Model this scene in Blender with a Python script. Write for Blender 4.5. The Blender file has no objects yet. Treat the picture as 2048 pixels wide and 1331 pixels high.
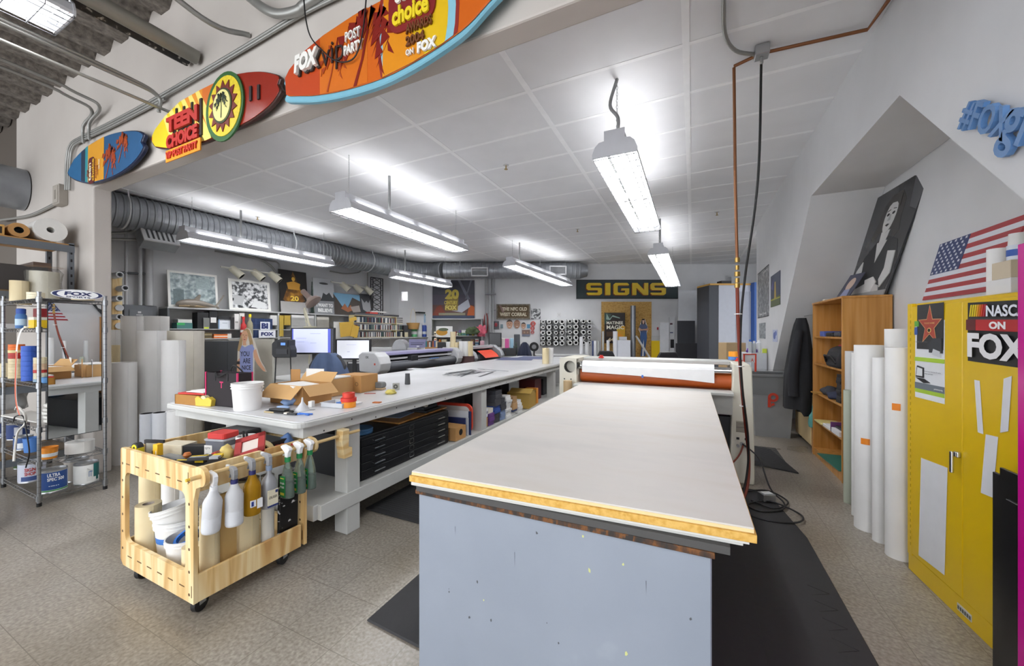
import bpy, bmesh, math, random
from math import pi, sin, cos, radians, sqrt, atan2
from mathutils import Vector as V, Matrix as MX
S = bpy.context.scene; C = S.collection; R = random.Random(7)
# ---------------- camera ----------------
H = 1.47; F = 757.0; YAW = radians(25.5)
cd = bpy.data.cameras.new('camera'); cam = bpy.data.objects.new('camera', cd); C.objects.link(cam)
cam.location = (0, 0, H); cam.rotation_euler = (pi/2, 0, YAW); cd.sensor_width = 36; cd.sensor_fit = 'HORIZONTAL'
cd.lens = F/2048*36; cd.clip_start = .02; cd.clip_end = 60; S.camera = cam
# ---------------- world, exposure ----------------
w = bpy.data.worlds.new('world'); S.world = w; w.use_nodes = True
w.node_tree.nodes['Background'].inputs[0].default_value = (.92, .95, 1, 1)
w.node_tree.nodes['Background'].inputs[1].default_value = 1.7
vs = S.view_settings; vs.view_transform = 'Standard'; vs.look = 'None'; vs.gamma = 1; vs.exposure = 1.02
S.cycles.max_bounces = 7; S.cycles.diffuse_bounces = 5; S.cycles.glossy_bounces = 3
S.cycles.transmission_bounces = 4; S.cycles.transparent_max_bounces = 8
S.cycles.sample_clamp_indirect = 6; S.cycles.caustics_reflective = False; S.cycles.caustics_refractive = False
TUBE_E = 4.5; AREA_W = 43.0; UP_W = 2.6
def area(name, loc, rot, sx, sy, watts, parent=None, col=(1, 1, 1)):
    l = bpy.data.lights.new(name, 'AREA'); l.shape = 'RECTANGLE'; l.size = sx; l.size_y = sy; l.energy = watts; l.color = col
    o = bpy.data.objects.new(name, l); C.objects.link(o); o.location = loc; o.rotation_euler = rot
    if parent: o.parent = parent
    return o
# ---------------- where a picture point lies on a plane of the room ----------------
def ray(u, v): 
    a = (u-1024)/F
    return V((a*cos(YAW)-sin(YAW), a*sin(YAW)+cos(YAW), (665.5-v)/F))
def at(u, v, X=None, Y=None, Z=None, d=None):
    r = ray(u, v)
    t = d if d is not None else (X/r.x if X is not None else Y/r.y if Y is not None else (Z-H)/r.z)
    return V((r.x*t, r.y*t, H+r.z*t))
# ---------------- materials ----------------
def lin(c):
    c = c/255; return c/12.92 if c <= .04045 else ((c+.055)/1.055)**2.4
def rgb(h):
    if isinstance(h, str): h = (int(h[0:2], 16), int(h[2:4], 16), int(h[4:6], 16))
    return (lin(h[0]), lin(h[1]), lin(h[2]), 1)
MT = {}
def mat(key, rough=.55, metal=0, var=.06, scale=12, trans=0, emit=0, alpha=1, sss=0, bump=0, coat=0):
    """plain procedural material for a hex colour; fine noise varies it"""
    k = (key, rough, metal, var, scale, trans, emit, alpha, bump, coat)
    if k in MT: return MT[k]
    m = bpy.data.materials.new('m_'+str(key)); m.use_nodes = True; n = m.node_tree.nodes; L = m.node_tree.links
    b = n['Principled BSDF']; c = rgb(key)
    b.inputs['Roughness'].default_value = rough; b.inputs['Metallic'].default_value = metal
    b.inputs['Transmission Weight'].default_value = trans; b.inputs['Alpha'].default_value = alpha
    b.inputs['Coat Weight'].default_value = coat
    if trans: b.inputs['IOR'].default_value = 1.2
    t = n.new('ShaderNodeTexNoise'); t.inputs['Scale'].default_value = scale; t.inputs['Detail'].default_value = 3
    tc = n.new('ShaderNodeTexCoord'); L.new(tc.outputs['Object'], t.inputs['Vector'])
    mx = n.new('ShaderNodeMix'); mx.data_type = 'RGBA'
    mx.inputs[6].default_value = [x*(1-var) for x in c[:3]]+[1]; mx.inputs[7].default_value = [min(1, x*(1+var)) for x in c[:3]]+[1]
    L.new(t.outputs['Fac'], mx.inputs[0]); L.new(mx.outputs[2], b.inputs['Base Color'])
    if emit:
        b.inputs['Emission Color'].default_value = c; b.inputs['Emission Strength'].default_value = emit
    if bump:
        bp = n.new('ShaderNodeBump'); bp.inputs['Strength'].default_value = bump; bp.inputs['Distance'].default_value = .01
        L.new(t.outputs['Fac'], bp.inputs['Height']); L.new(bp.outputs[0], b.inputs['Normal'])
    MT[k] = m; return m
def nmat(name, rough=.5, metal=0):
    m = bpy.data.materials.new(name); m.use_nodes = True; n = m.node_tree.nodes; L = m.node_tree.links
    b = n['Principled BSDF']; b.inputs['Roughness'].default_value = rough; b.inputs['Metallic'].default_value = metal
    tc = n.new('ShaderNodeTexCoord'); return m, n, L, b, tc
def ramp(n, stops, interp='LINEAR'):
    r = n.new('ShaderNodeValToRGB'); r.color_ramp.interpolation = interp; e = r.color_ramp.elements
    while len(e) < len(stops): e.new(.5)
    for i, (p, c) in enumerate(stops): e[i].position = p; e[i].color = rgb(c)
    return r
def tex(n, L, tc, kind, scale, vec=None, detail=4, mp=None, out='Object'):
    t = n.new('ShaderNodeTex'+kind); t.inputs['Scale'].default_value = scale
    if 'Detail' in t.inputs: t.inputs['Detail'].default_value = detail
    if mp:
        q = n.new('ShaderNodeMapping'); q.inputs['Scale'].default_value = mp; L.new(tc.outputs[out], q.inputs[0]); L.new(q.outputs[0], t.inputs['Vector'])
    else: L.new(tc.outputs[out], t.inputs['Vector'])
    return t
def wood(name, stops, mp=(1, 1, 1), scale=3, dist=6, rough=.5, detail=2):
    m, n, L, b, tc = nmat(name, rough)
    t = tex(n, L, tc, 'Noise', scale, detail=detail, mp=mp); t.inputs['Distortion'].default_value = dist*.1
    r = ramp(n, stops); L.new(t.outputs['Fac'], r.inputs[0]); L.new(r.outputs[0], b.inputs['Base Color']); return m
def speck(name, stops, scale=30, rough=.5, kind='Noise', mp=None, detail=5, metal=0, bump=0, coord='Object'):
    m, n, L, b, tc = nmat(name, rough, metal)
    t = tex(n, L, tc, kind, scale, detail=detail, mp=mp, out=coord); r = ramp(n, stops)
    L.new(t.outputs['Fac' if kind == 'Noise' else 'Distance' if kind == 'Voronoi' else 'Color'], r.inputs[0]); L.new(r.outputs[0], b.inputs['Base Color'])
    if bump:
        bp = n.new('ShaderNodeBump'); bp.inputs['Strength'].default_value = bump; bp.inputs['Distance'].default_value = .02
        L.new(t.outputs[0], bp.inputs['Height']); L.new(bp.outputs[0], b.inputs['Normal'])
    return m
# ---------------- mesh building ----------------
def frame(o, x, up=(0, 0, 1)):
    """axes: x along the given direction, y up, z out towards the viewer of a left-to-right x"""
    x = V(x).normalized(); up = V(up); z = x.cross(up).normalized(); y = z.cross(x).normalized()
    m = MX.Identity(4)
    for i in range(3): m[i][0] = x[i]; m[i][1] = y[i]; m[i][2] = z[i]; m[i][3] = o[i]
    return m
def TR(x=0, y=0, z=0, rz=0, rx=0, ry=0):
    return MX.Translation((x, y, z)) @ MX.Rotation(rz, 4, 'Z') @ MX.Rotation(ry, 4, 'Y') @ MX.Rotation(rx, 4, 'X')
TXT = {}
def text_geo(s, bold=0):
    if (s, bold) in TXT: return TXT[(s, bold)]
    c = bpy.data.curves.new('t', 'FONT'); c.body = s; c.size = 1; c.offset = bold; c.resolution_u = 3; c.fill_mode = 'FRONT'
    o = bpy.data.objects.new('t', c); me = bpy.data.meshes.new_from_object(o)
    vs_ = [tuple(v.co) for v in me.vertices]; fs = [tuple(p.vertices) for p in me.polygons]
    bpy.data.objects.remove(o); bpy.data.meshes.remove(me); bpy.data.curves.remove(c)
    TXT[(s, bold)] = (vs_, fs); return TXT[(s, bold)]
class MB:
    def __init__(s, T=None): s.v = []; s.f = []; s.m = []; s.mats = []; s.T = T or MX.Identity(4)
    def mi(s, m):
        if isinstance(m, str): m = mat(m)
        if m not in s.mats: s.mats.append(m)
        return s.mats.index(m)
    def add(s, vs_, fs, m, T=None):
        T = s.T @ T if T is not None else s.T; o = len(s.v); i = s.mi(m)
        s.v += [tuple(T @ V(p)) for p in vs_]; s.f += [tuple(o+a for a in f) for f in fs]; s.m += [i]*len(fs); return s
    def box(s, x0, x1, y0, y1, z0, z1, m, T=None):
        return s.add([(x, y, z) for z in (z0, z1) for y in (y0, y1) for x in (x0, x1)],
                     [(0, 2, 3, 1), (4, 5, 7, 6), (0, 1, 5, 4), (2, 6, 7, 3), (0, 4, 6, 2), (1, 3, 7, 5)], m, T)
    def cb(s, cx, cy, z0, sx, sy, sz, m, rz=0, T=None):
        q = TR(cx, cy, z0, rz); return s.box(-sx/2, sx/2, -sy/2, sy/2, 0, sz, m, T @ q if T is not None else q)
    def prism(s, poly, z0, z1, m, T=None):
        n = len(poly); a = sum(poly[i][0]*poly[(i+1) % n][1]-poly[(i+1) % n][0]*poly[i][1] for i in range(n))
        if a < 0: poly = poly[::-1]
        return s.add([(x, y, z0) for x, y in poly]+[(x, y, z1) for x, y in poly],
                     [tuple(range(n-1, -1, -1)), tuple(range(n, 2*n))]+[(i, (i+1) % n, n+(i+1) % n, n+i) for i in range(n)], m, T)
    def poly(s, poly, z, m, T=None): return s.add([(x, y, z) for x, y in poly], [tuple(range(len(poly)))], m, T)
    def quad(s, a, b, c, d, m, T=None): return s.add([a, b, c, d], [(0, 1, 2, 3)], m, T)
    def lathe(s, prof, m, n=20, T=None, ax='Z', sq=1):
        vs_ = []; fs = []; k = len(prof)
        for i in range(n):
            a = 2*pi*i/n
            for r, z in prof: vs_.append((r*cos(a), r*sin(a)*sq, z) if ax == 'Z' else (z, r*cos(a), r*sin(a)) if ax == 'X' else (r*sin(a), z, r*cos(a)))
        for i in range(n):
            for j in range(k-1):
                a, b = i*k+j, ((i+1) % n)*k+j; fs.append((a, b, b+1, a+1))
        if prof[0][0] > 1e-5: fs.append(tuple(i*k for i in range(n-1, -1, -1)))
        if prof[-1][0] > 1e-5: fs.append(tuple(i*k+k-1 for i in range(n)))
        return s.add(vs_, fs, m, T)
    def cyl(s, r, z0, z1, m, n=20, T=None, ax='Z'): return s.lathe([(r, z0), (r, z1)], m, n, T, ax)
    def ring(s, ro, ri, z0, z1, m, n=24, T=None, ax='Z'):
        vs_ = []; fs = []
        for i in range(n):
            a = 2*pi*i/n
            for r, z in ((ri, z0), (ro, z0), (ro, z1), (ri, z1)): vs_.append((r*cos(a), r*sin(a), z) if ax == 'Z' else (z, r*cos(a), r*sin(a)) if ax == 'X' else (r*sin(a), z, r*cos(a)))
        for i in range(n):
            for j in range(4):
                a, b = i*4+j, ((i+1) % n)*4+j; a2, b2 = i*4+(j+1) % 4, ((i+1) % n)*4+(j+1) % 4; fs.append((a, b, b2, a2))
        return s.add(vs_, fs, m, T)
    def tube(s, pts, r, m, n=8, T=None, rr=None, closed=False):
        pts = [V(p) for p in pts]; k = len(pts); vs_ = []; fs = []; up = None
        for i, p in enumerate(pts):
            a = pts[i-1] if i else (pts[-1] if closed else p); b = pts[i+1] if i < k-1 else (pts[0] if closed else p); t = (b-a).normalized()
            if up is None: up = t.orthogonal().normalized()
            up = (up-t*up.dot(t)).normalized(); w_ = t.cross(up); q = rr[i] if rr else r
            for j in range(n): an = 2*pi*j/n; vs_.append(tuple(p+(up*cos(an)+w_*sin(an))*q))
        for i in range(k if closed else k-1):
            for j in range(n): i2 = (i+1) % k; fs.append((i*n+j, i*n+(j+1) % n, i2*n+(j+1) % n, i2*n+j))
        if not closed: fs += [tuple(range(n-1, -1, -1)), tuple((k-1)*n+j for j in range(n))]
        return s.add(vs_, fs, m, T)
    def text(s, st, x, y, w_, h, m, z=0, bold=.02, depth=0, shear=0, rot=0, T=None):
        """lettering fitted into w_ x h with its lower left corner at x, y"""
        vs_, fs = text_geo(st, bold)
        if not vs_: return s
        x0 = min(p[0] for p in vs_); x1 = max(p[0] for p in vs_); y0 = min(p[1] for p in vs_); y1 = max(p[1] for p in vs_)
        q = []
        for p in vs_:
            a = (p[0]-x0)/(x1-x0)*w_; b = (p[1]-y0)/(y1-y0)*h; a += b*shear
            q.append((x+a*cos(rot)-b*sin(rot), y+a*sin(rot)+b*cos(rot), z+depth))
        s.add(q, fs, m, T)
        if depth:
            e = {}
            for f in fs:
                for i in range(len(f)):
                    a, b = f[i], f[(i+1) % len(f)]
                    if (b, a) in e: del e[(b, a)]
                    else: e[(a, b)] = 1
            n0 = len(q)
            s.add(q+[(p[0], p[1], z) for p in q], [(a, n0+a, n0+b, b) for a, b in e], m, T)
        return s
    def obj(s, name, parent=None, bevel=0, smooth=None, seg=1):
        me = bpy.data.meshes.new(name); me.from_pydata(s.v, [], s.f)
        for m in s.mats: me.materials.append(m)
        me.polygons.foreach_set('material_index', s.m)
        if smooth:
            bm = bmesh.new(); bm.from_mesh(me); bmesh.ops.remove_doubles(bm, verts=bm.verts, dist=2e-5); bm.to_mesh(me); bm.free()
            me.polygons.foreach_set('use_smooth', [True]*len(me.polygons)); me.set_sharp_from_angle(angle=radians(smooth))
        me.update(); o = bpy.data.objects.new(name, me); C.objects.link(o)
        if parent: o.parent = parent
        if bevel:
            b = o.modifiers.new('b', 'BEVEL'); b.width = bevel; b.segments = seg; b.limit_method = 'ANGLE'; b.angle_limit = radians(40)
        return o
def tag(o, label, cat, group=None, kind=None):
    o['label'] = label; o['category'] = cat
    if group: o['group'] = group
    if kind: o['kind'] = kind
    return o
def thing(name, label, cat, loc=(0, 0, 0), rz=0, group=None, rx=0, ry=0):
    o = bpy.data.objects.new(name, None); C.objects.link(o); o.location = loc; o.rotation_euler = (rx, ry, rz); o.empty_display_size = .1
    return tag(o, label, cat, group)
def struct(o): o['kind'] = 'structure'; return o
def dup(o, loc=None, rz=None, label=None, parent=None, rot=None):
    c = o.copy(); C.objects.link(c)
    if parent: c.parent = parent
    if loc is not None: c.location = loc
    if rz is not None: c.rotation_euler = (o.rotation_euler[0], o.rotation_euler[1], rz)
    if rot is not None: c.rotation_euler = rot
    if label: c['label'] = label
    for ch in list(o.children): dup(ch, parent=c)
    return c
def arc(c, r, a0, a1, n, pl='xy'):
    q = []
    for i in range(n+1):
        a = a0+(a1-a0)*i/n; p = (r*cos(a), r*sin(a))
        q.append(V(c)+V((p[0], p[1], 0) if pl == 'xy' else (p[0], 0, p[1]) if pl == 'xz' else (0, p[0], p[1])))
    return q
def smoothp(pts, n=6):
    """Catmull-Rom through the points"""
    P = [V(p) for p in pts]; P = [P[0]*2-P[1]]+P+[P[-1]*2-P[-2]]; q = []
    for i in range(1, len(P)-2):
        for k in range(n):
            t = k/n; a, b, c, d = P[i-1:i+3]
            q.append(.5*((2*b)+(c-a)*t+(2*a-5*b+4*c-d)*t*t+(3*b-a-3*c+d)*t**3))
    return q+[P[-2]]
def rrect(w_, h, r, n=4, x=0, y=0):
    q = []
    for cx, cy, a in ((w_-r, h-r, 0), (r, h-r, pi/2), (r, r, pi), (w_-r, r, 3*pi/2)):
        for i in range(n+1): b = a+pi/2*i/n; q.append((x+cx+r*cos(b), y+cy+r*sin(b)))
    return q
def ell(cx, cy, rx, ry, n=24, a0=0, a1=2*pi, rot=0):
    q = []
    for i in range(n):
        a = a0+(a1-a0)*i/(n if abs(a1-a0-2*pi) < .01 else n-1); x, y = rx*cos(a), ry*sin(a); q.append((cx+x*cos(rot)-y*sin(rot), cy+x*sin(rot)+y*cos(rot)))
    return q
WHITE = mat('e8e8e6'); STEEL = mat('b4b6b8', .3, .9); CHROME = mat('d0d2d4', .15, 1); BLACK = mat('141416', .5); DARK = mat('26272b', .5)
GALV = speck('galvanised', [(.3, '8d9196'), (.7, 'a0a4a9')], 5, .36, 'Noise', metal=.5)
# ================= THE SETTING =================
def m_floor():
    m, n, L, b, tc = nmat('vinyl_tile', .3); b.inputs['Roughness'].default_value = .27
    g = n.new('ShaderNodeNewGeometry'); sp = n.new('ShaderNodeSeparateXYZ'); L.new(g.outputs['Position'], sp.inputs[0])
    ln = None; cells = []
    for ax in (0, 1):
        d = n.new('ShaderNodeMath'); d.operation = 'DIVIDE'; L.new(sp.outputs[ax], d.inputs[0]); d.inputs[1].default_value = .305
        f = n.new('ShaderNodeMath'); f.operation = 'FRACT'; L.new(d.outputs[0], f.inputs[0])
        fl = n.new('ShaderNodeMath'); fl.operation = 'FLOOR'; L.new(d.outputs[0], fl.inputs[0]); cells.append(fl)
        l = n.new('ShaderNodeMath'); l.operation = 'LESS_THAN'; L.new(f.outputs[0], l.inputs[0]); l.inputs[1].default_value = .011
        if ln:
            q = n.new('ShaderNodeMath'); q.operation = 'MAXIMUM'; L.new(ln.outputs[0], q.inputs[0]); L.new(l.outputs[0], q.inputs[1]); ln = q
        else: ln = l
    cv = n.new('ShaderNodeCombineXYZ'); L.new(cells[0].outputs[0], cv.inputs[0]); L.new(cells[1].outputs[0], cv.inputs[1])
    wn = n.new('ShaderNodeTexWhiteNoise'); L.new(cv.outputs[0], wn.inputs[0])
    t = n.new('ShaderNodeTexNoise'); t.inputs['Scale'].default_value = 60; t.inputs['Detail'].default_value = 5; L.new(g.outputs['Position'], t.inputs['Vector'])
    r = ramp(n, [(.36, '8d877e'), (.47, '9d978e'), (.56, 'a6a097'), (.66, 'b3ada4')]); L.new(t.outputs['Fac'], r.inputs[0])
    t2 = n.new('ShaderNodeTexNoise'); t2.inputs['Scale'].default_value = 1.1; t2.inputs['Detail'].default_value = 4; L.new(g.outputs['Position'], t2.inputs['Vector'])
    mx = n.new('ShaderNodeMix'); mx.data_type = 'RGBA'; mx.blend_type = 'MULTIPLY'; mx.inputs[0].default_value = 1
    r2 = ramp(n, [(.3, 'd6d0c6'), (.7, 'ffffff')]); L.new(t2.outputs['Fac'], r2.inputs[0]); L.new(r.outputs[0], mx.inputs[6]); L.new(r2.outputs[0], mx.inputs[7])
    m3 = n.new('ShaderNodeMix'); m3.data_type = 'RGBA'; m3.blend_type = 'MULTIPLY'; m3.inputs[0].default_value = 1
    r3 = ramp(n, [(0, 'f0f0f0'), (1, 'ffffff')]); L.new(wn.outputs[0], r3.inputs[0]); L.new(mx.outputs[2], m3.inputs[6]); L.new(r3.outputs[0], m3.inputs[7])
    m4 = n.new('ShaderNodeMix'); m4.data_type = 'RGBA'; L.new(ln.outputs[0], m4.inputs[0]); L.new(m3.outputs[2], m4.inputs[6]); m4.inputs[7].default_value = rgb('706a60')
    L.new(m4.outputs[2], b.inputs['Base Color'])
    rr = n.new('ShaderNodeMapRange'); rr.inputs[3].default_value = .2; rr.inputs[4].default_value = .42; L.new(t2.outputs['Fac'], rr.inputs[0]); L.new(rr.outputs[0], b.inputs['Roughness'])
    return m
WALL = speck('wall_paint', [(.3, 'd2d3d5'), (.7, 'dadbdd')], 2.2, .6)
WALLW = speck('front_wall_paint', [(.3, 'bcb5ae'), (.7, 'c5bfb8')], 1.5, .65)
CEIL = speck('ceiling_board', [(.3, 'e2e3e6'), (.7, 'e8e9ec')], 3, .7)
CBAR = mat('f4f5f7', .6)
CH = 3.535; DK = 4.31
struct(MB().box(-13, 5, -3.5, 15.5, -.1, 0, m_floor()).obj('floor'))
# back wall: frontal to the camera line, about 11.35 m away
BD = 11.35
def bw(u, v=665.5, d=BD): return at(u, v, d=d)
PL = [(-8.25, 1.81), (-7.85, 8.3)]; P2 = bw(848); P3 = bw(1640)
def wall(name, a, b, z0, z1, th=.12, m=WALL):
    a = V((a[0], a[1], 0)); b = V((b[0], b[1], 0)); L_ = (b-a).length
    mb = MB(frame(a, b-a)); mb.box(0, L_, z0, z1, -th, 0, m)
    return struct(mb.obj(name))
wall('wall_left', PL[0], PL[1], 0, CH)
q1 = V((-7.85, 8.3, 0)); q2 = V((-7.62, 8.42, 0)); q3 = V((-7.5, 8.75, 0))
wall('wall_left_pier', q1, q2, 0, CH, .2); wall('wall_left_niche', q2, (P2.x, P2.y), 0, CH, .2)
wall('wall_back', (P2.x, P2.y), (P3.x, P3.y), 0, CH)
wall('wall_back_right', (P3.x, P3.y), (3.4, 8.64), 0, CH)
# room ceiling with its board joints
mb = MB().prism([(-8.6, 1.74), (1.2, 1.74), (1.2, 8.6), (4.2, 8.6), (4.2, 15.3), (-9, 15.3)], CH, CH+.08, CEIL)
for k in range(-6, 4):
    x = -1.262+k*1.22; mb.box(x-.024, x+.024, 1.8, 13.5, CH-.004, CH, CBAR)
for k in range(-1, 20):
    y = 2.983+k*.61; mb.box(-8.3, 1.118 if y < 8.6 else 3, y-.017, y+.017, CH-.003, CH, CBAR)
struct(mb.obj('ceiling'))
# header wall over the opening
mb = MB(); mb.prism([(-7.95, 0), (-5.6, 0), (-5.6, 2.975), (1.118, 2.975), (1.118, DK+.05), (-7.95, DK+.05)], 0, .14, WALLW, frame((0, 1.81, 0), (1, 0, 0)))
hw = struct(mb.obj('wall_front', bevel=.012, seg=2))
struct(MB().prism([(-3.4, 0), (.1, 0), (3.04, 2.89), (4.91, 2.9), (7.93, 0), (8.64, 0), (8.64, DK), (-3.4, DK)], 1.118, 1.70, WALL,
    MX(((0, 0, 1, 0), (1, 0, 0, 0), (0, 1, 0, 0), (0, 0, 0, 1)))).obj('wall_right'))
struct(MB().box(1.705, 1.8, -3.4, 8.6, 0, DK, WALL).obj('wall_recess'))
struct(MB().box(-9.6, -7.951, 1.69, 1.78, 0, DK+.05, mat('5c544c')).obj('dark_filler_left'))  # dark filler sheet added to stand for the darkness past the wall corner
struct(MB().box(-13, -8.6, 3.4, 3.5, 0, DK, mat('b8b2aa')).obj('wall_far_left'))
struct(MB().box(-13, -12.9, -3.4, 3.4, 0, DK, mat('b8b2aa')).obj('wall_side_left'))
# corrugated deck with fireproofing
DECK = speck('fireproofed_deck', [(.3, '4e4944'), (.7, '827b73')], 22, .9, bump=.6)
mb = MB(); x = -13.0; vs_ = []; fs = []
while x < 1.2:
    for dx, dz in ((0, 0), (.06, -.09), (.2, -.09), (.27, 0)): vs_ += [(x+dx, -3.5, DK+dz+.03), (x+dx, 1.68, DK+dz+.03)]
    x += .38
k = len(vs_)//2; fs = [(2*i, 2*i+2, 2*i+3, 2*i+1) for i in range(k-1)]
mb.add(vs_, fs, DECK); mb.box(-13, 1.2, -3.5, 1.85, DK+.05, DK+.12, DECK); struct(mb.obj('ceiling_deck'))
# ================= LIGHT FITTINGS =================
LB = mat('c9cbd0', .45); LW = mat('f4f4f4', .4); TUBEM = mat('ffffff', emit=TUBE_E, var=0); GUARD_BACKLIT = mat('4e5054', .35)  # white guard wires coloured dark so they read as backlit lines
def fixture(label, a, b, watts=AREA_W, ztop=CH, cord='conduit', zc=None, slots=True):
    a = V(a); b = V(b); L_ = (b-a).length; c = (a+b)/2; d = (b-a).normalized(); yaw = atan2(-d.x, d.y); tilt = math.asin(d.z)
    t = thing('fluorescent_fixture', label, 'light fixture', c, yaw, 'hanging fluorescent fixtures', rx=tilt); h = L_/2
    mb = MB(); mb.prism([(-.075, .1), (-.075, .185), (-.06, .195), (.06, .195), (.075, .185), (.075, .1)], -h, h, LB, MX(((1, 0, 0, 0), (0, 0, 1, 0), (0, 1, 0, 0), (0, 0, 0, 1))))
    mb.obj('housing', t)
    mb = MB()
    for s in (-1, 1):
        pr = [(.172, 0), (.172, .02), (.15, .075), (.118, .1), (.114, .097), (.145, .07), (.165, .018), (.168, 0)]
        mb.prism([(s*x, z) for x, z in pr], -h, h, LB, MX(((1, 0, 0, 0), (0, 0, 1, 0), (0, 1, 0, 0), (0, 0, 0, 1))))
        for k in range(5): y = -h+.1+(L_-.2)*k/4; mb.box(min(s*.07, s*.12), max(s*.07, s*.12), y-.05, y+.05, .095, .105, LB)
    mb.obj('reflector', t)
    for s in (-1, 1):
        mb = MB(TR(0, s*h, 0)); e = .012*s
        mb.prism([(-.174, -.004), (-.174, .03), (-.152, .085), (-.12, .115), (-.08, .12), (-.08, .198), (.08, .198), (.08, .12), (.12, .115), (.152, .085), (.174, .03), (.174, -.004)], -.006, .006, LB, MX(((1, 0, 0, 0), (0, 0, 1, 0), (0, 1, 0, 0), (0, 0, 0, 1))))
        mb.obj('end_cap', t)
    for x in (-.1, .1):
        for s in (-1, 1):
            MB().cyl(.019, -h/2+.03, h/2-.03, TUBEM, 10, TR(x, s*h/2, .048), 'Y').obj('tube', t, smooth=40)
    mb = MB()
    for x in (-.1, 0, .1):
        for s in (-1, 0, 1): mb.box(x-.02, x+.02, s*(h-.03)-.02, s*(h-.03)+.02, .03, .07, LW)
    mb.prism([(-.05, .1), (0, .04), (.05, .1)], -h+.02, h-.02, LW, MX(((1, 0, 0, 0), (0, 0, 1, 0), (0, 1, 0, 0), (0, 0, 0, 1))))
    mb.obj('ballast_cover', t)
    mb = MB(); n = int(L_/.12)
    for x in (-.165, -.1, -.033, .033, .1, .165): mb.tube([(x, -h, -.02), (x, h, -.02)], .003, GUARD_BACKLIT, 4)
    for k in range(n+1): y = -h+L_*k/n; mb.tube([(-.168, y, .012), (-.165, y, -.02), (.165, y, -.02), (.168, y, .012)], .003, GUARD_BACKLIT, 4)
    mb.obj('wire_guard', t)
    l = area('lamp_light', (0, 0, .088), (0, 0, 0), .22, L_-.1, watts, t)
    area('lamp_uplight', (0, 0, .2), (pi, 0, 0), .12, L_-.1, watts*UP_W/AREA_W, t)
    # hanging chains and the power cord, in the fixture's own frame
    inv = t.matrix_basis.inverted()
    for s in (-1, 1):
        p = t.matrix_basis @ V((0, s*(h-.12), .19)); mb = MB(); z = p.z; k = 0
        while z < ztop:
            q = [(p.x+(.007*cos(a) if k % 2 else 0), p.y+(0 if k % 2 else .007*cos(a)), min(z+.014+.016*sin(a), ztop)) for a in [2*pi*i/6 for i in range(6)]]
            mb.tube(q, .0022, STEEL, 4, closed=True); z += .026; k += 1
        for i in range(len(mb.v)): mb.v[i] = tuple(inv @ V(mb.v[i]))
        mb.obj('chain', t)
    if cord:
        y0 = zc if zc is not None else .3; p = t.matrix_basis @ V((0, y0, .19))
        if cord == 'flex': q = smoothp([(p.x, p.y, p.z), (p.x+.01, p.y-.01, p.z+.15), (p.x-.05, p.y-.03, p.z+(ztop-p.z)*.55), (p.x-.0, p.y, ztop)], 6); r = .014
        else: q = [(p.x, p.y, p.z), (p.x, p.y, ztop)]; r = .017
        mb = MB(); mb.tube(q, r, mat('8d8f90', .45, .3), 8)
        for i in range(len(mb.v)): mb.v[i] = tuple(inv @ V(mb.v[i]))
        mb.obj('power_conduit', t, smooth=50)
    return t
Z1 = H+1.4
fixture('large nearest hanging fluorescent fixture with white wire guard darkened as if backlit, right of ceiling centre', (-.555, 3.03, Z1), (-.555, 5.47, Z1), cord='flex', zc=-1.1)
fixture('hanging fluorescent fixture in the middle over the long white worktable', (-3.6, 3.03, Z1), (-3.6, 5.47, Z1), zc=-.45)
fixture('hanging fluorescent fixture nearest the round duct on the left', (-6.87, 2.98, Z1), (-6.87, 5.5, Z1), zc=-.45)
p = at(1316, 508, d=6.6); q = at(1346, 572, d=9.2); fixture('far hanging fluorescent fixture in front of the yellow lettered sign', p, q, cord='conduit', zc=-1.2)
p = at(1018, 531, d=8.3); q = at(1134, 571, d=10.6); fixture('far hanging fluorescent fixture crossing in front of the duct', p, q, zc=-1.0)
p = at(784, 553, d=9.2); q = at(897, 574, d=10.4); fixture('far left hanging fluorescent fixture under the bend of the duct', p, q, watts=24, zc=-.5)
fixture('caged fluorescent fixture under the corrugated deck, top left corner of the photo', (-3.77, -1.45, H+2.05), (-3.77, .99, H+2.05), watts=52, ztop=DK, cord=None)
fixture('caged fluorescent fixture under the corrugated deck behind the viewer', (.6, -3, H+2.05), (.6, -.56, H+2.05), watts=52, ztop=DK, cord=None)
fixture('added fill fixture under the corrugated deck, unseen behind and left of the viewer', (-2.0, -3.3, H+2.05), (-2.0, -.86, H+2.05), watts=52, ztop=DK, cord=None)  # extra unseen lamp, added to fill the front of the room
# ================= helpers for things on a plane =================
def on(T, u, v):
    """local x, y where the line of sight through a picture point meets the plane of frame T"""
    r = ray(u, v); n = V((T[0][2], T[1][2], T[2][2])); o = V((T[0][3], T[1][3], T[2][3])); c = V((0, 0, H))
    p = c+r*((o-c).dot(n)/r.dot(n)); q = T.inverted() @ p; return (q.x, q.y)
PLY = wood('plywood', [(.25, 'c79a5c'), (.42, 'dcb87c'), (.55, 'ead3a0'), (.75, 'f0dfb6')], (1.2, 1.2, 9), 1.6, 14)
PLYH = wood('plywood_figure', [(.3, 'c2955a'), (.45, 'ddbb80'), (.6, 'ecd6a6'), (.8, 'f0e0b8')], (9, 9, .8), 1.2, 12)
OAK = wood('oak_veneer', [(.25, 'a06c2c'), (.5, 'b98340'), (.75, 'c8965a')], (14, 14, .8), 1.5, 3, .35)
PINE = wood('pine', [(.3, 'd9b070'), (.7, 'ecca92')], (1, 12, 12), 1.5, 4)
PAINTG = speck('painted_grey_wood', [(.3, 'bfc0bd'), (.7, 'cccdca')], 3, .45)
TOPW = speck('white_table_laminate', [(.35, 'cbccce'), (.62, 'd6d7da')], 2.5, .32)
KRAFT = mat('b88a54', .8, var=.08); KRAFTL = mat('c9a06a', .8)
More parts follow.
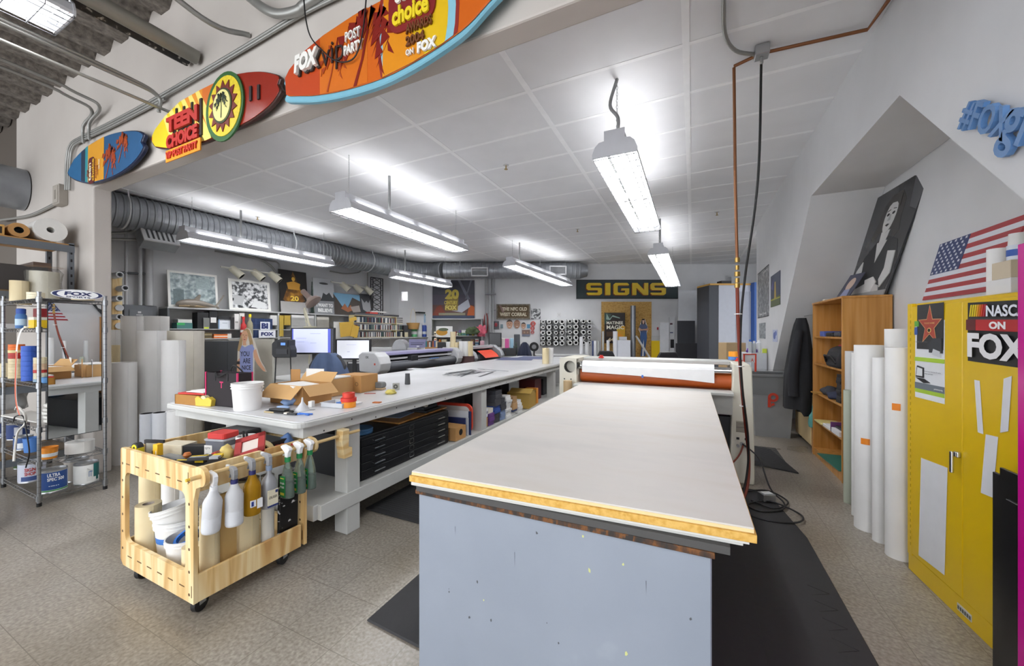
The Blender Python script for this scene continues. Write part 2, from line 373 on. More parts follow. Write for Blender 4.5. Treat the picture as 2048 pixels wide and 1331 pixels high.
# ================= LONG WORKTABLE =================
t = thing('worktable', 'long white-topped painted wooden worktable running to the back of the room', 'table', (-3.02, 5.0, 0)); Q = MX.Translation((3.02, -5.0, 0))
def lm(o, par): return MB(par.matrix_basis.inverted())
def tm(T=None): m = MB(Q @ T if T else Q); return m
rr = rrect(1.64, 6.96, .07, 5, -3.84, 1.54)
tm().prism(rr, .868, .906, PAINTG).obj('tabletop_edge', t, bevel=.008, seg=2)
tm().prism([(x*.998-.005, y) for x, y in rrect(1.62, 6.92, .06, 5, -3.83, 1.56)], .906, .911, TOPW).obj('tabletop', t)
m_ = tm()
for x0, x1, y0, y1 in ((-2.275, -2.235, 1.6, 8.44), (-3.8, -3.76, 1.6, 8.44), (-3.76, -2.275, 1.6, 1.64), (-3.76, -2.275, 8.4, 8.44)): m_.box(x0, x1, y0, y1, .798, .868, PAINTG)
for k in range(30): m_.cyl(.006, -2.234, -2.231, BLACK, 8, TR(0, 1.75+.23*k, .815+.03*(k % 2)), 'X')
m_.obj('apron', t, bevel=.003)
for x in (-2.40, -3.8):
    for y in (1.97, 3.92, 6.5, 8.25): tm().box(x, x+.13, y, y+.12, 0, .8, PAINTG).obj('leg', t, bevel=.004)
m_ = tm(); m_.box(-3.8, -2.3, 1.75, 8.4, .268, .30, PAINTG); m_.box(-2.30, -2.26, 1.75, 8.4, .20, .305, PAINTG); m_.box(-3.8, -2.3, 1.72, 1.76, .20, .305, PAINTG); m_.obj('lower_shelf', t, bevel=.003)
# ================= FLAT FILE under it =================
FB = mat('15161a', .42, .2)
t = thing('flat_file_cabinet', 'black flat file cabinet with five shallow drawers under the long worktable', 'cabinet', (-2.8, 2.75, .305))
MB().box(-.47, .45, -.6, .6, 0, .345, FB).obj('body', t, bevel=.004)
for k in range(5):
    z = .02+k*.062; d = MB().box(.451, .463, -.585, .585, z, z+.057, FB).obj('drawer', t, bevel=.002)
    for y in (-.42, .42):
        MB().tube([(.463, y-.055, z+.036), (.492, y-.055, z+.032), (.492, y+.055, z+.032), (.463, y+.055, z+.036)], .005, CHROME, 6).obj('handle', d)
    m_ = MB(); T = frame((.4635, 0, z), (0, 1, 0))
    for a in ((-.03, .03, .008, .012), (-.03, .03, .046, .050), (-.03, -.026, .008, .05), (.026, .03, .008, .05)): m_.box(a[0], a[1], a[2], a[3], 0, .003, CHROME, T)
    m_.box(-.026, .026, .012, .046, 0, .001, FB, T); m_.obj('label_holder', d)
MB(TR(-2.72, 2.95, .652, .06)).box(-.3, .33, -.35, .45, 0, .014, OAK).obj('drawing_board', bevel=.002); tag(bpy.data.objects['drawing_board'], 'thin brown wooden board lying on the black flat file cabinet', 'board')
o = MB(TR(-2.65, 2.86, .6665, .2)).box(-.1, .14, -.12, .16, 0, .003, 'a8c4e4').obj('sheet'); tag(o, 'pale blue sheet lying on the brown board under the worktable', 'paper')
o = MB(TR(-2.6, 3.1, .668)).lathe([(0, 0), (.17, 0), (.19, .03), (.16, .07), (.05, .085), (0, .088)], 'spare', 20, sq=1.2) if 0 else MB(TR(-2.62, 3.17, .668, .1)).box(-.22, .2, -.14, .14, 0, .02, '23262c').box(-.2, .16, -.12, .14, .02, .045, '2d333b').obj('folder'); tag(o, 'dark folder stack on the flat file cabinet under the worktable', 'folder')
o = MB(TR(-2.47, 3.12, .735)).ring(.028, .014, -.012, .012, 'e6e2d4', 16, ax='X').obj('small_tape_roll', smooth=40); tag(o, 'small white tape roll standing on the dark folders under the worktable', 'tape roll')
bpy.data.objects['small_tape_roll'].location = (0, 0, 0)
o = MB(TR(-2.47, 2.27, .651)).lathe([(0, 0), (.10, 0), (.105, .012), (.10, .02), (.105, .03), (.1, .042), (.02, .045), (0, .045)], '4d7fae', 24).obj('coiled_blue_cord', smooth=40); tag(o, 'round blue coil lying on the flat file cabinet top, behind the table leg', 'coil')
# things on the lower shelf right of the flat file
def bx(name, label, cat, x, y, z, sx, sy, sz, m, rz=0, group=None, bevel=.002, extra=None):
    mb = MB(TR(x, y, z, rz)); mb.box(-sx/2, sx/2, -sy/2, sy/2, 0, sz, m)
    if extra: extra(mb)
    o = mb.obj(name, bevel=bevel); return tag(o, label, cat, group)
LS = .307
bx('cardboard_carton', 'small brown carton with a round hole beside the black flat file', 'box', -2.44, 3.5, LS, .3, .2, .14, KRAFT, extra=lambda m: m.cyl(.035, .15, .1515, BLACK, 16, TR(0, 0, .08), 'X'))
o = MB(TR(-2.55, 3.72, LS, .12)).prism(rrect(.5, .34, .08, 5), 0, .03, 'd8432a', MX(((1, 0, 0, -.25), (0, 0, 1, 0), (0, 1, 0, 0), (0, 0, 0, 1)))).prism(rrect(.44, .28, .06, 5, .03, .03), -.002, 0, 'e8e2dc', MX(((1, 0, 0, -.25), (0, 0, 1, 0), (0, 1, 0, 0), (0, 0, 0, 1)))).obj('rounded_sign', bevel=.003); tag(o, 'red-orange sign board with rounded corners standing under the worktable', 'sign')
bx('sign_board', 'white sign board with a dark blue edge standing against the red-orange one', 'sign', -2.5, 3.672, LS, .44, .012, .27, 'e4e6ea', .1, extra=lambda m: m.box(.19, .222, -.0065, .0065, 0, .27, '22315e'))
bx('navy_board', 'navy blue board standing on the shelf under the worktable, nearest the carton', 'board', -2.5, 3.625, LS, .36, .02, .2, '233062', .08, extra=lambda m: m.text('MG', .05, .1, .08, .03, 'e8e8e8', z=.0) )
bx('pale_board', 'pale grey board leaning behind the navy one under the worktable', 'board', -2.44, 3.645, LS, .3, .008, .2, 'c8ccd2', .1)
for i, (c, w_, h_) in enumerate((('3f4046', .6, .34), ('57565a', .5, .28))): bx('dark_carton', ('tall' if i == 0 else 'low')+' dark grey carton in the shade beneath the worktable', 'box', -3.1+.1*i, 3.62+.55*i, LS, .4, .4, h_, c)
# block stacks between the second and third legs
blk = [(4.21, [('dad4c6', .06), ('6a3f86', .05), ('6a3f86', .05), ('5f3a7c', .05)], .13), (4.37, [('3d3f47', .05)]*1+[('4a4b52', .05)]*3+[('2f4f9c', .05)]*2+[('35373d', .06)]*2, .17),
       (4.54, [('43464d', .05)]*3+[('7d90b4', .045)]*3, .14), (4.70, [('e4e4e4', .03)]*10, .15), (4.88, [('b08c64', .09), ('c49c70', .09), ('3c4970', .03), ('e3e3e3', .05)], .14), (5.07, [('e8e8e8', .045)]*4, .15)]
seen = {'dad4c6': 'cream', '6a3f86': 'purple', '5f3a7c': 'dark purple', '3d3f47': 'charcoal', '4a4b52': 'dark grey', '2f4f9c': 'royal blue', '35373d': 'black', '43464d': 'slate', '7d90b4': 'pale blue', 'e4e4e4': 'thin white', 'b08c64': 'brown', 'c49c70': 'tan', '3c4970': 'navy', 'e3e3e3': 'white', 'e8e8e8': 'thick white'}
for i, (y, L_, wd) in enumerate(blk):
    z = LS
    for c, h_ in reversed(L_):
        o = bx('foam_block', '%s foam block in the %s stack under the worktable' % (seen[c], ('first', 'second', 'third', 'fourth', 'fifth', 'last')[i]), 'block', -2.43+R.uniform(-.02, .02), y, z, .28, wd, h_-.002, c, R.uniform(-.04, .04), 'foam blocks in %s stack under the worktable, %s' % (('first', 'second', 'third', 'fourth', 'fifth', 'last')[i], seen[c]), .001); z += h_
o = MB(TR(-2.43, 4.10, LS)).box(-.12, .12, -.04, .04, 0, .11, KRAFTL).obj('slotted_box', bevel=.002)
for k in range(6): pass
tag(o, 'small tan box on the lower shelf, just past the second table leg', 'box')
o = MB(frame((-2.312, 4.11, LS+.17), (0, 1, 0))).prism(ell(0, 0, .07, .055, 20), -.01, 0, 'e9ecf2').text('FOX', -.045, -.015, .09, .035, '24336a', .001).obj('oval_sign'); tag(o, 'small oval white sign with blue letters on top of the slotted tan box', 'sign')
t = thing('cardboard_box', 'yellow-brown cardboard box with open flap on the worktable lower shelf', 'box', (-2.46, 5.52, LS), .12)
MB().box(-.18, .18, -.2, .2, 0, .24, 'b79548').obj('body', t, bevel=.003)
MB(TR(.03, -.2, .242, 0, .35)).box(-.18, .18, -.02, .14, 0, .004, 'c4a256').obj('flap', t); MB(TR(.03, .1, .245, 0, -.15)).box(-.18, .18, 0, .12, 0, .004, 'c4a256').obj('flap', t)
bx('black_machine_part', 'black machine part lying behind the yellow-brown cardboard box', 'tool', -2.85, 5.5, LS, .2, .3, .33, '1c1c1e'); bx('orange_box', 'narrow orange box beyond the yellow-brown cardboard box', 'box', -2.42, 5.84, LS, .2, .08, .25, 'd98a2e')
bx('dark_red_box', 'dark red box standing under the far part of the worktable', 'box', -2.6, 6.2, LS, .3, .3, .36, '5c1f26'); bx('black_case', 'black case on the lower shelf beyond the dark red box', 'case', -2.7, 6.85, LS, .35, .4, .3, '1e1f24')
bx('gray_carton', 'large grey carton deep under the middle of the worktable', 'box', -3.1, 5.0, LS, .5, .7, .38, '4a4a4e')
# ================= FOREGROUND WORK ISLAND =================
ISL = speck('island_paint', [(.3, '8a929e'), (.68, '939ba7'), (.72, '9aa2ad')], 2.2, .42)
CHIP = speck('chipped_edge', [(.40, '2a2623'), (.5, '4c3220'), (.56, '7b4d22'), (.62, '2c2826')], 26, .6, mp=(1, 1, .4))
t = thing('workbench', 'pale blue-grey painted workbench with a chipped dark edge in the foreground', 'table', (-.49, 2.6, 0)); Q = MX.Translation((.49, -2.6, 0))
tm().prism([(-1.035, 1.262), (.052, 1.278), (.06, 4.0), (-1.06, 4.0)], 0, .80, ISL).obj('body', t, bevel=.004)
tm().prism([(-1.045, 1.252), (.060, 1.268), (.068, 4.01), (-1.07, 4.01)], .80, .818, CHIP).obj('edge_trim', t, bevel=.002)
m_ = tm(frame((-1.035, 1.262, 0), (1.087, .016, 0)))
for k in range(16):
    x, y = R.uniform(.05, 1.05), R.uniform(.25, .78); s = R.uniform(.002, .006); m_.poly([(x+s*cos(a)*R.uniform(.5, 1.3), y+s*1.4*sin(a)*R.uniform(.5, 1.3)) for a in [i*pi/3 for i in range(6)]], .001, '55585c' if k % 3 else 'c8cc88')
for x, y, l_ in ((.44, .66, .06), (.9, .68, .05), (.18, .7, .04)): m_.poly([(x, y), (x+.002, y), (x+.0015, y-l_)], .001, '5b6068')
m_.obj('paint_scuffs', t)
m_ = MB().prism([(-1.03, 1.24), (.10, 1.275), (.105, 4.02), (-1.05, 4.02)], .8185, .842, mat('4c4b4a', .7)); tag(m_.obj('gap_shade', bevel=.001), 'dark grey slab standing for the shaded gap under the sheets on the workbench', 'board')  # dark slab stands in for the shade of the gap below the sheets
for i, (z, c, dx) in enumerate(((.8425, 'dcdcd6', .01), (.8565, 'e6e6e2', -.004))):
    o = MB().prism([(-1.04-dx, 1.222+dx), (.145-dx, 1.29+dx), (.14-dx, 4.04), (-1.08, 4.03)], z, z+.0125, c).obj('foam_sheet', bevel=.001); tag(o, ('lower' if i == 0 else 'upper')+' thin white foam sheet beneath the tan boards on the workbench', 'sheet')
MDFE = speck('fibreboard', [(.35, 'c8983f'), (.6, 'dcb260')], 60, .7)
TOPB = speck('worn_white_board', [(.3, 'cdc7bf'), (.5, 'd2cec9'), (.7, 'cac7c3')], 1.6, .62, mp=(1, 3, 1), bump=.0)
o = MB().prism([(-1.035, 1.203), (.166, 1.272), (.159, 4.06), (-1.12, 4.05)], .870, .8935, MDFE).obj('fibreboard_sheet', bevel=.001); tag(o, 'thick tan fibreboard sheet just under the top board of the workbench', 'board')
o = MB().prism([(-1.03, 1.212), (.160, 1.28), (.154, 4.058), (-1.115, 4.05)], .894, .905, mat('e3cd9a')).prism([(-1.03, 1.2125), (.1595, 1.2805), (.1535, 4.0575), (-1.1145, 4.0495)], .905, .9105, TOPB).obj('cutting_board_sheet', bevel=.0008); tag(o, 'large worn white topped board, topmost sheet on the foreground workbench', 'board')
# ================= LAMINATOR =================
CREAM = mat('d9d6c8', .5, var=.03); LG = mat('b9bbb8', .5)
t = thing('laminator', 'wide roll laminator with cream end columns and an orange rubber roller', 'machine', (-.44, 4.5, 0)); Q = MX.Translation((.44, -4.5, 0))
o = tm().prism([(.33, 0), (.54, 0), (.54, .3), (.52, 1.13), (.5, 1.165), (.36, 1.165)], -4.95, -4.3, CREAM, MX(((1, 0, 0, 0), (0, 0, -1, 0), (0, 1, 0, 0), (0, 0, 0, 1)))).obj('right_column', t, bevel=.012, seg=2)
m_ = MB(frame((.35-(-.44), 4.299-4.5, 0), (1, 0, 0)))
m_.box(.035, .12, .5, .61, 0, .002, 'a8a294')
for k in range(7): m_.box(.037, .118, .505+k*.014, .511+k*.014, .002, .003, '6a655c' if k != 3 else '3a3632')
for x in (.05, .12): m_.box(x-.012, x+.012, .43, .45, 0, .012, BLACK)
for x, y, r in ((.085, .39, .018), (.05, .37, .013), (.118, .37, .013)): m_.cyl(r, 0, .03, STEEL, 14, TR(x, y, 0))
m_.obj('socket_panel', t, smooth=40)
# left column with the round shaft hole
m_ = tm(frame((-1.425, 4.3, 0), (1, 0, 0))); outer = [(0, 0), (.2, 0), (.205, .5), (.205, 1.165), (.02, 1.175), (0, 1.16)]
m_.box(0, .205, 0, .98, -.65, 0, CREAM); m_.box(0, .205, 1.165, 1.175, -.65, 0, CREAM); m_.box(0, .045, .98, 1.165, -.65, 0, CREAM); m_.box(.045, .205, .98, 1.165, -.65, -.1, CREAM)
q = ell(.125, 1.075, .07, .07, 16)
vs_ = [(x, y, 0) for x, y in q]+[(.125+.0801*(1 if abs(cos(a)) >= abs(sin(a))*.9 else 0)*(1 if cos(a) > 0 else -1) if abs(cos(a)) >= abs(sin(a)) else .125+.08*cos(a)/abs(sin(a)), 1.0725+.0925*(1 if sin(a) > 0 else -1) if abs(sin(a)) > abs(cos(a)) else 1.0725+.0925*sin(a)/abs(cos(a)), 0) for a in [2*pi*i/16 for i in range(16)]]
m_.add(vs_, [(i, 16+i, 16+(i+1) % 16, (i+1) % 16) for i in range(16)], CREAM); m_.ring(.0702, .0698, -.1, 0, DARK, 16, TR(.125, 1.075, 0))
m_.obj('left_column', t)
for x, y in ((.06, .93), (.14, .93)): MB(Q @ frame((-1.425, 4.3, 0), (1, 0, 0))).cyl(.008, 0, .003, BLACK, 8, TR(x, y, 0)).obj('bolt', t)
m_ = tm(); m_.lathe([(.02, -1.43), (.02, -1.24), (.045, -1.235), (.05, -1.2), (.05, -1.18), (.035, -1.17), (.035, .36)], CHROME, 18, TR(0, 4.42, 1.085), 'X'); m_.obj('film_shaft', t, smooth=40)
m_ = tm(); m_.cyl(.062, -1.17, .2, mat('ecedee', .35), 28, TR(0, 4.42, 1.085), 'X')
q = [(0, 0), (.1, -.03), (1.37, -.045), (1.37, .06), (0, .06)]
m_.prism([(0, .0), (0, -.07), (.6, -.085), (1.1, -.105), (1.37, -.125), (1.37, .0)], -.001, .001, mat('ecedee', .35), frame((-1.17, 4.357, 1.085), (1, 0, 0)))
m_.box(.695, .715, -.105, -.075, .001, .002, '3f6fc0', frame((-1.2, 4.357, 1.085), (1, 0, 0))); m_.obj('film_roll', t, smooth=40)
tm().cyl(.082, -1.2, .355, mat('b3541c', .5), 36, TR(0, 4.47, .975), 'X').obj('rubber_roller', t, smooth=40)
tm().cyl(.08, -1.2, .355, mat('a04a1a', .5), 36, TR(0, 4.47, .81), 'X').obj('lower_roller', t, smooth=40)
m_ = tm(); m_.box(-1.22, .36, 4.6, 4.9, 1.13, 1.172, LG); m_.obj('top_beam', t, bevel=.006)
m_ = tm(); m_.box(-1.22, .36, 4.16, 4.39, .865, .893, LG); m_.box(-1.22, .36, 4.3, 4.37, .66, .865, LG); m_.obj('feed_table', t, bevel=.004)
m_ = tm(); m_.box(-1.22, .36, 4.42, 4.85, .1, .62, DARK); m_.obj('drive_housing', t); m_ = tm(); m_.box(-1.22, .36, 4.5, 4.56, .62, .7, BLACK); m_.obj('chassis_rail', t)
for x in (-1.0, .45): tm().lathe([(.035, 0), (.035, .012), (.022, .016), (.022, .035)], 'c02820', 14, TR(x, 4.62 if x < 0 else 4.75, 1.166)).obj('stop_button', t, smooth=40)
o = MB(TR(-1.30, 4.22, .6)).cyl(.05, 0, .32, 'bda27a', 16).obj('kraft_tube', smooth=40); tag(o, 'short brown cardboard tube fixed to the left laminator column', 'tube')
# ================= MATS =================
RUB = mat('2b2b2d', .75, var=.12, scale=40); RUB2 = mat('343537', .7)
def matt(name, label, poly, rib=0, th=.014):
    mb = MB(); mb.prism(poly, .0005, th, RUB)
    if rib:
        x0 = min(p[0] for p in poly)+.05; x1 = max(p[0] for p in poly)-.05; y0 = min(p[1] for p in poly)+.05; y1 = max(p[1] for p in poly)-.05; y = y0
        while y < y1: mb.box(x0, x1, y, y+rib*.5, th, th+.003, RUB2); y += rib
    return tag(mb.obj(name, bevel=.01), label, 'mat')
matt('floor_mat', 'long black floor mat along the right side of the workbench', [(.05, .3), (.74, .3), (.74, 3.35), (.62, 4.16), (.05, 4.16)])
m_ = MB()
for k in range(9):
    y = 1.5+k*.14; m_.tube([(.60, y, .0145), (.69, y+.05, .0145), (.6, y+.09, .0145)], .0012, mat('1a1a1b'), 3)
for x0, y0 in ((.3, 1.9), (.55, 3.2)): m_.box(x0, x0+.002, y0, y0+.9, .0142, .0148, mat('1a1a1b'))
o = m_.obj('mat_seams'); o.parent = bpy.data.objects['floor_mat']
matt('ribbed_floor_mat', 'short ribbed black mat beside the right laminator column', [(.56, 5.0), (1.0, 4.85), (.88, 5.7), (.56, 5.8)], .03)
matt('black_floor_mat', 'black mat corner sticking out left of the foreground workbench', [(-1.5, 1.42), (-.4, 1.36), (-.4, 2.2), (-1.5, 2.2)], .0)
matt('aisle_floor_mat', 'ribbed black mat on the floor under the edge of the worktable', [(-2.46, 2.32), (-1.38, 2.32), (-1.38, 5.2), (-2.46, 5.2)], .03)
matt('dark_floor_mat', 'narrow black mat end behind the cream laminator column', [(.6, 6.1), (.72, 5.95), (.66, 6.6), (.6, 6.6)])
# ================= builders for common goods =================
def W(t, T=None): m = MB(t.matrix_basis.inverted()); m.T = m.T @ T if T is not None else m.T; return m
PAPERW = speck('paper_roll', [(.3, 'e8e8e7'), (.7, 'f2f2f1')], 3, .6); MASK = speck('masking_paper', [(.3, 'ddcba0'), (.7, 'e9dab4')], 4, .7)
def roll(name, label, p, r, h, m=PAPERW, core=.4, rot=(0, 0, 0), group=None, th=None, cat='roll', corem=None):
    """a roll of sheet: outside, wound end faces, hollow core"""
    ri = r-th if th else r*core; mb = MB()
    pts = []; n = 26
    for i in range(n+1):
        a = 2*pi*i/n; q = r*(1-.035*i/n); pts.append((q*cos(a), q*sin(a)))
    for i in range(n):
        (x0, y0), (x1, y1) = pts[i], pts[i+1]; k = ri/r
        mb.add([(x0, y0, 0), (x1, y1, 0), (x1, y1, h), (x0, y0, h)], [(0, 1, 2, 3)], m)
        for z, fl in ((h, 0), (0, 1)):
            f = [(x0, y0, z), (x1, y1, z), (x1*k, y1*k, z), (x0*k, y0*k, z)]; mb.add(f, [(3, 2, 1, 0) if fl == 0 else (0, 1, 2, 3)], m)
        mb.add([(x0*k, y0*k, 0), (x1*k, y1*k, 0), (x1*k, y1*k, h), (x0*k, y0*k, h)], [(3, 2, 1, 0)], corem or m)
    (x0, y0), (x1, y1) = pts[0], pts[-1]; mb.add([(x0, y0, 0), (x1, y1, 0), (x1, y1, h), (x0, y0, h)], [(0, 1, 2, 3)], m)
    o = mb.obj(name, smooth=30); o.location = p; o.rotation_euler = rot; return tag(o, label, cat, group)
def bucket(name, label, p, r, h, m, rot=(0, 0, 0), band=None, handle=True, group=None, arcs=-1, hz=.86, inner='d8d8d4'):
    t = thing(name, label, 'bucket', p, 0, group); t.rotation_euler = rot; k = .84; th = .004
    o = MB().lathe([(0, 0), (r*k, 0), (r*(k+.02), .006), (r*.97, h*.8), (r*1.03, h*.8), (r*1.03, h*.83), (r*.985, h*.83), (r*.99, h*.9), (r*1.05, h*.9), (r*1.05, h*.925), (r, h*.93), (r*1.0, h*.97), (r*1.035, h*.975), (r*1.035, h), (r*.97, h), (r*.96, h*.95), (r*(k-.02), .012), (0, .01)], m, 28).obj('body', t, smooth=35)
    if band: MB().lathe([(r*(k+(.97-k)*band[1]/.8)+.001, h*band[1]), (r*(k+(.97-k)*band[2]/.8)+.001, h*band[2])], band[0], 28).obj('tape_band', t, smooth=40)
    if handle:
        a = arcs; q = [(r*1.05*cos(b), r*1.05*sin(b)*cos(a)-0*sin(a), h*hz+r*1.05*sin(b)*sin(a)) for b in [pi*i/12 for i in range(13)]]
        MB().tube(q, .0022, STEEL, 5).obj('handle', t, smooth=40)
    return t
def can(name, label, p, r, h, c, rz=0, group=None, shapes=None, rim=STEEL, lid='8d9094'):
    t = thing(name, label, 'paint can', p, rz, group)
    MB().lathe([(0, 0), (r, 0), (r*1.02, .004), (r, .008), (r, h-.008), (r*1.025, h-.004), (r*1.02, h), (r*.93, h), (r*.92, h-.008), (0, h-.008)], rim, 26).obj('can_body', t, smooth=35)
    m_ = MB(); m_.lathe([(r+.0008, .012), (r+.0008, h-.014)], c, 26)
    for s in shapes or []:
        kind, a0, z0, wd, hh, col = s[:6]
        if kind == 'r':
            q = []; n = max(2, int(wd/.15)+1)
            for i in range(n+1): a = a0+wd*i/n; q += [((r+.0014)*cos(a), (r+.0014)*sin(a), z0), ((r+.0014)*cos(a), (r+.0014)*sin(a), z0+hh)]
            m_.add(q, [(2*i, 2*i+2, 2*i+3, 2*i+1) for i in range(n)], col)
        else:
            v_, f_ = text_geo(s[6], .03); x0 = min(b[0] for b in v_); x1 = max(b[0] for b in v_); y0 = min(b[1] for b in v_); y1 = max(b[1] for b in v_)
            m_.add([((r+.002)*cos(a0+wd*(b[0]-x0)/(x1-x0)), (r+.002)*sin(a0+wd*(b[0]-x0)/(x1-x0)), z0+hh*(b[1]-y0)/(y1-y0)) for b in v_], f_, col)
    m_.obj('label_wrap', t, smooth=35)
    MB().tube([((r+.004)*cos(a), (r+.004)*sin(a)*.75, h*.78-abs(sin(a))*h*.35) for a in [pi*i/12 for i in range(13)]], .0018, STEEL, 4, T=TR(rz=-pi/2)).obj('handle', t)
    return t
# ================= PLYWOOD CART =================
t = thing('tool_cart', 'low plywood tool cart on casters with open sides, parked at the worktable corner', 'cart', (-2.67, 1.34, 0))
XZ = MX(((1, 0, 0, 0), (0, 0, -1, 0), (0, 1, 0, 0), (0, 0, 0, 1)))   # x,y(up),thickness along -Y
YZ = MX(((0, 0, 1, 0), (1, 0, 0, 0), (0, 1, 0, 0), (0, 0, 0, 1)))
def fillet(cx, cy, sx, sy, r): return [(cx, cy)]+[(cx+sx*(r-r*sin(a)), cy+sy*(r-r*cos(a))) for a in [pi/2*i/5 for i in range(6)]]
def endpanel(y, nm):
    m_ = W(t, XZ); a, b = -y-.02, -y
    outer = [(-3.07, .13), (-3.04, .10), (-2.27, .10), (-2.27, .62), (-2.245, .69)]+ell(-2.205, .752, .047, .047, 10, -1.6, 1.5)+[(-2.23, .803), (-2.27, .79), (-3.06, .79), (-3.07, .78)]
    # two halves around the opening
    x0, x1, z0, z1, r = -3.015, -2.345, .245, .655, .045
    inn = []
    for cx, cy, s in ((x0+r, z0+r, pi), (x1-r, z0+r, 1.5*pi), (x1-r, z1-r, 0), (x0+r, z1-r, pi/2)):
        for i in range(5): inn.append((cx+r*cos(s+pi/2*i/4), cy+r*sin(s+pi/2*i/4)))
    left = [(-2.7, .10)]+[(-3.04, .10), (-3.07, .13), (-3.07, .78), (-3.06, .79), (-2.7, .79), (-2.7, z1)]+inn[15:][::1]+inn[:5]+[(-2.7, z0)]
    right = [(-2.7, .10), (-2.27, .10), (-2.27, .62), (-2.245, .69)]+ell(-2.205, .752, .047, .047, 10, -1.6, 1.5)+[(-2.23, .803), (-2.27, .79), (-2.7, .79), (-2.7, z1)]+inn[10:15][::-1]+inn[5:10][::-1]+[(-2.7, z0)]
    m_.prism(left, a, b, PLYH); m_.prism(right, a, b, PLYH)
    for i in range(6): m_.box(-3.0+i*.115, -2.955+i*.115, .70, .706, b, b+.0006, '6b4a22'); m_.box(-2.98+i*.115, -2.93+i*.115, .165, .171, b, b+.0006, '6b4a22')
    for i in range(6): m_.cyl(.008, b, b+.0006, '5a3d1c', 8, TR(-3.045, .2+i*.1, 0)); m_.cyl(.008, b, b+.0006, '5a3d1c', 8, TR(-2.31, .14+i*.115, 0))
    m_.box(-2.322, -2.316, .70, .76, b, b+.0006, '6b4a22'); m_.box(-2.29, -2.284, .13, .19, b, b+.0006, '6b4a22')
    m_.obj(nm, t, smooth=25)
endpanel(1.03, 'end_panel'); endpanel(1.632, 'end_panel')
for x in (-2.288, -3.068):
    W(t).box(x, x+.018, 1.05, 1.612, .66, .785, PLYH).obj('side_rail', t, bevel=.002); W(t).box(x, x+.018, 1.05, 1.612, .10, .24, PLYH).obj('side_rail', t, bevel=.002)
W(t).box(-3.05, -2.288, 1.05, 1.612, .125, .143, PLY).obj('lower_deck', t); W(t).box(-3.05, -2.288, 1.05, 1.612, .655, .67, mat('3a3632')).obj('tray_floor', t)
W(t).cyl(.011, .985, 2.02, mat('dcbf88'), 12, TR(-2.205, 0, .758), 'Y').obj('dowel', t, smooth=40); W(t).cyl(.008, .97, .99, 'e0b63a', 10, TR(-2.205, 0, .758), 'Y').obj('dowel_cap', t)
m_ = W(t, YZ); m_.prism([(1.86, .60), (1.93, .60), (1.93, .665), (1.90, .67), (1.905, .80), (1.85, .80), (1.84, .72)], -2.235, -2.17, PLY); m_.obj('hanging_block', t, bevel=.003)
for x in (-2.98, -2.36):
    for y in (1.1, 1.55):
        m_ = W(t, TR(x, y, 0, .4)); m_.ring(.045, .01, -.012, .012, '1f1f20', 16, TR(0, 0, .0455), 'X'); m_.box(-.02, .02, -.02, .02, .085, .1, STEEL); m_.box(-.018, -.015, -.02, .02, .04, .09, STEEL); m_.box(.015, .018, -.02, .02, .04, .09, STEEL); m_.obj('caster', t, smooth=40)
# ---- goods on the lower deck ----
DZ = .1445
TC = mat('b5aaa0', .5)
roll('masking_paper_roll', 'upright masking paper roll at the left front corner of the plywood cart', (-2.985, 1.125, DZ), .062, .29, MASK, .45, corem=TC)
bucket('plastic_bucket', 'white bucket with a blue tape band, lower one of the nested pair in the cart', (-2.83, 1.215, DZ), .118, .21, WHITE, band=('3d78c8', .42, .58), arcs=-.6)
bucket('nested_bucket', 'white bucket tilted inside the blue-banded bucket in the cart', (-2.825, 1.21, DZ+.085), .103, .2, WHITE, rot=(.1, -.2, 0), handle=False)
bucket('small_bucket', 'small open white bucket holding blue tape, in front of the nested buckets', (-2.635, 1.165, DZ), .096, .16, WHITE, rot=(0, 0, -.4), arcs=-.5)
o = MB(TR(-2.63, 1.16, DZ+.15, 0, .5)).ring(.06, .045, -.01, .012, '2f74cc', 24).obj('blue_tape_roll', smooth=40); tag(o, 'roll of blue tape sticking out of the small white bucket', 'tape roll')
o = MB(TR(-2.60, 1.19, DZ+.12, .3, .5, .3)).box(-.05, .03, -.01, .02, 0, .07, '1c2430').box(-.06, -.02, .02, .03, 0, .08, '3a3f48').obj('tape_holder'); tag(o, 'dark tool sticking up behind the blue tape in the small bucket', 'tool')
roll('short_masking_roll', 'short masking roll behind the right stile of the cart end panel', (-2.46, 1.11, DZ), .045, .17, MASK, .4, corem=TC)
roll('masking_paper_roll', 'masking paper roll standing just right of the cart front corner', (-2.35, 1.14, DZ), .045, .4, MASK, .4, corem=TC)
bx('plywood_offcut', 'narrow tan board standing in the cart between two rolls', 'board', -2.345, 1.225, DZ, .018, .09, .44, 'cdaa6c', .1)
roll('wide_masking_roll', 'wide cream masking roll standing in the middle of the cart side', (-2.40, 1.345, DZ), .075, .46, MASK, .4, corem=TC)
roll('wrapped_roll', 'white roll wrapped in clear plastic beside the black speckled panel', (-2.345, 1.445, DZ), .036, .46, mat('dcdad2', .25, bump=.4), .3)
SPK = speck('black_spattered', [(.6, '101012'), (.64, '1b1b1d'), (.67, 'd8d8d8')], 34, .3, mp=(1, .5, 1), detail=2)
o = MB(TR(-2.315, 1.545, DZ, 0, 0, .03)).box(-.012, .012, -.055, .065, 0, .45, SPK).obj('spattered_panel', bevel=.002); tag(o, 'black panel with white paint spatter standing inside the cart', 'panel')
for i, (u, dd, r, m, h) in enumerate(((300, 2.68, .06, MASK, .66), (342, 2.72, .055, PAPERW, .66), (372, 2.75, .04, mat('c9cbcb'), .66))):
    p = at(u, 900, d=dd); roll('standing_roll', ('cream', 'white', 'grey-white')[i]+' roll standing on the floor behind the plywood cart', (p.x, p.y, 0), r, h, m, .5)
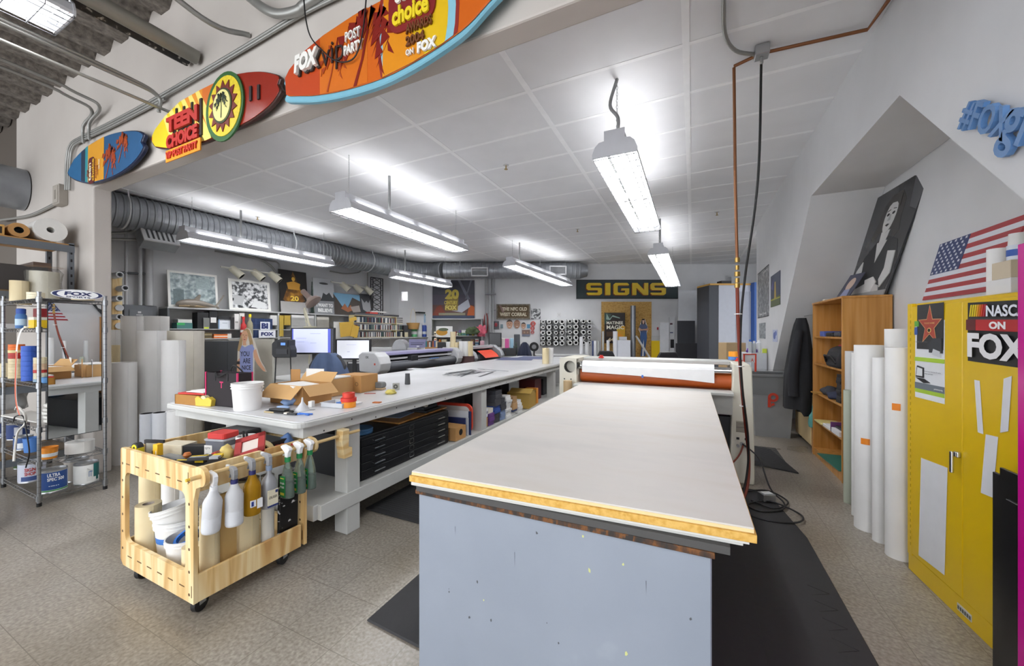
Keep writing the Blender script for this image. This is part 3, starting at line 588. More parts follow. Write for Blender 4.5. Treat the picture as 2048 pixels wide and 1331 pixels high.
# ---- spray bottles on the dowel ----
def bottle(label, y, kind, tip=0, group=None):
    body = dict(white=mat('e6e8ec', .35, trans=.25), amber=mat('d9a42a', .12, trans=.6), grey=mat('9b9da1', .35, .2), green=mat('c7ded0', .08, trans=.8))[kind]
    t = thing('spray_bottle', label, 'bottle', (-2.198, y, .77), 0, 'spray bottles hung on the cart dowel'); t.rotation_euler = (0, tip, 0)
    r = .038; k = dict(white=1.06, amber=1.0, grey=1.0, green=.95)[kind]; q = W(thing_id(t)) if 0 else None
    X = .028; m_ = MB(TR(X, 0, -.285*k)); hb = .13
    if kind == 'grey': pr = [(0, 0), (r, 0), (r+.003, .006), (r+.003, .13), (.036, .15), (.013, .185), (.013, .215)]
    elif kind == 'green': pr = [(0, 0), (.042, 0), (.044, .01), (.042, .06), (.038, .12), (.026, .17), (.014, .20), (.014, .22)]
    else: pr = [(0, 0), (r, 0), (r+.002, .006), (r+.003, .148), (r-.003, .166), (.027, .178), (.02, .196), (.015, .215)]
    m_.lathe([(a, b*1.02) for a, b in pr], body, 22, sq=1.0 if kind != 'green' else .72); m_.obj('bottle_body', t, smooth=40)
    if kind == 'green': MB(TR(X, 0, -.285*k)).lathe([(0, .004), (.040, .004), (.041, .012), (.038, .085), (0, .085)], mat('145c30', .1, trans=.2), 20, sq=.7).obj('liquid', t, smooth=40)
    if kind == 'white': MB(TR(X, 0, -.285*k)).lathe([(r+.0025, .01), (r+.0025, .085)], mat('d6d9de', .4), 22).obj('liquid', t, smooth=40)
    lab = MB(frame((X+.033, -.0 if kind != 'green' else 0, -.285*k), (0, 1, 0)))
    if kind == 'amber': lab.box(-.03, -.004, .05, .085, 0, .008, 'eceef2').box(-.028, -.016, .055, .08, .008, .0085, '2c3f8c').box(.002, .03, .035, .085, 0, .009, 'f2f4f6'); lab.obj('label', t)
    if kind == 'grey': lab.box(-.03, .026, .02, .105, .002, .0095, 'e4ddc4').box(-.03, .026, .012, .022, .002, .0098, '24306e').box(.01, .024, .085, .1, .0095, .0102, '24306e').text('CRUISER', -.026, .058, .046, .014, '3a3a3a', .0098); lab.obj('label', t)
    if kind == 'green': lab = MB(frame((X+.001, -.029, -.285*k), (1, 0, 0))); lab.box(-.026, .02, .01, .13, 0, .003, '11843e').box(-.02, .014, .02, .035, .003, .0035, 'e8d84a').text('simple', -.022, .08, .038, .018, 'f4f4f4', .0035).text('green', -.022, .055, .036, .018, 'f4f4f4', .0035).box(-.02, .012, .115, .12, .003, .0035, 'e8d84a'); lab.obj('label', t)
    cc = dict(white='e8eaee' if tip else '2a2d6a', amber='2a2d6a', grey='8a9ab4', green='1c7f46')[kind]
    MB(TR(X, 0, -.285*k)).cyl(.0165, .208, .235, cc, 16).obj('collar', t, smooth=40)
    tc = dict(white='eef0f3' if tip else '8f9194', amber='8f9194', grey='9a9ca0', green='f1f3f5')[kind]
    z = -.285*k+.235; YZn = MX(((1, 0, 0, X), (0, 0, 1, 0), (0, 1, 0, z), (0, 0, 0, 1)))
    m_ = MB(YZn); m_.prism([(-.012, 0), (.012, 0), (.016, .025), (.014, .05), (.004, .062), (-.046, .066), (-.055, .058), (-.05, .046), (-.02, .04), (-.012, .02)], -.011, .011, tc) if kind != 'green' else m_.prism([(-.012, 0), (.012, 0), (.018, .03), (.03, .045), (.02, .06), (-.03, .07), (-.05, .06), (-.045, .05), (-.014, .03)], -.012, .012, tc)
    m_.obj('spray_head', t, bevel=.003, seg=2)
    m_ = MB(YZn); m_.prism([(-.02, .042), (-.03, .035), (-.04, .005), (-.034, .003), (-.022, .03)], -.006, .006, tc); m_.obj('trigger', t, bevel=.001)
    if kind in ('amber', 'grey') or (kind == 'white' and not tip): MB(YZn).box(-.07, -.045, .05, .068, -.006, .006, 'd4d6d8').obj('nozzle', t, bevel=.002)
    return t
for lb, y, kd, tip in (('white translucent spray bottle nearest the viewer, all-white spray head', 1.075, 'white', .12), ('white translucent spray bottle with grey head and blue collar', 1.165, 'white', 0), ('amber spray bottle with yellow liquid and a white label', 1.255, 'amber', 0), ('grey spray bottle with a cream handwritten label', 1.345, 'grey', 0),
    ('green-labelled clear spray bottle nearest the grey bottle', 1.455, 'green', 0), ('green-labelled clear spray bottle, middle of the three green ones', 1.53, 'green', 0), ('green-labelled clear spray bottle farthest along the dowel', 1.60, 'green', 0)): bottle(lb, y, kd, tip)
# ---- goods in the cart's tray ----
TZ = .671
def tp(u, v, z): return at(u, v, Z=z)
def bxat(name, label, cat, u, v, z, sx, sy, sz, m, rz=0, rx=0, ry=0, bevel=.002, extra=None, Z0=None):
    p = at(u, v, Z=z); mb = MB(TR(p.x, p.y, Z0 if Z0 is not None else z, rz, rx, ry)); mb.box(-sx/2, sx/2, -sy/2, sy/2, 0, sz, m)
    if extra: extra(mb)
    return tag(mb.obj(name, bevel=bevel), label, cat)
def xyz(name, label, cat, x, y, z, sx, sy, sz, m, rz=0, rx=0, ry=0, bevel=.002, extra=None):
    mb = MB(TR(x, y, z, rz, rx, ry)); mb.box(-sx/2, sx/2, -sy/2, sy/2, 0, sz, m)
    if extra: extra(mb)
    return tag(mb.obj(name, bevel=bevel), label, cat)
xyz('picture_frame', 'small black frame with a pale picture standing at the cart tray left corner', 'frame', -3.0, 1.16, TZ, .13, .012, .14, '201f20', .35, extra=lambda m: m.box(-.05, .05, -.0075, -.006, .02, .12, 'b9b7a8').box(-.01, .03, -.008, -.0075, .05, .075, '5a4630'))
xyz('beige_carton', 'flat beige carton in the left part of the cart tray', 'box', -2.86, 1.22, .72, .16, .1, .075, 'd8cfb8', .3); xyz('tray_insert', 'low dark plastic bin under the beige carton in the cart tray', 'bin', -2.86, 1.24, TZ, .26, .2, .046, '3d3d3c', .1)
o = MB(TR(-2.985, 1.075, .775, .2)).cyl(.028, -.016, .016, '222326', 18, ax='Y').ring(.02, .008, -.018, -.016, 'e7d31e', 18, ax='Y').box(0, .03, -.016, .016, -.028, 0, 'd9c71e').obj('tape_measure', bevel=.002); tag(o, 'black and yellow tape measure at the left end of the cart tray', 'tape measure'); o.location.z = .015
xyz('yellow_tool', 'bright yellow plastic tool standing in the cart tray beside the black case', 'tool', -2.83, 1.11, .745, .035, .03, .075, 'e9b71c', .2, bevel=.004, extra=lambda m: m.box(.004, .009, -.0155, -.015, .015, .04, 'f4f4f0'))
xyz('long_black_case', 'long black case lying across the cart tray behind the yellow tool', 'case', -2.73, 1.25, TZ, .2, .05, .12, '161617', .45)
xyz('steel_box', 'clear grey plastic box lying low in the cart tray', 'box', -2.69, 1.12, TZ, .2, .08, .09, mat('85898c', .25, .3), .1)
xyz('dark_tool_strip', 'dark flat metal bar lying in the cart tray', 'tool', -2.66, 1.075, .765, .2, .02, .01, '33373c', 0)
o = MB(TR(-2.60, 1.15, .775)).lathe([(0, -.016), (.012, -.014), (.02, 0), (.014, .014), (0, .017)], 'b8692a', 14, sq=1).obj('wooden_ball', smooth=50); tag(o, 'round orange-brown wooden ball in the cart tray', 'handle')
t = thing('plastic_jar', 'clear plastic tub with a red lid and paper labels standing in the cart tray', 'container', (-2.60, 1.335, TZ), .25)
MB().prism(rrect(.15, .12, .02, 4, -.075, -.06), 0, .15, mat('8d8f98', .12, trans=.45)).obj('tub', t, smooth=40); MB().prism(rrect(.158, .128, .02, 4, -.079, -.064), .15, .162, mat('a2a4aa', .3)).prism(rrect(.13, .11, .02, 4, -.065, -.055), .162, .195, 'c22f2a').obj('lid', t, bevel=.003)
MB().box(-.068, -.012, -.0625, -.061, .01, .125, 'e3e0da').text('QTY', -.062, .1, .04, .014, '555555', 0, T=frame((0, -.063, 0), (1, 0, 0))).obj('label', t)
m_ = MB(frame((.077, -.05, 0), (0, 1, 0))); m_.box(0, .1, .03, .12, 0, .001, 'f0f0ee')
for k in range(9): a = R.uniform(0, 3); x, y = R.uniform(.015, .085), R.uniform(.045, .105); m_.box(x-.014, x+.014, y-.0015, y+.0015, .001, .0014, '222222', TR(0, 0, 0))
m_.obj('label', t)
xyz('black_machine_case', 'black handled tool case behind the red lidded tub in the cart tray', 'case', -2.70, 1.46, TZ, .24, .18, .17, '202022', .1, bevel=.01); xyz('dark_case', 'low black case at the back right of the cart tray', 'case', -2.44, 1.5, TZ, .22, .12, .13, '1a1a1b', 0)
o = MB(TR(-2.52, 1.19, .755, .35, 0, -.42)).box(-.13, .1, -.014, .014, -.006, .006, 'd9d5c8').box(-.03, .03, -.0142, .0142, -.0065, .0065, 'b5382a').box(.07, .1, -.0142, .0142, -.0065, .0065, 'b5382a').obj('squeegee_handle', bevel=.002); tag(o, 'white and red long stick leaning across the cart tray', 'tool')
xyz('tool_bin', 'low dark bin under the yellow utility knives in the cart tray', 'bin', -2.43, 1.155, TZ, .26, .15, .095, '2c2d2f', .0)
for i, (x, y, rz, c, lb) in enumerate(((-2.45, 1.1, .5, 'e2c31c', 'yellow and black utility knife nearest the cart corner'), (-2.42, 1.16, .75, 'dfc020', 'yellow and black utility knife lying over the other one in the tray'), (-2.36, 1.12, .6, '9ea2a6', 'steel snips lying beside the yellow knives in the tray'))):
    z = .768+.012*i; o = MB(TR(x, y, z, rz)).box(-.075, .075, -.014, .014, 0, .016, '1d1d1f').box(-.07, .01, -.006, .006, .016, .018, c).box(.03, .075, -.0145, .0145, .004, .0175, c).obj('utility_knife', bevel=.003); tag(o, lb, 'knife')
t = thing('white_cup', 'small white pail holding black tool handles in the cart tray', 'cup', (-2.49, 1.405, TZ)); MB().lathe([(0, 0), (.042, 0), (.052, .15), (.055, .15), (.055, .165), (.048, .165), (.04, .01), (0, .008)], WHITE, 22).obj('body', t, smooth=40); MB().lathe([(.0485, .07), (.05, .095)], 'd99a88', 22).obj('pink_band', t)
for dx in (-.015, .018): MB(TR(dx, 0, .1, 0, .1)).box(-.006, .006, -.005, .005, 0, .095, BLACK).obj('tool_handle', t, bevel=.002)
o = MB(TR(-2.36, 1.425, .755, .5, .25)).ring(.062, .053, -.018, .018, 'e2d09a', 26, ax='Y').obj('masking_tape_roll', smooth=40); tag(o, 'cream masking tape roll standing on edge in the cart tray', 'tape roll')
def blob(name, label, cat, p, rx, ry, rz_, m, amp=.25, seed=1, rot=0, sub=3):
    bm = bmesh.new(); bmesh.ops.create_icosphere(bm, subdivisions=sub, radius=1); from mathutils import noise
    for v in bm.verts:
        d = 1+amp*noise.noise(v.co*1.6+V((seed*3.1, seed, 0)))+amp*.5*noise.noise(v.co*4+V((seed, 0, seed))); v.co *= d; v.co.x *= rx; v.co.y *= ry; v.co.z *= rz_; v.co.z = max(v.co.z, -rz_*.6)
    me = bpy.data.meshes.new(name); bm.to_mesh(me); bm.free(); me.materials.append(mat(m) if isinstance(m, str) else m)
    me.polygons.foreach_set('use_smooth', [True]*len(me.polygons)); o = bpy.data.objects.new(name, me); C.objects.link(o); o.location = (p[0], p[1], p[2]+rz_*.6); o.rotation_euler = (0, 0, rot); return tag(o, label, cat)
blob('work_glove', 'crumpled cream-yellow work glove in the cart tray', 'glove', (-2.45, 1.275, TZ), .045, .05, .09, mat('dcc678', .8, bump=.5), .3, 3)
blob('blue_cloth', 'blue cloth at the far end of the cart tray, under the table edge', 'cloth', (-2.36, 1.57, TZ+.05), .06, .04, .06, '4a6a9c', .4, 5)
# red square frame leaning on the rail
o = MB(frame((-2.37, 1.36, .80), (.9, .43, 0)) @ MX.Rotation(-.95, 4, 'X') @ MX.Rotation(.45, 4, 'Z'))
sq = .078
for a in ((-sq, sq, sq-.035, sq), (-sq, sq, -sq, -sq+.035), (-sq, -sq+.035, -sq, sq), (sq-.035, sq, -sq, sq)): o.box(a[0], a[1], a[2], a[3], 0, .012, '9c1f1c')
o.box(-sq, sq, -sq, sq, -.004, 0, 'e8832c').box(-sq+.035, sq-.035, -sq+.035, sq-.035, 0, .003, 'd8cdc4'); o = o.obj('acrylic_square', bevel=.0015); tag(o, 'square red and orange acrylic frame leaning out of the cart tray', 'frame')
for i in range(2): o = MB(TR(-2.31+.02*i, 1.50+.04*i, .765, .4+.2*i)).box(-.045, .045, -.009, .009, 0, .012, 'a8282a').obj('red_knife', bevel=.002); tag(o, ('nearer' if i == 0 else 'farther')+' small dark red knife at the back of the cart tray', 'knife')
# ================= GOODS ON THE LONG WORKTABLE =================
TT = .9115
def tz(u, v, z=TT): return at(u, v, Z=z)
# wooden tray with folders
t = thing('wooden_tray', 'shallow brown wooden tray full of papers at the left corner of the worktable', 'tray', (-3.56, 1.68, TT), .12)
for a in ((-.15, .15, -.11, -.095), (-.15, .15, .095, .11), (-.15, -.138, -.11, .11), (.138, .15, -.11, .11)): MB().box(a[0], a[1], a[2], a[3], 0, .075, 'a8752c').obj('side', t, bevel=.001)
MB().box(-.138, .138, -.095, .095, 0, .008, '8a6024').obj('base', t)
o = MB(TR(-3.57, 1.69, TT+.076, .2)).box(-.13, .14, -.1, .1, 0, .012, 'c5332b').obj('red_folder', bevel=.001); tag(o, 'red folder lying on top of the brown wooden tray', 'folder')
for i, (dx, rz, c) in enumerate(((0, .05, 'dcdcdc'), (.02, .3, 'ecebe8'), (.03, -.1, 'f2f2f0'))):
    o = MB(TR(-3.55+dx, 1.7, TT+.0885+.004*i, rz)).box(-.11, .12, -.08, .09, 0, .0035, c).obj('paper_sheet'); tag(o, ('lowest', 'middle', 'top')[i]+' loose white paper over the red folder on the wooden tray', 'paper', 'papers on the red folder')
t = thing('tape_dispenser', 'yellow tape dispenser standing in front of the wooden tray', 'dispenser', (-3.38, 1.61, TT), .2)
MB(XZ).prism([(-.07, 0), (.08, 0), (.09, .05), (.05, .07), (.0, .05), (-.05, .075), (-.075, .06)], -.022, .022, 'dcbf45').obj('body', t, bevel=.005, seg=2); MB(TR(.0, 0, .05)).cyl(.03, -.016, .016, 'd8cfa8', 18, ax='Y').obj('tape', t, smooth=40)
# tote bag
p = tz(470, 814)
t = thing('tote_bag', 'black shopping bag with magenta edges standing on the worktable', 'bag', (-3.235, 1.70, TT), .10)
BK = mat('221c20', .8, var=.2); PK = mat('c4215f', .6)
w2, d2, hh = .175, .055, .255
MB().box(-w2, w2, -d2, -d2+.004, 0, hh, BK).obj('front_panel', t); MB().box(-w2, w2, d2-.004, d2, 0, hh, BK).obj('back_panel', t); MB().box(-w2, w2, -d2, d2, 0, .004, BK).obj('bottom', t)
for s in (-1, 1): MB().box(s*w2-.002, s*w2+.002, -d2, d2, 0, hh, BK).obj('side_panel', t)
for sx in (-1, 1):
    for sy in (-1, 1): MB().box(sx*w2-.005, sx*w2+.005, sy*d2-.005, sy*d2+.005, 0, hh+.004, PK).obj('edge_trim', t)
for s in (-1, 1): MB().tube(smoothp([(-.07, s*d2, hh-.06), (-.065, s*(d2+.003), hh), (0, s*(d2+.004)-.02, hh-.03 if s < 0 else hh+.05), (.065, s*(d2+.003), hh), (.07, s*d2, hh-.06)], 5), .006, BLACK, 6).obj('handle', t)
MB(frame((0, -d2-.0005, 0), (1, 0, 0))).text('T', -.02, .14, .04, .05, PK, .001, .03).obj('printed_letter', t)
bucket('plastic_bucket', 'tall white bucket with a wire handle in front of the black and magenta bag', (-2.945, 1.67, TT), .098, .195, WHITE, rot=(0, 0, .45), arcs=-1.05)
# open cardboard box
t = thing('open_carton', 'open brown cardboard carton with its flaps folded out on the worktable', 'box', (-2.885, 2.05, TT), .02)
w2, d2, hh = .19, .13, .15
for a in ((-w2, w2, -d2, -d2+.004), (-w2, w2, d2-.004, d2)): MB().box(a[0], a[1], a[2], a[3], 0, hh, KRAFT).obj('side', t)
for s in (-1, 1): MB().box(s*w2-.002, s*w2+.002, -d2, d2, 0, hh, KRAFT).obj('side', t)
MB().box(-w2, w2, -d2, d2, 0, .004, KRAFT).obj('bottom', t)
MB(TR(0, -d2, hh, 0, .75)).box(-w2, w2, -.13, 0, -.002, .002, KRAFTL).obj('flap', t); MB(TR(0, d2, hh, 0, .9)).box(-w2, w2, 0, .1, -.002, .002, KRAFTL).obj('flap', t)
MB(TR(w2, 0, hh, 0, 0, .75)).box(0, .11, -d2, d2, -.002, .002, KRAFTL).obj('flap', t); MB(TR(-w2, 0, hh, 0, 0, -.6)).box(-.1, 0, -d2, d2, -.002, .002, KRAFTL).obj('flap', t)
m_ = MB(frame((-.1, -d2-.001, .04), (1, 0, 0))); m_.ring(.032, .029, 0, .0006, '4a3520', 20, TR(.02, .03, 0)); m_.text('MONO', -.005, .022, .05, .016, '4a3520', .0006); m_.obj('print', t)
o = MB(TR(-2.89, 2.03, TT+.075, -.22)).box(-.15, .15, -.1, .1, 0, .072, 'eeeeec').obj('paper_ream', bevel=.002); tag(o, 'stack of white paper inside the open brown carton', 'paper')
xyz('upright_card', 'small brown cardboard square standing up behind the open carton', 'card', -3.2, 2.22, TT, .09, .004, .235, KRAFT, .35)
xyz('photo_card', 'small dark blue photo card next to the brown cardboard square', 'card', -3.16, 2.33, TT, .06, .004, .22, 'e8e8e8', .3, extra=lambda m: m.box(-.02, .028, -.0026, -.0021, .12, .21, '2f4a5c'))
xyz('white_card', 'white card standing in the carton behind the open flaps', 'card', -2.95, 2.225, TT, .17, .004, .25, 'e2e1dc', .3)
xyz('paper_pile', 'pile of white papers on the second brown carton', 'paper', -3.0, 2.42, TT+.151, .28, .2, .012, 'ececea', .1)
bxx = thing('carton', 'closed brown cardboard carton behind the open one on the worktable', 'box', (-3.02, 2.42, TT), .1); MB().box(-.16, .16, -.13, .13, 0, .15, KRAFTL).obj('body', bxx, bevel=.002); MB().box(-.025, .025, -.131, .131, .1, .1505, 'c6a577').obj('tape_strip', bxx)
bxx = thing('printed_carton', 'brown carton with a black printed mark, behind the red tape rolls', 'box', (-2.93, 2.68, TT), .12); MB().box(-.15, .13, -.12, .12, 0, .16, KRAFT).obj('body', bxx, bevel=.002); m_ = MB(frame((0, -.1205, 0), (1, 0, 0))); m_.box(-.03, .02, .07, .12, 0, .0006, '2a2320').ring(.018, .015, 0, .0006, '2a2320', 16, TR(.08, .08, 0)); m_.obj('print', bxx)
for i, (z, h, r, c, lb) in enumerate(((0, .044, .051, 'e8911f', 'orange tape roll at the bottom of the stack on the worktable'), (.044, .028, .056, 'cf3022', 'wide red tape roll in the middle of the stack on the worktable'), (.072, .038, .044, 'cc3a28', 'small red tape roll on top of the stack'))):
    o = MB(TR(-2.345, 2.05, TT+z)).ring(r, r*.62, 0, h-.001, c, 28).obj('tape_roll', smooth=40, bevel=.001); tag(o, lb, 'tape roll')
blob('blue_glove', 'crumpled pale blue disposable glove beside the open carton', 'glove', tz(583, 808), .055, .06, .045, mat('8fabd6', .5, bump=.3), .5, 2); blob('blue_glove', 'pale blue glove lying flat in front of the crumpled one', 'glove', tz(566, 817), .06, .035, .014, mat('9ab4dc', .5, bump=.3), .4, 8)
p = tz(597, 822); o = MB(TR(p.x, p.y+.03, TT)).lathe([(.046, 0), (.048, 0), (.046, .008), (.008, .062), (.005, .095), (.003, .095), (.006, .06), (.043, .008)], mat('eef0f4', .25, trans=.3), 24).obj('funnel', smooth=40); tag(o, 'white plastic funnel standing upside down on the worktable', 'funnel')
p = tz(548, 826); o = MB(TR(p.x, p.y+.04, TT, .15)).prism([(-.1, -.035), (.09, -.04), (.1, .03), (.02, .06), (-.08, .045)], 0, .012, '1b1b1d').prism([(-.08, -.02), (.07, -.025), (.06, .03), (-.06, .03)], .012, .026, '26272a').box(-.1, -.01, -.042, -.034, 0, .01, 'c8b48a').obj('black_pad', bevel=.004); tag(o, 'black rubber sanding pad with a tan edge at the worktable front corner', 'tool')
p = tz(576, 830); o = MB(TR(p.x, p.y+.02, TT, .2)).box(-.05, .05, -.012, .012, 0, .014, '2a2b2e').box(-.05, -.02, -.0122, .0122, .002, .0142, 'ded9cc').obj('cutter', bevel=.002); tag(o, 'small black cutter beside the blue clip at the table edge', 'tool')
p = tz(603, 830); m_ = MB(TR(p.x, p.y+.015, TT, .25)); m_.tube([(-.05, -.012, .006), (0, 0, .008), (.06, .012, .006)], .006, '3f74cc', 6).tube([(-.045, .016, .006), (0, .002, .008), (.055, -.016, .006)], .006, '3f74cc', 6); o = m_.obj('blue_pliers', smooth=50); tag(o, 'pair of blue plastic pliers lying at the worktable corner', 'pliers')
p = tz(663, 815); t = thing('plastic_tray', 'shallow translucent white plastic tray on the worktable edge', 'tray', (p.x-.01, p.y+.07, TT), .12)
m_ = MB(); WT = mat('dfe2e6', .35, trans=.2)
for a in ((-.1, .1, -.07, -.066, 0, .035), (-.1, .1, .066, .07, 0, .035), (-.1, -.096, -.07, .07, 0, .035), (.096, .1, -.07, .07, 0, .035), (-.1, .1, -.07, .07, 0, .003), (-.106, .106, -.076, -.07, .031, .035), (-.106, .106, .07, .076, .031, .035), (-.106, -.1, -.07, .07, .031, .035), (.1, .106, -.07, .07, .031, .035)): m_.box(*a, WT)
m_.obj('body', t)
xyz('white_note', 'white paper strip with a blue mark behind the plastic tray', 'paper', -2.47, 2.17, TT, .2, .06, .012, 'ecedf0', .1, extra=lambda m: m.box(-.03, 0, -.031, .031, .004, .0125, '5b8ad0')); xyz('blue_block', 'low blue plastic case beside the stacked tape rolls', 'case', -2.43, 2.06, TT, .07, .05, .03, '4f82cc', .1, bevel=.004)
xyz('small_white_clip', 'small folded white card by the plastic tray', 'card', -2.60, 1.93, TT, .03, .04, .045, 'e9e9e6', .4); xyz('thin_steel_rule', 'thin grey steel rule lying behind the funnel', 'ruler', -2.55, 1.83, TT, .16, .02, .002, '8f9296', .5)
# scrubber, sponge, cloth, cylinder
o = MB(TR(*tz(750, 778)[:2], TT+.02, .12)).prism(rrect(.22, .055, .025, 5, -.11, 0), -.035, .035, mat('7a7b7a', .9, bump=.6), XZ).box(-.1, .11, -.03, .03, -.018, .0, 'd6b892').obj('sanding_block', bevel=.004); tag(o, 'long grey fabric applicator with a wooden base on the worktable', 'tool')
o = MB(TR(*tz(792, 779)[:2], TT, .5)).box(-.03, .03, -.016, .016, 0, .065, mat('9b9b94', .35, .5)).ring(.022, .008, -.018, -.016, '4a4a44', 18, TR(0, 0, .034), 'Y').obj('steel_tape_measure', bevel=.008, seg=2); tag(o, 'chrome tape measure standing beside the yellow cloth', 'tape measure')
blob('yellow_cloth', 'crumpled pale yellow cloth on the worktable edge', 'cloth', tz(781, 787), .05, .05, .025, mat('d3c56c', .8, bump=.4), .5, 4)
o = MB(TR(*tz(815, 768)[:2], TT)).lathe([(0, 0), (.028, 0), (.03, .006), (.025, .10), (.025, .118), (0, .12)], '4b4c4f', 22).obj('charcoal_cylinder', smooth=40); tag(o, 'charcoal grey cylinder standing alone on the worktable', 'cylinder')
o = MB(TR(*tz(741, 757)[:2], TT, .1)).cyl(.019, -.035, .035, 'e6c81c', 16, TR(0, 0, .019), 'X').box(.01, .03, -.02, .02, 0, .038, '3a3a38').obj('yellow_tape_measure', smooth=40); tag(o, 'small bright yellow spool lying at the back edge of the worktable', 'spool')
o = MB(TR(*tz(740, 787)[:2], TT, .6)).box(-.05, .05, -.003, .003, 0, .006, '9c3a2c').obj('pencil'); tag(o, 'thin dark red pencil on the worktable near the tape rolls', 'pencil')
o = MB(TR(-2.28, 2.27, TT, .3)).box(-.03, .03, -.02, .02, 0, .008, 'b8672c').obj('brown_block'); tag(o, 'small flat brown block beside the orange tape roll', 'block')
for i in range(11):
    u = 925+R.uniform(-8, 62); v = 749-R.uniform(0, 7); p = tz(u, v); a = R.uniform(1.0, 1.9)
    o = MB(TR(p.x, p.y, TT+.0015*i, a)).box(-.3, .3, -.014, .014, 0, .0012, mat('55585e', .4)).obj('vinyl_strip'); tag(o, 'thin grey vinyl strip in the scattered heap on the worktable', 'strip', 'vinyl strips heaped on the worktable')
p = tz(985, 742); o = MB(TR(p.x, p.y, TT+.018, -.25)).box(-.3, .3, -.01, .01, 0, .003, '74777c').obj('grey_ruler'); tag(o, 'long grey ruler lying across the vinyl strips', 'ruler')
for i, (u, v, rz) in enumerate(((1030, 717, .3), (1066, 715, .1))):
    p = tz(u, v); o = MB(TR(p.x, p.y, TT+.002*i, rz)).box(-.35, .4, -.45, .4, 0, .0018, '4d5478').obj('blue_sheet'); tag(o, ('left', 'right')[i]+' slate blue vinyl sheet lying at the far end of the worktable', 'sheet')
p = tz(860, 738); o = MB(TR(p.x, p.y, TT, .2)).box(-.35, .35, -.1, .1, 0, .0015, 'bfc1c4').obj('cut_sheet'); tag(o, 'pale grey sheet near the back edge of the worktable', 'sheet')
for i, (u, h, m, lb) in enumerate(((1091, .4, MASK, 'cream roll standing at the far end of the worktable'), (1101, .38, PAPERW, 'white roll standing at the far end of the worktable beside the cream one'))):
    p = tz(u, 727-i); roll('upright_roll', lb, (p.x, p.y, TT), .055 if i else .06, .285, m, .4)
o = MB(TR(-2.5, 7.3, TT+.3)) if 0 else None
# ================= WIRE RACK (left) =================
RX0, RX1, RY0, RY1 = -5.93, -5.0, 1.17, 1.57
t = thing('wire_shelving_rack', 'chrome wire shelving rack crammed with tape rolls and paint cans at the left', 'shelf', ((RX0+RX1)/2, (RY0+RY1)/2, 0))
CHR = mat('9a9c9e', .28, .9)
for x in (RX0, RX1):
    for y in (RY0, RY1):
        m_ = W(t, TR(x, y, 0)); m_.cyl(.0125, .03, 1.81, CHR, 12); m_.cyl(.016, 0, .03, BLACK, 10); m_.cyl(.0145, 1.81, 1.82, CHR, 12)
        for k in range(34): m_.cyl(.0132, .06+k*.052, .063+k*.052, mat('6a6c6e', .4, .8), 10)
        m_.obj('post', t, smooth=40)
SZ = [.08, .37, .66, 1.035, 1.51, 1.765]
for z in SZ:
    m_ = W(t)
    for y in (RY0, RY1):
        for dz in (0, -.03): m_.tube([(RX0, y, z+dz), (RX1, y, z+dz)], .003, CHR, 5)
        n = 26; m_.tube([(RX0+(RX1-RX0)*k/n, y, z-(.03 if k % 2 else 0)) for k in range(n+1)], .002, CHR, 4)
    for x in (RX0, RX1):
        for dz in (0, -.03): m_.tube([(x, RY0, z+dz), (x, RY1, z+dz)], .003, CHR, 5)
        n = 12; m_.tube([(x, RY0+(RY1-RY0)*k/n, z-(.03 if k % 2 else 0)) for k in range(n+1)], .002, CHR, 4)
    for k in range(1, 30): x = RX0+(RX1-RX0)*k/30; m_.tube([(x, RY0, z), (x, RY1, z)], .0017, CHR, 3)
    for x in (RX0, RX1):
        for y in (RY0, RY1): m_.cyl(.019, z-.035, z+.012, CHR, 10, TR(x, y, 0))
    m_.obj('wire_shelf', t, smooth=40)
o = MB(TR(-4.972, 1.375, 0, .075)).box(-.004, 0, -.17, .17, .56, 1.735, '17181a').box(0, .001, -.165, .165, .565, 1.73, mat('f4f6f8', .01, 1, var=0)).obj('mirror'); tag(o, 'tall frameless mirror leaning on the end of the wire rack', 'mirror')
# top shelf
z0 = 1.768
def rp(u, y, z=0):   # on the plane Y = y
    p = at(u, 600, Y=y); return p.x
roll('cream_masking_roll', 'cream masking roll standing at the front left of the rack top', (rp(32, 1.22), 1.24, z0), .062, .2, MASK, .45); roll('tall_masking_roll', 'taller cream roll behind the front one on the rack top', (rp(52, 1.4), 1.38, z0), .06, .29, MASK, .4)
roll('wrapped_roll', 'big cream roll in crinkled clear plastic on the rack top', (rp(95, 1.42), 1.40, z0), .10, .31, mat('e2dcc8', .2, bump=.5, scale=20), .4)
m_ = MB(TR(rp(95, 1.42), 1.40, z0)); vs_ = []; n = 22; rs = [(.112, 0), (.12, .1), (.112, .2), (.125, .3), (.09, .345), (.13, .36)]
for i in range(n):
    for r, z in rs: q = r*(1+.1*sin(i*2.3+z*40)+R.uniform(-.05, .05)); vs_.append((q*cos(2*pi*i/n), q*sin(2*pi*i/n), z))
k = len(rs); m_.add(vs_, [(i*k+j, ((i+1) % n)*k+j, ((i+1) % n)*k+j+1, i*k+j+1) for i in range(n) for j in range(k-1)], mat('e8eaec', .08, trans=.9, alpha=.35)); o = m_.obj('plastic_wrap', smooth=60); o.parent = bpy.data.objects['wrapped_roll.001'] if 'wrapped_roll.001' in bpy.data.objects else None
o.matrix_parent_inverse = MX.Translation(-V((rp(95, 1.42), 1.40, z0)))
for i in range(3): roll('flat_tape_roll', 'flat cream tape roll in the low stack at the rack top front', (rp(66, 1.22), 1.235, z0+.023*i), .055, .022, mat('e5dcbf'), .5, group='flat tape rolls stacked on the rack top')
roll('flat_masking_roll', 'wide flat cream roll under clear plastic at the right of the rack top', (-5.12, 1.46, z0), .075, .07, MASK, .4)
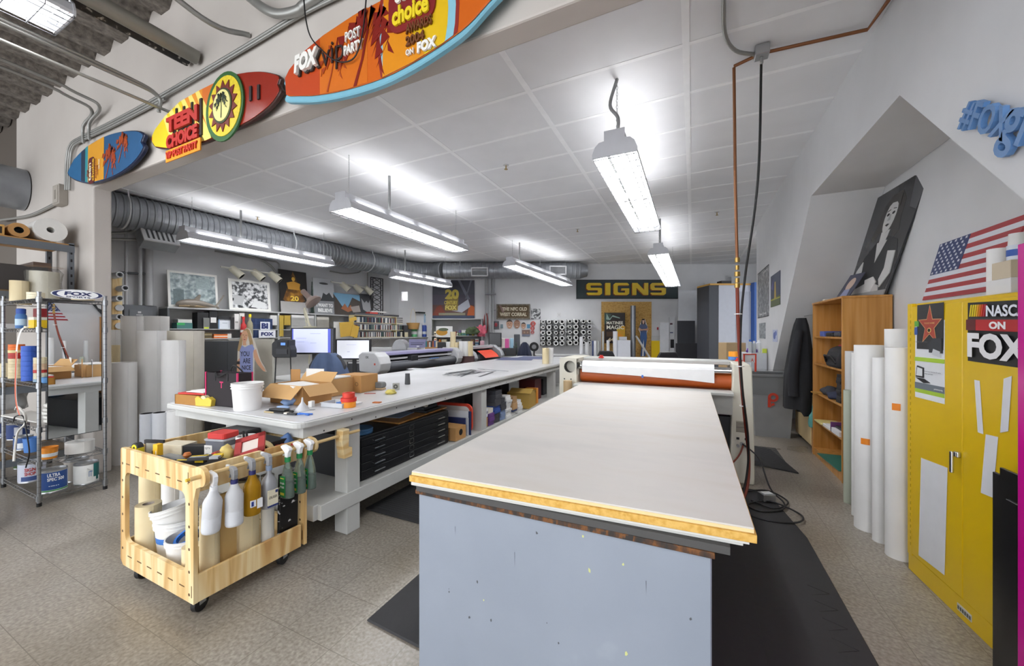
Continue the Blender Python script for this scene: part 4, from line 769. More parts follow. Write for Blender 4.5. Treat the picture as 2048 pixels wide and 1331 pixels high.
T = frame((-4.975, 1.25, 1.775), (0, 1, 0)); m_ = MB(T); m_.prism(ell(.14, .04, .16, .042, 30), -.012, 0, 'e8e9ec').prism(ell(.14, .04, .155, .038, 30), 0, .001, '262f5c').prism(ell(.14, .04, .128, .0385, 30), .001, .0018, 'eceef0').text('FOX', .055, .028, .17, .034, '262f5c', .002, .05, shear=.15).text('SPORTS', .065, .009, .15, .014, '262f5c', .002, .03); tag(m_.obj('oval_logo_sign'), 'oval white and navy sports sign on the top edge of the wire rack', 'sign')
# shelf 2 (z 1.51)
def rk(name, label, cat, u, y, z, sx, sy, sz, c, rz=0, extra=None, group=None):
    return bx(name, label, cat, rp(u, y), y, z+.003, sx, sy, sz, c, rz, group, .001, extra)
rk('white_carton', 'small white carton left of the blue spray can on the rack', 'box', 14, 1.24, 1.51, .11, .1, .05, 'd8d8d6')
o = MB(TR(rp(42, 1.24), 1.24, 1.513)).lathe([(0, 0), (.036, 0), (.036, .12), (.028, .14), (.028, .15)], '3f6fa8', 20).lathe([(.031, .14), (.031, .185), (.02, .19), (0, .19)], '2a4fa0', 20).lathe([(.0365, .03), (.0365, .09)], 'b8cfe0', 20).obj('spray_can', smooth=40); tag(o, 'blue aerosol can with a dark blue cap on the second rack shelf', 'can')
rk('yellow_box', 'bright yellow box on the second shelf of the wire rack', 'box', 80, 1.22, 1.51, .13, .1, .07, 'dfb91f', extra=lambda m: m.box(-.066, .066, -.051, .051, .07, .095, 'd8d4c4'))
rk('red_acrylic_box', 'dark red plastic box behind the yellow box on the rack', 'box', 86, 1.40, 1.51, .12, .1, .2, '8c1d22'); rk('black_tray', 'black flat tray at the left of the second rack shelf', 'tray', 14, 1.42, 1.51, .2, .14, .06, '26262a')
rk('cream_strip', 'cream flat tape roll below the yellow box', 'tape roll', 58, 1.215, 1.51, .05, .05, .02, 'e3d9b4')
# shelf 3 (z 1.035): colourful tape stacks
cols = ['d8c69c', 'd2bd90', 'dcc9a0', 'cbb58a', 'd8c69c', 'b04a2c']; 
for si, (u, y, lst) in enumerate(((14, 1.23, ['d6c6a0']*5), (33, 1.23, ['d6c6a0', 'd0bf98', 'd6c6a0', 'd9caa6', 'd0bf98', 'd6c6a0', 'd8c8a2', 'a8281f', 'b0302a', 'd9c88c', 'e2711f', 'dd6a1c']), (58, 1.215, ['2f58b4']*7), (84, 1.24, ['8fa8bc', 'd6cdb0', 'd6cdb0', 'b3302a', 'cfae8c', 'cfae8c', 'd6c8a4', 'dccfac']))):
    z = 1.038; cn = {'d6c6a0': 'cream', 'd0bf98': 'tan', 'd9caa6': 'pale', 'd8c8a2': 'beige', 'a8281f': 'dark red', 'b0302a': 'red', 'd9c88c': 'straw', 'e2711f': 'orange', 'dd6a1c': 'deep orange', '2f58b4': 'blue', '8fa8bc': 'blue-grey', 'd6cdb0': 'sand', 'b3302a': 'brick red', 'cfae8c': 'peach', 'd6c8a4': 'ivory', 'dccfac': 'light cream'}
    nm = ('far left', 'second', 'blue', 'right hand')[si]
    for c in lst:
        h = .045 if c == '2f58b4' else .027
        roll('tape_roll', '%s tape roll in the %s stack, middle shelf of wire rack' % (cn[c], nm), (rp(u, y)+R.uniform(-.004, .004), y, z), .052 if si != 2 else .048, h-.001, mat(c), .55, group='tape rolls, %s, %s stack on the rack' % (cn[c], nm), cat='tape roll'); z += h
roll('pale_blue_tape', 'wide pale blue tape roll at the front corner of the middle rack shelf', (-5.09, 1.255, 1.038), .075, .045, mat('5a94cf'), .5, cat='tape roll')
blob('plastic_bag', 'crumpled clear plastic bag on the lower middle rack shelf', 'bag', (rp(22, 1.35), 1.37, .663), .16, .1, .2, mat('cfd1d2', .15, trans=.5, bump=.6), .4, 9)
# hanging ribbon
m_ = MB(); pts = smoothp([(-5.04, 1.13, 1.53), (-5.10, 1.10, 1.50), (-5.165, 1.09, 1.38), (-5.17, 1.085, 1.2), (-5.16, 1.08, .98), (-5.10, 1.075, .86), (-5.03, 1.075, .79)], 5)
for i in range(len(pts)-1):
    a, b = pts[i], pts[i+1]; m_.add([a-V((.022, 0, 0)), a+V((.022, 0, 0)), b+V((.022, 0, 0)), b-V((.022, 0, 0))], [(0, 1, 2, 3)], 'e4e2dc'); 
    if i > 11: m_.add([a+V((-.014, -.002, 0)), a+V((.014, -.002, 0)), b+V((.014, -.002, 0)), b+V((-.014, -.002, 0))], [(0, 1, 2, 3)], 'd9694a')
tag(m_.obj('hanging_ribbon', smooth=60), 'long white and orange ribbon hanging down in front of the rack', 'ribbon')
# shelf 4: white hose coils
for i in range(5):
    o = MB(TR(-5.17+.006*R.uniform(-1, 1), 1.37, .69+.034*i, R.uniform(0, 3), .04*R.uniform(-1, 1))).tube([(.135*cos(a)*R.uniform(.96, 1.04), .12*sin(a), 0) for a in [2*pi*k/24 for k in range(24)]], .014, 'dddcd6', 6, closed=True).obj('cable_coil', smooth=60); tag(o, 'flat white strap coil in the pile on the wire rack', 'coil', 'white coils piled on the rack')
o = MB(TR(-5.48, 1.3, .67, .3, 0, .12)).box(-.3, .3, -.1, .1, 0, .012, 'd8d6d0').obj('pale_board'); tag(o, 'pale board lying on the rack left of the white coils', 'board')
m_ = MB().tube(smoothp([(-5.35, 1.12, .8), (-5.2, 1.1, .84), (-5.12, 1.12, .78), (-5.2, 1.14, .69), (-5.3, 1.12, .6), (-5.33, 1.11, .42), (-5.3, 1.1, .36)], 6), .008, 'e2e0da', 6); tag(m_.obj('white_strap', smooth=60), 'loose white strap dangling from the coils on the rack', 'strap')
m_ = MB().tube(smoothp([(-5.5, 1.14, .68), (-5.35, 1.12, .74), (-5.2, 1.13, .75), (-5.12, 1.13, .62), (-5.1, 1.14, .45), (-5.14, 1.13, .32)], 6), .005, '1c1c1e', 6); tag(m_.obj('black_cable', smooth=60), 'thin black cord dangling over the lower rack shelves', 'cord')
# shelf 5 and bottom: cans
def cx(u, y): return rp(u, y)
can('paint_can', 'dark blue paint can at the far left of the lower rack shelf', (cx(8, 1.3), 1.30, .373), .08, .17, '23386e', 1.35, shapes=[('r', -1.9, .02, 1.2, .03, 'c9d4e4')]); can('paint_can', 'dark blue paint can beside the far left one on the lower rack shelf', (cx(30, 1.32), 1.34, .373), .075, .17, '26407c', 1.35, shapes=[('r', -1.9, .05, .7, .08, 'd8dce4')])
can('paint_can', 'blue and white paint can in front of the two dark blue ones on the rack', (cx(47, 1.24), 1.24, .373), .06, .13, '2d5088', 1.35, shapes=[('r', -2.2, .02, 1.6, .05, 'dfe4e8')])
bucket('blue_pail', 'small blue plastic pail on the lower rack shelf', (cx(64, 1.25), 1.25, .373), .055, .13, mat('4d7fc4'), handle=False); bucket('orange_cup', 'orange and white painted cup beside the blue pail on the rack', (-5.09, 1.25, .373), .052, .1, mat('e28f2b'), handle=False, band=('d9e1e8', .2, .5))
roll('white_spool', 'wide white spool of strap on the lower rack shelf, behind the orange cup', (-5.12, 1.44, .373), .095, .1, mat('dddcd8'), .4)
def tx(s, a0, z0, wd, hh, col): return ('t', a0, z0, wd, hh, col, s)
can('paint_can', 'paint can with red lettering on a pale label, left on the bottom rack shelf', (cx(57, 1.25), 1.27, .083), .083, .185, 'c4c9d8', 1.35, shapes=[('r', -2.4, .02, 1.9, .04, '3a4f84'), tx('SIGN', -2.1, .105, .8, .032, 'b02a24'), tx('SHOP', -2.1, .068, .8, .032, 'b02a24')])
can('paint_can', 'blue and white paint can at the front corner of the bottom rack shelf', (-5.085, 1.27, .083), .083, .195, 'e4e6e8', 1.35, shapes=[('r', -2.5, .03, 2.2, .15, '234a8c'), ('r', -2.5, .018, 2.6, .01, '3f9a4a'), tx('ULTRA', -2.0, .14, .9, .03, 'eef0f2'), tx('SPEC 500', -2.0, .105, 1.2, .028, 'eef0f2'), ('r', -1.9, .06, .7, .006, 'cfd8e4')])
can('paint_can', 'white paint can splashed with teal paint, right on the bottom rack shelf', (-5.08, 1.47, .083), .08, .19, 'e4e6e4', 1.35, shapes=[('r', -1.05, .06, .8, .12, '1c6a68'), ('r', -.8, .03, .3, .04, '1c6a68'), ('r', -1.6, .03, .5, .1, 'd8dad8'), tx('IT', -1.45, .07, .3, .05, '6a80a4')])
can('paint_can', 'grey metal paint can behind the blue and white one', (-5.26, 1.46, .083), .08, .2, 'a8a29a', 1.35); can('paint_can', 'can with a green label at the left end of the bottom rack shelf', (cx(30, 1.3), 1.36, .083), .07, .18, '6a8a5a', 1.35)
# trash can bottom left corner
t = thing('trash_can', 'dark plastic trash can with a clear liner at the left edge of the photo', 'trash can', (-4.72, .66, 0)); MB().lathe([(0, 0), (.15, 0), (.2, .5), (.205, .5), (.21, .53), (.19, .53), (.145, .01), (0, .01)], '3a3d44', 28).obj('body', t, smooth=40); MB().lathe([(.213, .44), (.216, .5), (.214, .535), (.185, .54), (.17, .45)], mat('b8bcc0', .15, trans=.6, bump=.6), 28).obj('liner', t, smooth=40)
# ================= GREY SHELVING behind =================
t = thing('storage_shelving', 'tall grey metal shelving with a wooden top deck behind the wire rack', 'shelf', (-6.28, .5, 0)); GS = mat('6b7076', .45, .3)
for y in (-.6, 1.59):
    for x in (-5.98, -6.6): 
        m_ = W(t); m_.box(x, x+.045, y, y+.04, 0, 2.42, GS)
        for k in range(26): m_.box(x+.0452, x+.0455, y+.012, y+.026, .3+k*.08, .33+k*.08, BLACK)
        m_.obj('upright', t)
for z in (.2, .9, 1.82, 2.34):
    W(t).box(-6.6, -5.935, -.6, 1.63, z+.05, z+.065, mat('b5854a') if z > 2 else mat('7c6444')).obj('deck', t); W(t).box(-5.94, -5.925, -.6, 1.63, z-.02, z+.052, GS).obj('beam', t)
tz2 = 2.406
roll('foam_roll', 'thick white foam roll lying on the wooden top deck of the grey shelving', (-6.45, 1.47, tz2+.122), .118, .5, mat('e3e2de', .7), .25, rot=(0, pi/2, .0)); roll('kraft_roll', 'brown cardboard roll lying on the top deck beside the foam roll', (-6.45, 1.27, tz2+.075), .07, .48, KRAFT, .45, rot=(0, pi/2, 0), corem=BLACK)
for i, y in enumerate((1.12, .97, .8)): bx('wooden_box', ('open pine box nearest the brown roll on the top deck', 'second open pine box on the top deck of the grey shelving', 'third open pine box on the top deck, at the photo edge')[i], 'box', -6.2, y, tz2, .5, .12, .1, 'c89a54', extra=lambda m: m.box(.251, .252, -.045, .045, .015, .08, '2a2018'))
bx('dark_box', 'dark box on the second deck of the grey shelving', 'box', -6.2, 1.2, 1.887, .5, .5, .25, '3a3634'); bx('pale_parcel', 'pale parcel on the second deck of the grey shelving, at the photo edge', 'box', -6.15, .62, 1.887, .4, .35, .18, 'b8aa98'); bx('brown_parcel', 'dark brown carton at the far end of the second deck', 'box', -6.2, 1.42, 1.15 if 0 else 1.887, .45, .12, .3, '5a463a')
# ================= ROLLS STANDING behind the cart =================
for i, (u, d, w_, vt, m, lb) in enumerate((
    (247, 4.3, 40, 724, PAPERW, 'white roll with a blue paint mark, leftmost of the front standing rolls'), (222, 4.5, 26, 690, MASK, 'cream roll half hidden behind the leftmost front roll'),
    (225, 4.75, 26, 659, PAPERW, 'slim white roll just right of the wall column'), (265, 4.9, 35, 632, PAPERW, 'tall white roll in front of the grey electrical panel'),
    (309, 5.1, 45, 632, PAPERW, 'tallest wide white roll right of the panel, behind another'), (303, 4.6, 46, 661, PAPERW, 'white roll in the middle of the standing cluster'),
    (347, 4.5, 38, 680, PAPERW, 'white roll right of the middle one, lower top'), (372, 5.0, 58, 661, mat('e6e1d4'), 'wide creamy white roll nearest the dark grey cabinet'),
    (294, 4.1, 23, 826, mat('d9dce2', .3), 'short glossy white roll with a dark core, left of the pair'), (320, 4.12, 24, 824, mat('d9dce2', .3), 'short glossy white roll with a dark core, right of the pair'), (350, 4.2, 30, 821, PAPERW, 'short plain white roll right of the dark cored pair'))):
    p = at(u, 700, d=d); top = at(u, vt, d=d).z; r = w_*d/F/2; roll('standing_roll', lb, (p.x, p.y, 0), r, top, m, .75 if 7 < i < 10 else .6, corem=BLACK if 7 < i < 10 else None, th=.006 if 7 < i < 10 else None)
bpy.data.objects['standing_roll.003']['label'] = 'white roll with a blue paint mark, leftmost of the front standing rolls'
# ================= flat printed things =================
def shapes_on(mb, T, x0, x1, y0, y1, z, shapes):
    w_, h_ = x1-x0, y1-y0
    for i, s in enumerate(shapes):
        zz = z+.0006*(i+1)
        if s[0] == 'r': mb.box(x0+s[1]*w_, x0+s[3]*w_, y0+s[2]*h_, y0+s[4]*h_, z, zz, s[5], T)
        elif s[0] == 'e': mb.prism(ell(x0+s[1]*w_, y0+s[2]*h_, s[3]*w_, s[4]*h_, 18), z, zz, s[5], T)
        elif s[0] == 'p': mb.prism([(x0+a*w_, y0+b*h_) for a, b in s[1]], z, zz, s[2], T)
        elif s[0] == 't': mb.text(s[1], x0+s[2]*w_, y0+s[3]*h_, s[4]*w_, s[5]*h_, s[6], zz, s[7] if len(s) > 7 else .03, s[8] if len(s) > 8 else 0, T=T)
def panel(name, label, cat, T, x0, x1, y0, y1, th, c, shapes=(), parent=None, group=None, lean=0, edge=None):
    """board in the plane of T; lean tips its top back"""
    if lean: T = T @ MX.Translation((0, y0, 0)) @ MX.Rotation(-lean, 4, 'X') @ MX.Translation((0, -y0, 0))
    mb = MB(T); mb.box(x0, x1, y0, y1, -th, -.0002 if edge else 0, edge or c)
    if edge: mb.box(x0, x1, y0, y1, -.0002, 0, c)
    shapes_on(mb, None, x0, x1, y0, y1, 0, shapes)
    o = mb.obj(name)
    if parent: o.parent = parent; return o
    return tag(o, label, cat, group) if label else o
def BF(d): p = at(1024, 665.5, d=d); return frame((p.x, p.y, 0), (cos(YAW), sin(YAW), 0))
def pxy(d, u, v): return ((u-1024)/F*d, H+(665.5-v)/F*d)
def bpan(name, label, cat, d, u0, u1, v0, v1, th, c, shapes=(), **k):
    x0, y1 = pxy(d, u0, v0); x1, y0 = pxy(d, u1, v1); return panel(name, label, cat, BF(d), x0, x1, max(y0, .002), y1, th, c, shapes, **k)
def fbox(name, label, cat, d, u0, u1, v0, v1, dp, c, z0=None, bevel=.003, shapes=(), group=None, rz=0):
    """box facing the room from d, dp deep"""
    x0, y1 = pxy(d, u0, v0); x1, y0 = pxy(d, u1, v1); y0 = z0 if z0 is not None else max(y0, .002)
    T = BF(d); cx = (x0+x1)/2; T = T @ MX.Translation((cx, 0, 0)) @ MX.Rotation(rz, 4, 'Y') @ MX.Translation((-cx, 0, 0))
    mb = MB(T); mb.box(x0, x1, y0, y1, -dp, 0, c); shapes_on(mb, None, x0, x1, y0, y1, 0, shapes); return tag(mb.obj(name, bevel=bevel), label, cat, group)
BWP = speck('old_photo_print', [(.2, '22262a'), (.42, '5a6064'), (.6, 'a4aaac'), (.75, 'd4d8d8')], 20, .35, detail=12); BWP2 = speck('contrasty_photo_print', [(.3, '17181a'), (.45, '44474a'), (.52, 'b4b6b8'), (.62, 'e0e1e2')], 14, .35, detail=14)
TS = frame((-7.8, 3.18, 0), (.0615, 1, 0))
def so(u, v, dz=0): T = TS @ MX.Translation((0, 0, dz)); return on(T, u, v)
TW = TS @ MX.Translation((0, 0, -.33))
# ---------- shelf unit on the left wall ----------
SG = mat('b4b6b6', .5); SD = mat('54585c', .5); SW = mat('dcdddc', .5)
x556 = so(556, 650)[0]; x630 = so(630, 650)[0]; x700 = so(705, 650)[0]
t = thing('wall_shelf_unit', 'long grey open shelf unit along the left wall, pictures standing on top', 'shelf', (-7.8, 3.18, 0))
m_ = W(t); m_.T = m_.T @ TS
MBW = lambda: (lambda q: (setattr(q, 'T', q.T @ TS), q)[1])(W(t))
MBW().box(0, .03, .5, 1.88, -.33, 0, SD).obj('side_panel', t)
for x in (x556, x630): MBW().box(x, x+.03, 1.2, 1.88, -.33, 0, SG).obj('divider', t)
MBW().box(0, x700, 1.88, 1.905, -.33, .01, SG).obj('top_board', t); MBW().box(.03, x700, 1.53, 1.545, -.33, 0, SG).obj('shelf_board', t); MBW().box(.03, x700, 1.36, 1.375, -.33, 0, SG).obj('shelf_board', t)
MBW().box(.03, x700, .5, 1.88, -.335, -.325, SW).obj('back_panel', t)
def spic(name, label, u0, u1, v0, v1, c, shapes, frame_c='e4e4e0', lean=.1, z0=1.906, cat='picture', dz=-.1, bw_=.0):
    x0, y1 = so(u0, v0, dz); x1, _ = so(u1, v1, dz); _, y1b = so(u1, v0, dz)
    return panel(name, label, cat, TS @ MX.Translation((0, 0, dz)), x0, x1, z0, y1, .02, c, shapes, lean=lean, edge=frame_c)
y1 = lambda u, v, dz=-.1: so(u, v, dz)
spic('framed_photo', 'large framed old black and white photo above the shark, white frame', 337, 437, 538, 614, 'e6e6e2', [('r', .05, .07, .95, .94, speck('street_photo', [(.2, '3c4c50'), (.42, '76868a'), (.6, 'aab8ba'), (.75, 'cfd8d8')], 14, .35, detail=14)), ('r', .1, .1, .3, .5, mat('5c6c70', var=.5, scale=20)), ('r', .55, .55, .85, .85, mat('93a3a6', var=.4, scale=30))], dz=-.12)
spic('framed_photo', 'framed black and white photo of a cluttered drafting room, right of the shark', 459, 542, 555, 621, 'e6e6e2', [('r', .08, .08, .93, .92, BWP2), ('p', [(.5, .12), (.9, .1), (.85, .3), (.6, .35)], 'dcdede'), ('p', [(.1, .2), (.3, .15), (.35, .45), (.12, .5)], 'b4b6b8')], dz=-.12)
DK_ = mat('17120f', .3)
spic('movie_poster', 'dark poster with a glowing gold figure shape and the number 20', 562, 617, 536, 626, DK_, [('p', [(.1, .3), (.5, .98), (.9, .3), (.6, .2), (.35, .2)], speck('glow_print', [(.35, '1e140c'), (.55, '6a4414'), (.75, 'c08a2c')], 5, .3)), ('r', 0, 0, 1, .26, 'a8a6a4'), ('e', .5, .8, .06, .05, 'd9a83c'), ('p', [(.3, .55), (.7, .55), (.75, .7), (.5, .75), (.25, .7)], 'b9862c'), ('t', '20', .36, .28, .3, .12, 'e6c24a', .04)], frame_c='17120f', dz=-.12)
spic('slogan_poster', 'grey poster reading I WANT TO BELIEVE over dark trees', 630, 671, 553, 628, 'b6b9bd', [('r', 0, .0, 1, .45, '8d9094'), ('p', [(.05, .4), (.2, .5), (.35, .42), (.45, .6), (.6, .55), (.75, .62), (.9, .48), (1, .5), (1, .38), (0, .36)], '33373a'), ('e', .5, .86, .22, .03, '3a3c3e'), ('t', 'I WANT TO', .1, .2, .8, .1, 'f0f0f0', .05), ('t', 'BELIEVE', .15, .06, .7, .1, 'f0f0f0', .05)], frame_c='c8c8c6', dz=-.12)
spic('landscape_print', 'landscape print with red rocks under a blue sky, right of the slogan poster', 669, 722, 584, 633, '6fa0c0', [('p', [(0, 0), (1, 0), (1, .7), (.7, .85), (.5, .35), (.3, .4), (.12, .75), (0, .95)], '3c332c'), ('p', [(.25, .3), (.4, .55), (.5, .35), (.62, .5), (.7, .25), (.5, .15)], 'a4623a'), ('p', [(.6, .4), (.95, .5), (1, .2), (.7, .15)], 'a39a94')], frame_c='4a4a48', dz=-.12)
spic('dark_print', 'small dark print with a pale spiky shape beside the landscape print', 722, 747, 586, 631, '2c2e34', [('p', [(.2, .3), (.1, .8), (.35, .6), (.5, .7), (.65, .6), (.9, .85), (.85, .35), (.6, .15)], '9a9ca0')], frame_c='2a2a2c', dz=-.12)
# string of dark leaves, lattice panel
m_ = MB(TS @ MX.Translation((0, 0, -.2))); x, _ = so(624, 600, -.2)
for k in range(26): z = 1.93+k*.027; w_ = .13*(1-k/28); m_.prism([(x-w_*.5*R.uniform(.6, 1), z), (x+w_*.5*R.uniform(.6, 1), z), (x, z+.04)], -.01, .01, '3a4a44')
tag(m_.obj('paper_tree'), 'small dark cutout tree between the gold poster and the slogan poster', 'tree')
m_ = MB(TS @ MX.Translation((0, 0, -.15))); x0, yt = so(741, 553, -.15); x1, _ = so(766, 553, -.15); yb = 1.906; LC = mat('1b1b1c', .5)
wl = x1-x0; hl = yt-yb; b = .02
for a in ((x0, x0+b, yb, yt), (x1-b, x1, yb, yt), (x0, x1, yb, yb+b), (x0, x1, yt-b, yt), (x0+.07, x0+.085, yb, yt), (x1-.085, x1-.07, yb, yt)): m_.box(a[0], a[1], a[2], a[3], -.01, .01, LC)
n = 8
for k in range(n):
    za = yb+hl*k/n; zb = yb+hl*(k+1)/n
    m_.tube([(x0+.07, za, 0), (x1-.07, zb, 0)], .009, LC, 4).tube([(x0+.07, zb, 0), (x1-.07, za, 0)], .009, LC, 4); m_.tube([(x0, (za+zb)/2, 0), (x0+.07, (za+zb)/2, 0)], .008, LC, 4).tube([(x1-.07, (za+zb)/2, 0), (x1, (za+zb)/2, 0)], .008, LC, 4)
tag(m_.obj('lattice_panel'), 'tall black decorative lattice panel standing at the far end of the wall shelf', 'panel')
# ---------- shark model ----------
def loft(rings, m, name, smooth=50):
    """closed skin through (x, cy, cz, ry, rz) sections"""
    mb = MB(); n = 14; vs_ = []; fs = []
    for x, cy, cz, ry, rz_ in rings:
        for j in range(n): a = 2*pi*j/n; vs_.append((x, cy+ry*cos(a), cz+rz_*sin(a)))
    for i in range(len(rings)-1):
        for j in range(n): fs.append((i*n+j, i*n+(j+1) % n, (i+1)*n+(j+1) % n, (i+1)*n+j))
    fs += [tuple(range(n-1, -1, -1)), tuple((len(rings)-1)*n+j for j in range(n))]; mb.add(vs_, fs, m); return mb
sx0, _ = so(352, 610, .0); sx1, _ = so(450, 600, .0); L_ = sx1-sx0; p = TS @ V((sx0, 1.906, -.03))
SK = mat('80786e', .35, var=.25); SB = mat('a89474', .4, var=.2)
t = thing('shark_model', 'brown-grey model shark lying on top of the wall shelf', 'model', p, pi/2-.0615)
s = L_; mb = loft([(0, 0, .06*s, .004, .004), (.03*s, 0, .08*s, .04*s, .045*s), (.1*s, 0, .095*s, .065*s, .075*s), (.22*s, 0, .11*s, .085*s, .095*s), (.38*s, 0, .115*s, .09*s, .10*s), (.55*s, 0, .095*s, .07*s, .08*s), (.7*s, 0, .075*s, .045*s, .05*s), (.82*s, 0, .055*s, .018*s, .022*s), (.86*s, 0, .055*s, .012*s, .018*s)], SK, 'b'); mb.obj('body', t, smooth=60)
mb = loft([(.06*s, 0, .045*s, .04*s, .035*s), (.2*s, 0, .05*s, .07*s, .05*s), (.4*s, 0, .05*s, .078*s, .05*s), (.6*s, 0, .045*s, .045*s, .03*s), (.75*s, 0, .045*s, .02*s, .015*s)], SB, 'b'); mb.obj('belly', t, smooth=60)
q = MX(((1, 0, 0, 0), (0, 0, -1, 0), (0, 1, 0, 0), (0, 0, 0, 1)))
MB(q).prism([(.33*s, .18*s), (.46*s, .33*s), (.50*s, .325*s), (.47*s, .18*s)], -.008, .008, SK).obj('dorsal_fin', t); MB(q).prism([(.83*s, .05*s), (.9*s, .16*s), (1.0*s, .36*s), (.975*s, .36*s), (.87*s, .17*s), (.8*s, .085*s), (.85*s, .0), (.9*s, -.01*s), (.87*s, .05*s)], -.007, .007, SK).obj('tail_fin', t)
MB(TR(.25*s, -.06*s, .04*s, -.5)).prism([(0, 0), (.1*s, 0), (.13*s, -.13*s), (.1*s, -.13*s)], -.005, .005, SK).obj('side_fin', t); 
m_ = MB(q)
for k in range(5): m_.tube([(.2*s+k*.014*s, .05*s, .067*s), (.205*s+k*.014*s, .10*s, .073*s)], .003, '5a5248', 4)
m_.obj('gill_slits', t)
# ---------- track spotlights ----------
SPOT = mat('d6d2bf', .45)
def spots(label, u0, v0, u1, v1, us, dz=-.1):
    a = TS @ V((*so(u0, v0, dz), dz)); b = TS @ V((*so(u1, v1, dz), dz)); t = thing('track_light', label, 'track light', a); W(t).tube([a, b], .018, 'c9c7bd', 6).obj('track', t)
    for u in us:
        k = (u-u0)/(u1-u0); p = a.lerp(b, k); d = V((.45, .5, -.62)).normalized(); e = V((0, 0, 1)); M_ = frame(p+V((0, 0, -.06)), d.cross(e), d)   # y axis along the barrel
        h = W(t); h.T = h.T @ M_; h.lathe([(0, -.12), (.05, -.12), (.065, -.10), (.075, .12), (.066, .12), (.055, -.02), (0, -.02)], SPOT, 18, ax='Y'); hh = h.obj('spotlight', t, smooth=40)
        h = W(t); h.T = h.T @ M_; h.ring(.067, .058, .06, .119, BLACK, 18, ax='Y').cyl(.056, .0, .03, '3a3a38', 14, ax='Y'); o = h.obj('baffle', hh, smooth=40)
        W(t).tube([p, p+V((0, 0, -.06))], .012, SPOT, 6).obj('swivel', hh)
    return t
spots('track with three cream spotlights over the framed photos', 441, 533, 560, 549, (470, 512, 548)); spots('track with three cream spotlights over the landscape print', 662, 563, 745, 577, (688, 714, 736))
# ---------- things in the wall shelf bays ----------
def sb(name, label, cat, u0, u1, v0, v1, c, dz=-.02, dp=.2, z0=None, shapes=(), group=None):
    x0, yt = so(u0, v0, dz); x1, yb = so(u1, v1, dz); y0 = z0 if z0 is not None else yb
    mb = MB(TS); mb.box(x0, x1, y0, yt, dz-dp, dz, c); shapes_on(mb, None, x0, x1, y0, yt, dz, shapes); return tag(mb.obj(name), label, cat, group)
M1, M2 = 1.5455, 1.3755
sb('paper_tray', 'green-topped teal paper tray at the left end of the wall shelf', 'tray', 354, 385, 645, 656, '4a7c7a', z0=M1, shapes=[('r', 0, .6, .5, 1, '3fae62')]); sb('paper_stack', 'loose white papers leaning in the first bay of the wall shelf', 'paper', 356, 384, 638, 645, 'dcdcd8', dz=-.06, z0=1.645)
sb('black_box', 'black box in the wall shelf, left of the white-labelled one', 'box', 395, 417, 624, 655, '232427', z0=M1); sb('black_box', 'black box with a white label in the wall shelf', 'box', 419, 435, 622, 656, '26272b', z0=M1, shapes=[('r', .15, .35, .85, .65, 'e4e4e4')]); sb('box_with_bulb_print', 'small grey box with a lime base between the black boxes', 'box', 407, 419, 635, 655, '7b7d7c', dz=.0, dp=.01, z0=M1, shapes=[('r', .1, 0, .9, .15, 'c6d63a')])
sb('white_binder', 'white framed certificate with a blue edge in the wall shelf', 'binder', 437, 462, 638, 656, 'e0e6ee', z0=M1, shapes=[('r', 0, 0, .08, 1, '7aa0cc'), ('r', .3, .6, .7, .64, '8090a0')]); sb('dark_binder', 'dark box lying over the certificate in the wall shelf', 'box', 436, 464, 632, 638, '2b2c30', z0=1.70)
sb('magazine_stack', 'stack of dark books at the lower left of the wall shelf', 'books', 407, 424, 665, 678, '6a5c3c', z0=M2, shapes=[('r', 0, .3, 1, .4, '2a2a2a'), ('r', 0, .6, 1, .7, 'b0a488')]); sb('orange_folder', 'orange folder on white papers on the lower wall shelf', 'folder', 428, 455, 668, 678, 'e8762c', z0=M2, shapes=[('r', 0, .35, 1, .6, 'e6e2da')]); sb('paper_bundle', 'small white bundle right of the orange folder', 'paper', 455, 463, 667, 678, 'dedcd6', z0=M2)
sb('toy_figures', 'small dark figurine standing at the shelf edge before white boxes', 'figurine', 462, 469, 634, 657, '2c2a2c', dz=.01, dp=.04, z0=M1)
sb('white_long_box', 'tall white box with small black print in the wall shelf', 'box', 469, 478, 627, 660, 'e2e2e0', z0=M1, shapes=[('t', 'BOXES', .2, .4, .6, .1, '333333')]); sb('printed_box', 'white box with a column of black letters in the wall shelf', 'box', 479, 489, 625, 660, 'd8d8d6', z0=M1, shapes=[('r', .2, .2, .5, .8, '555555')])
def shelf_bottle(label, u, vt, r, c, cap, z0, dz=0): 
    x, yt = so(u, vt, dz); p = TS @ V((x, z0, dz)); h = yt-z0; t = thing('bottle', label, 'bottle', p); MB().lathe([(0, 0), (r, 0), (r, h*.5), (r*.85, h*.62), (r*.4, h*.72), (r*.38, h*.88)], c, 16).obj('body', t, smooth=40); MB().lathe([(r*.48, h*.87), (r*.48, h), (0, h)], cap, 14).obj('cap', t, smooth=40); return t
shelf_bottle('red bottle with a white label band in the wall shelf', 487, 633, .05, 'b3262a', 'c8302c', 1.38, .05); MB(TR(0, 0, .1)).lathe([(.0515, 0), (.0515, .05)], 'e8e4e0', 16).obj('label', bpy.data.objects['bottle'], smooth=40)
shelf_bottle('clear bottle with a bright yellow cap in the wall shelf', 500, 628, .05, mat('c8c2a4', .2, trans=.4), 'e9d61c', 1.40, .05)
sb('blueprint_board', 'dark blue board with thin pale lines standing in the wall shelf', 'board', 503, 545, 636, 677, '24355c', dz=-.01, dp=.02, z0=M2, shapes=[('r', .2, 0, .21, 1, '4a6088'), ('r', .6, 0, .61, 1, '4a6088'), ('r', 0, .5, 1, .51, '4a6088'), ('r', 0, .75, 1, .76, '4a6088')])
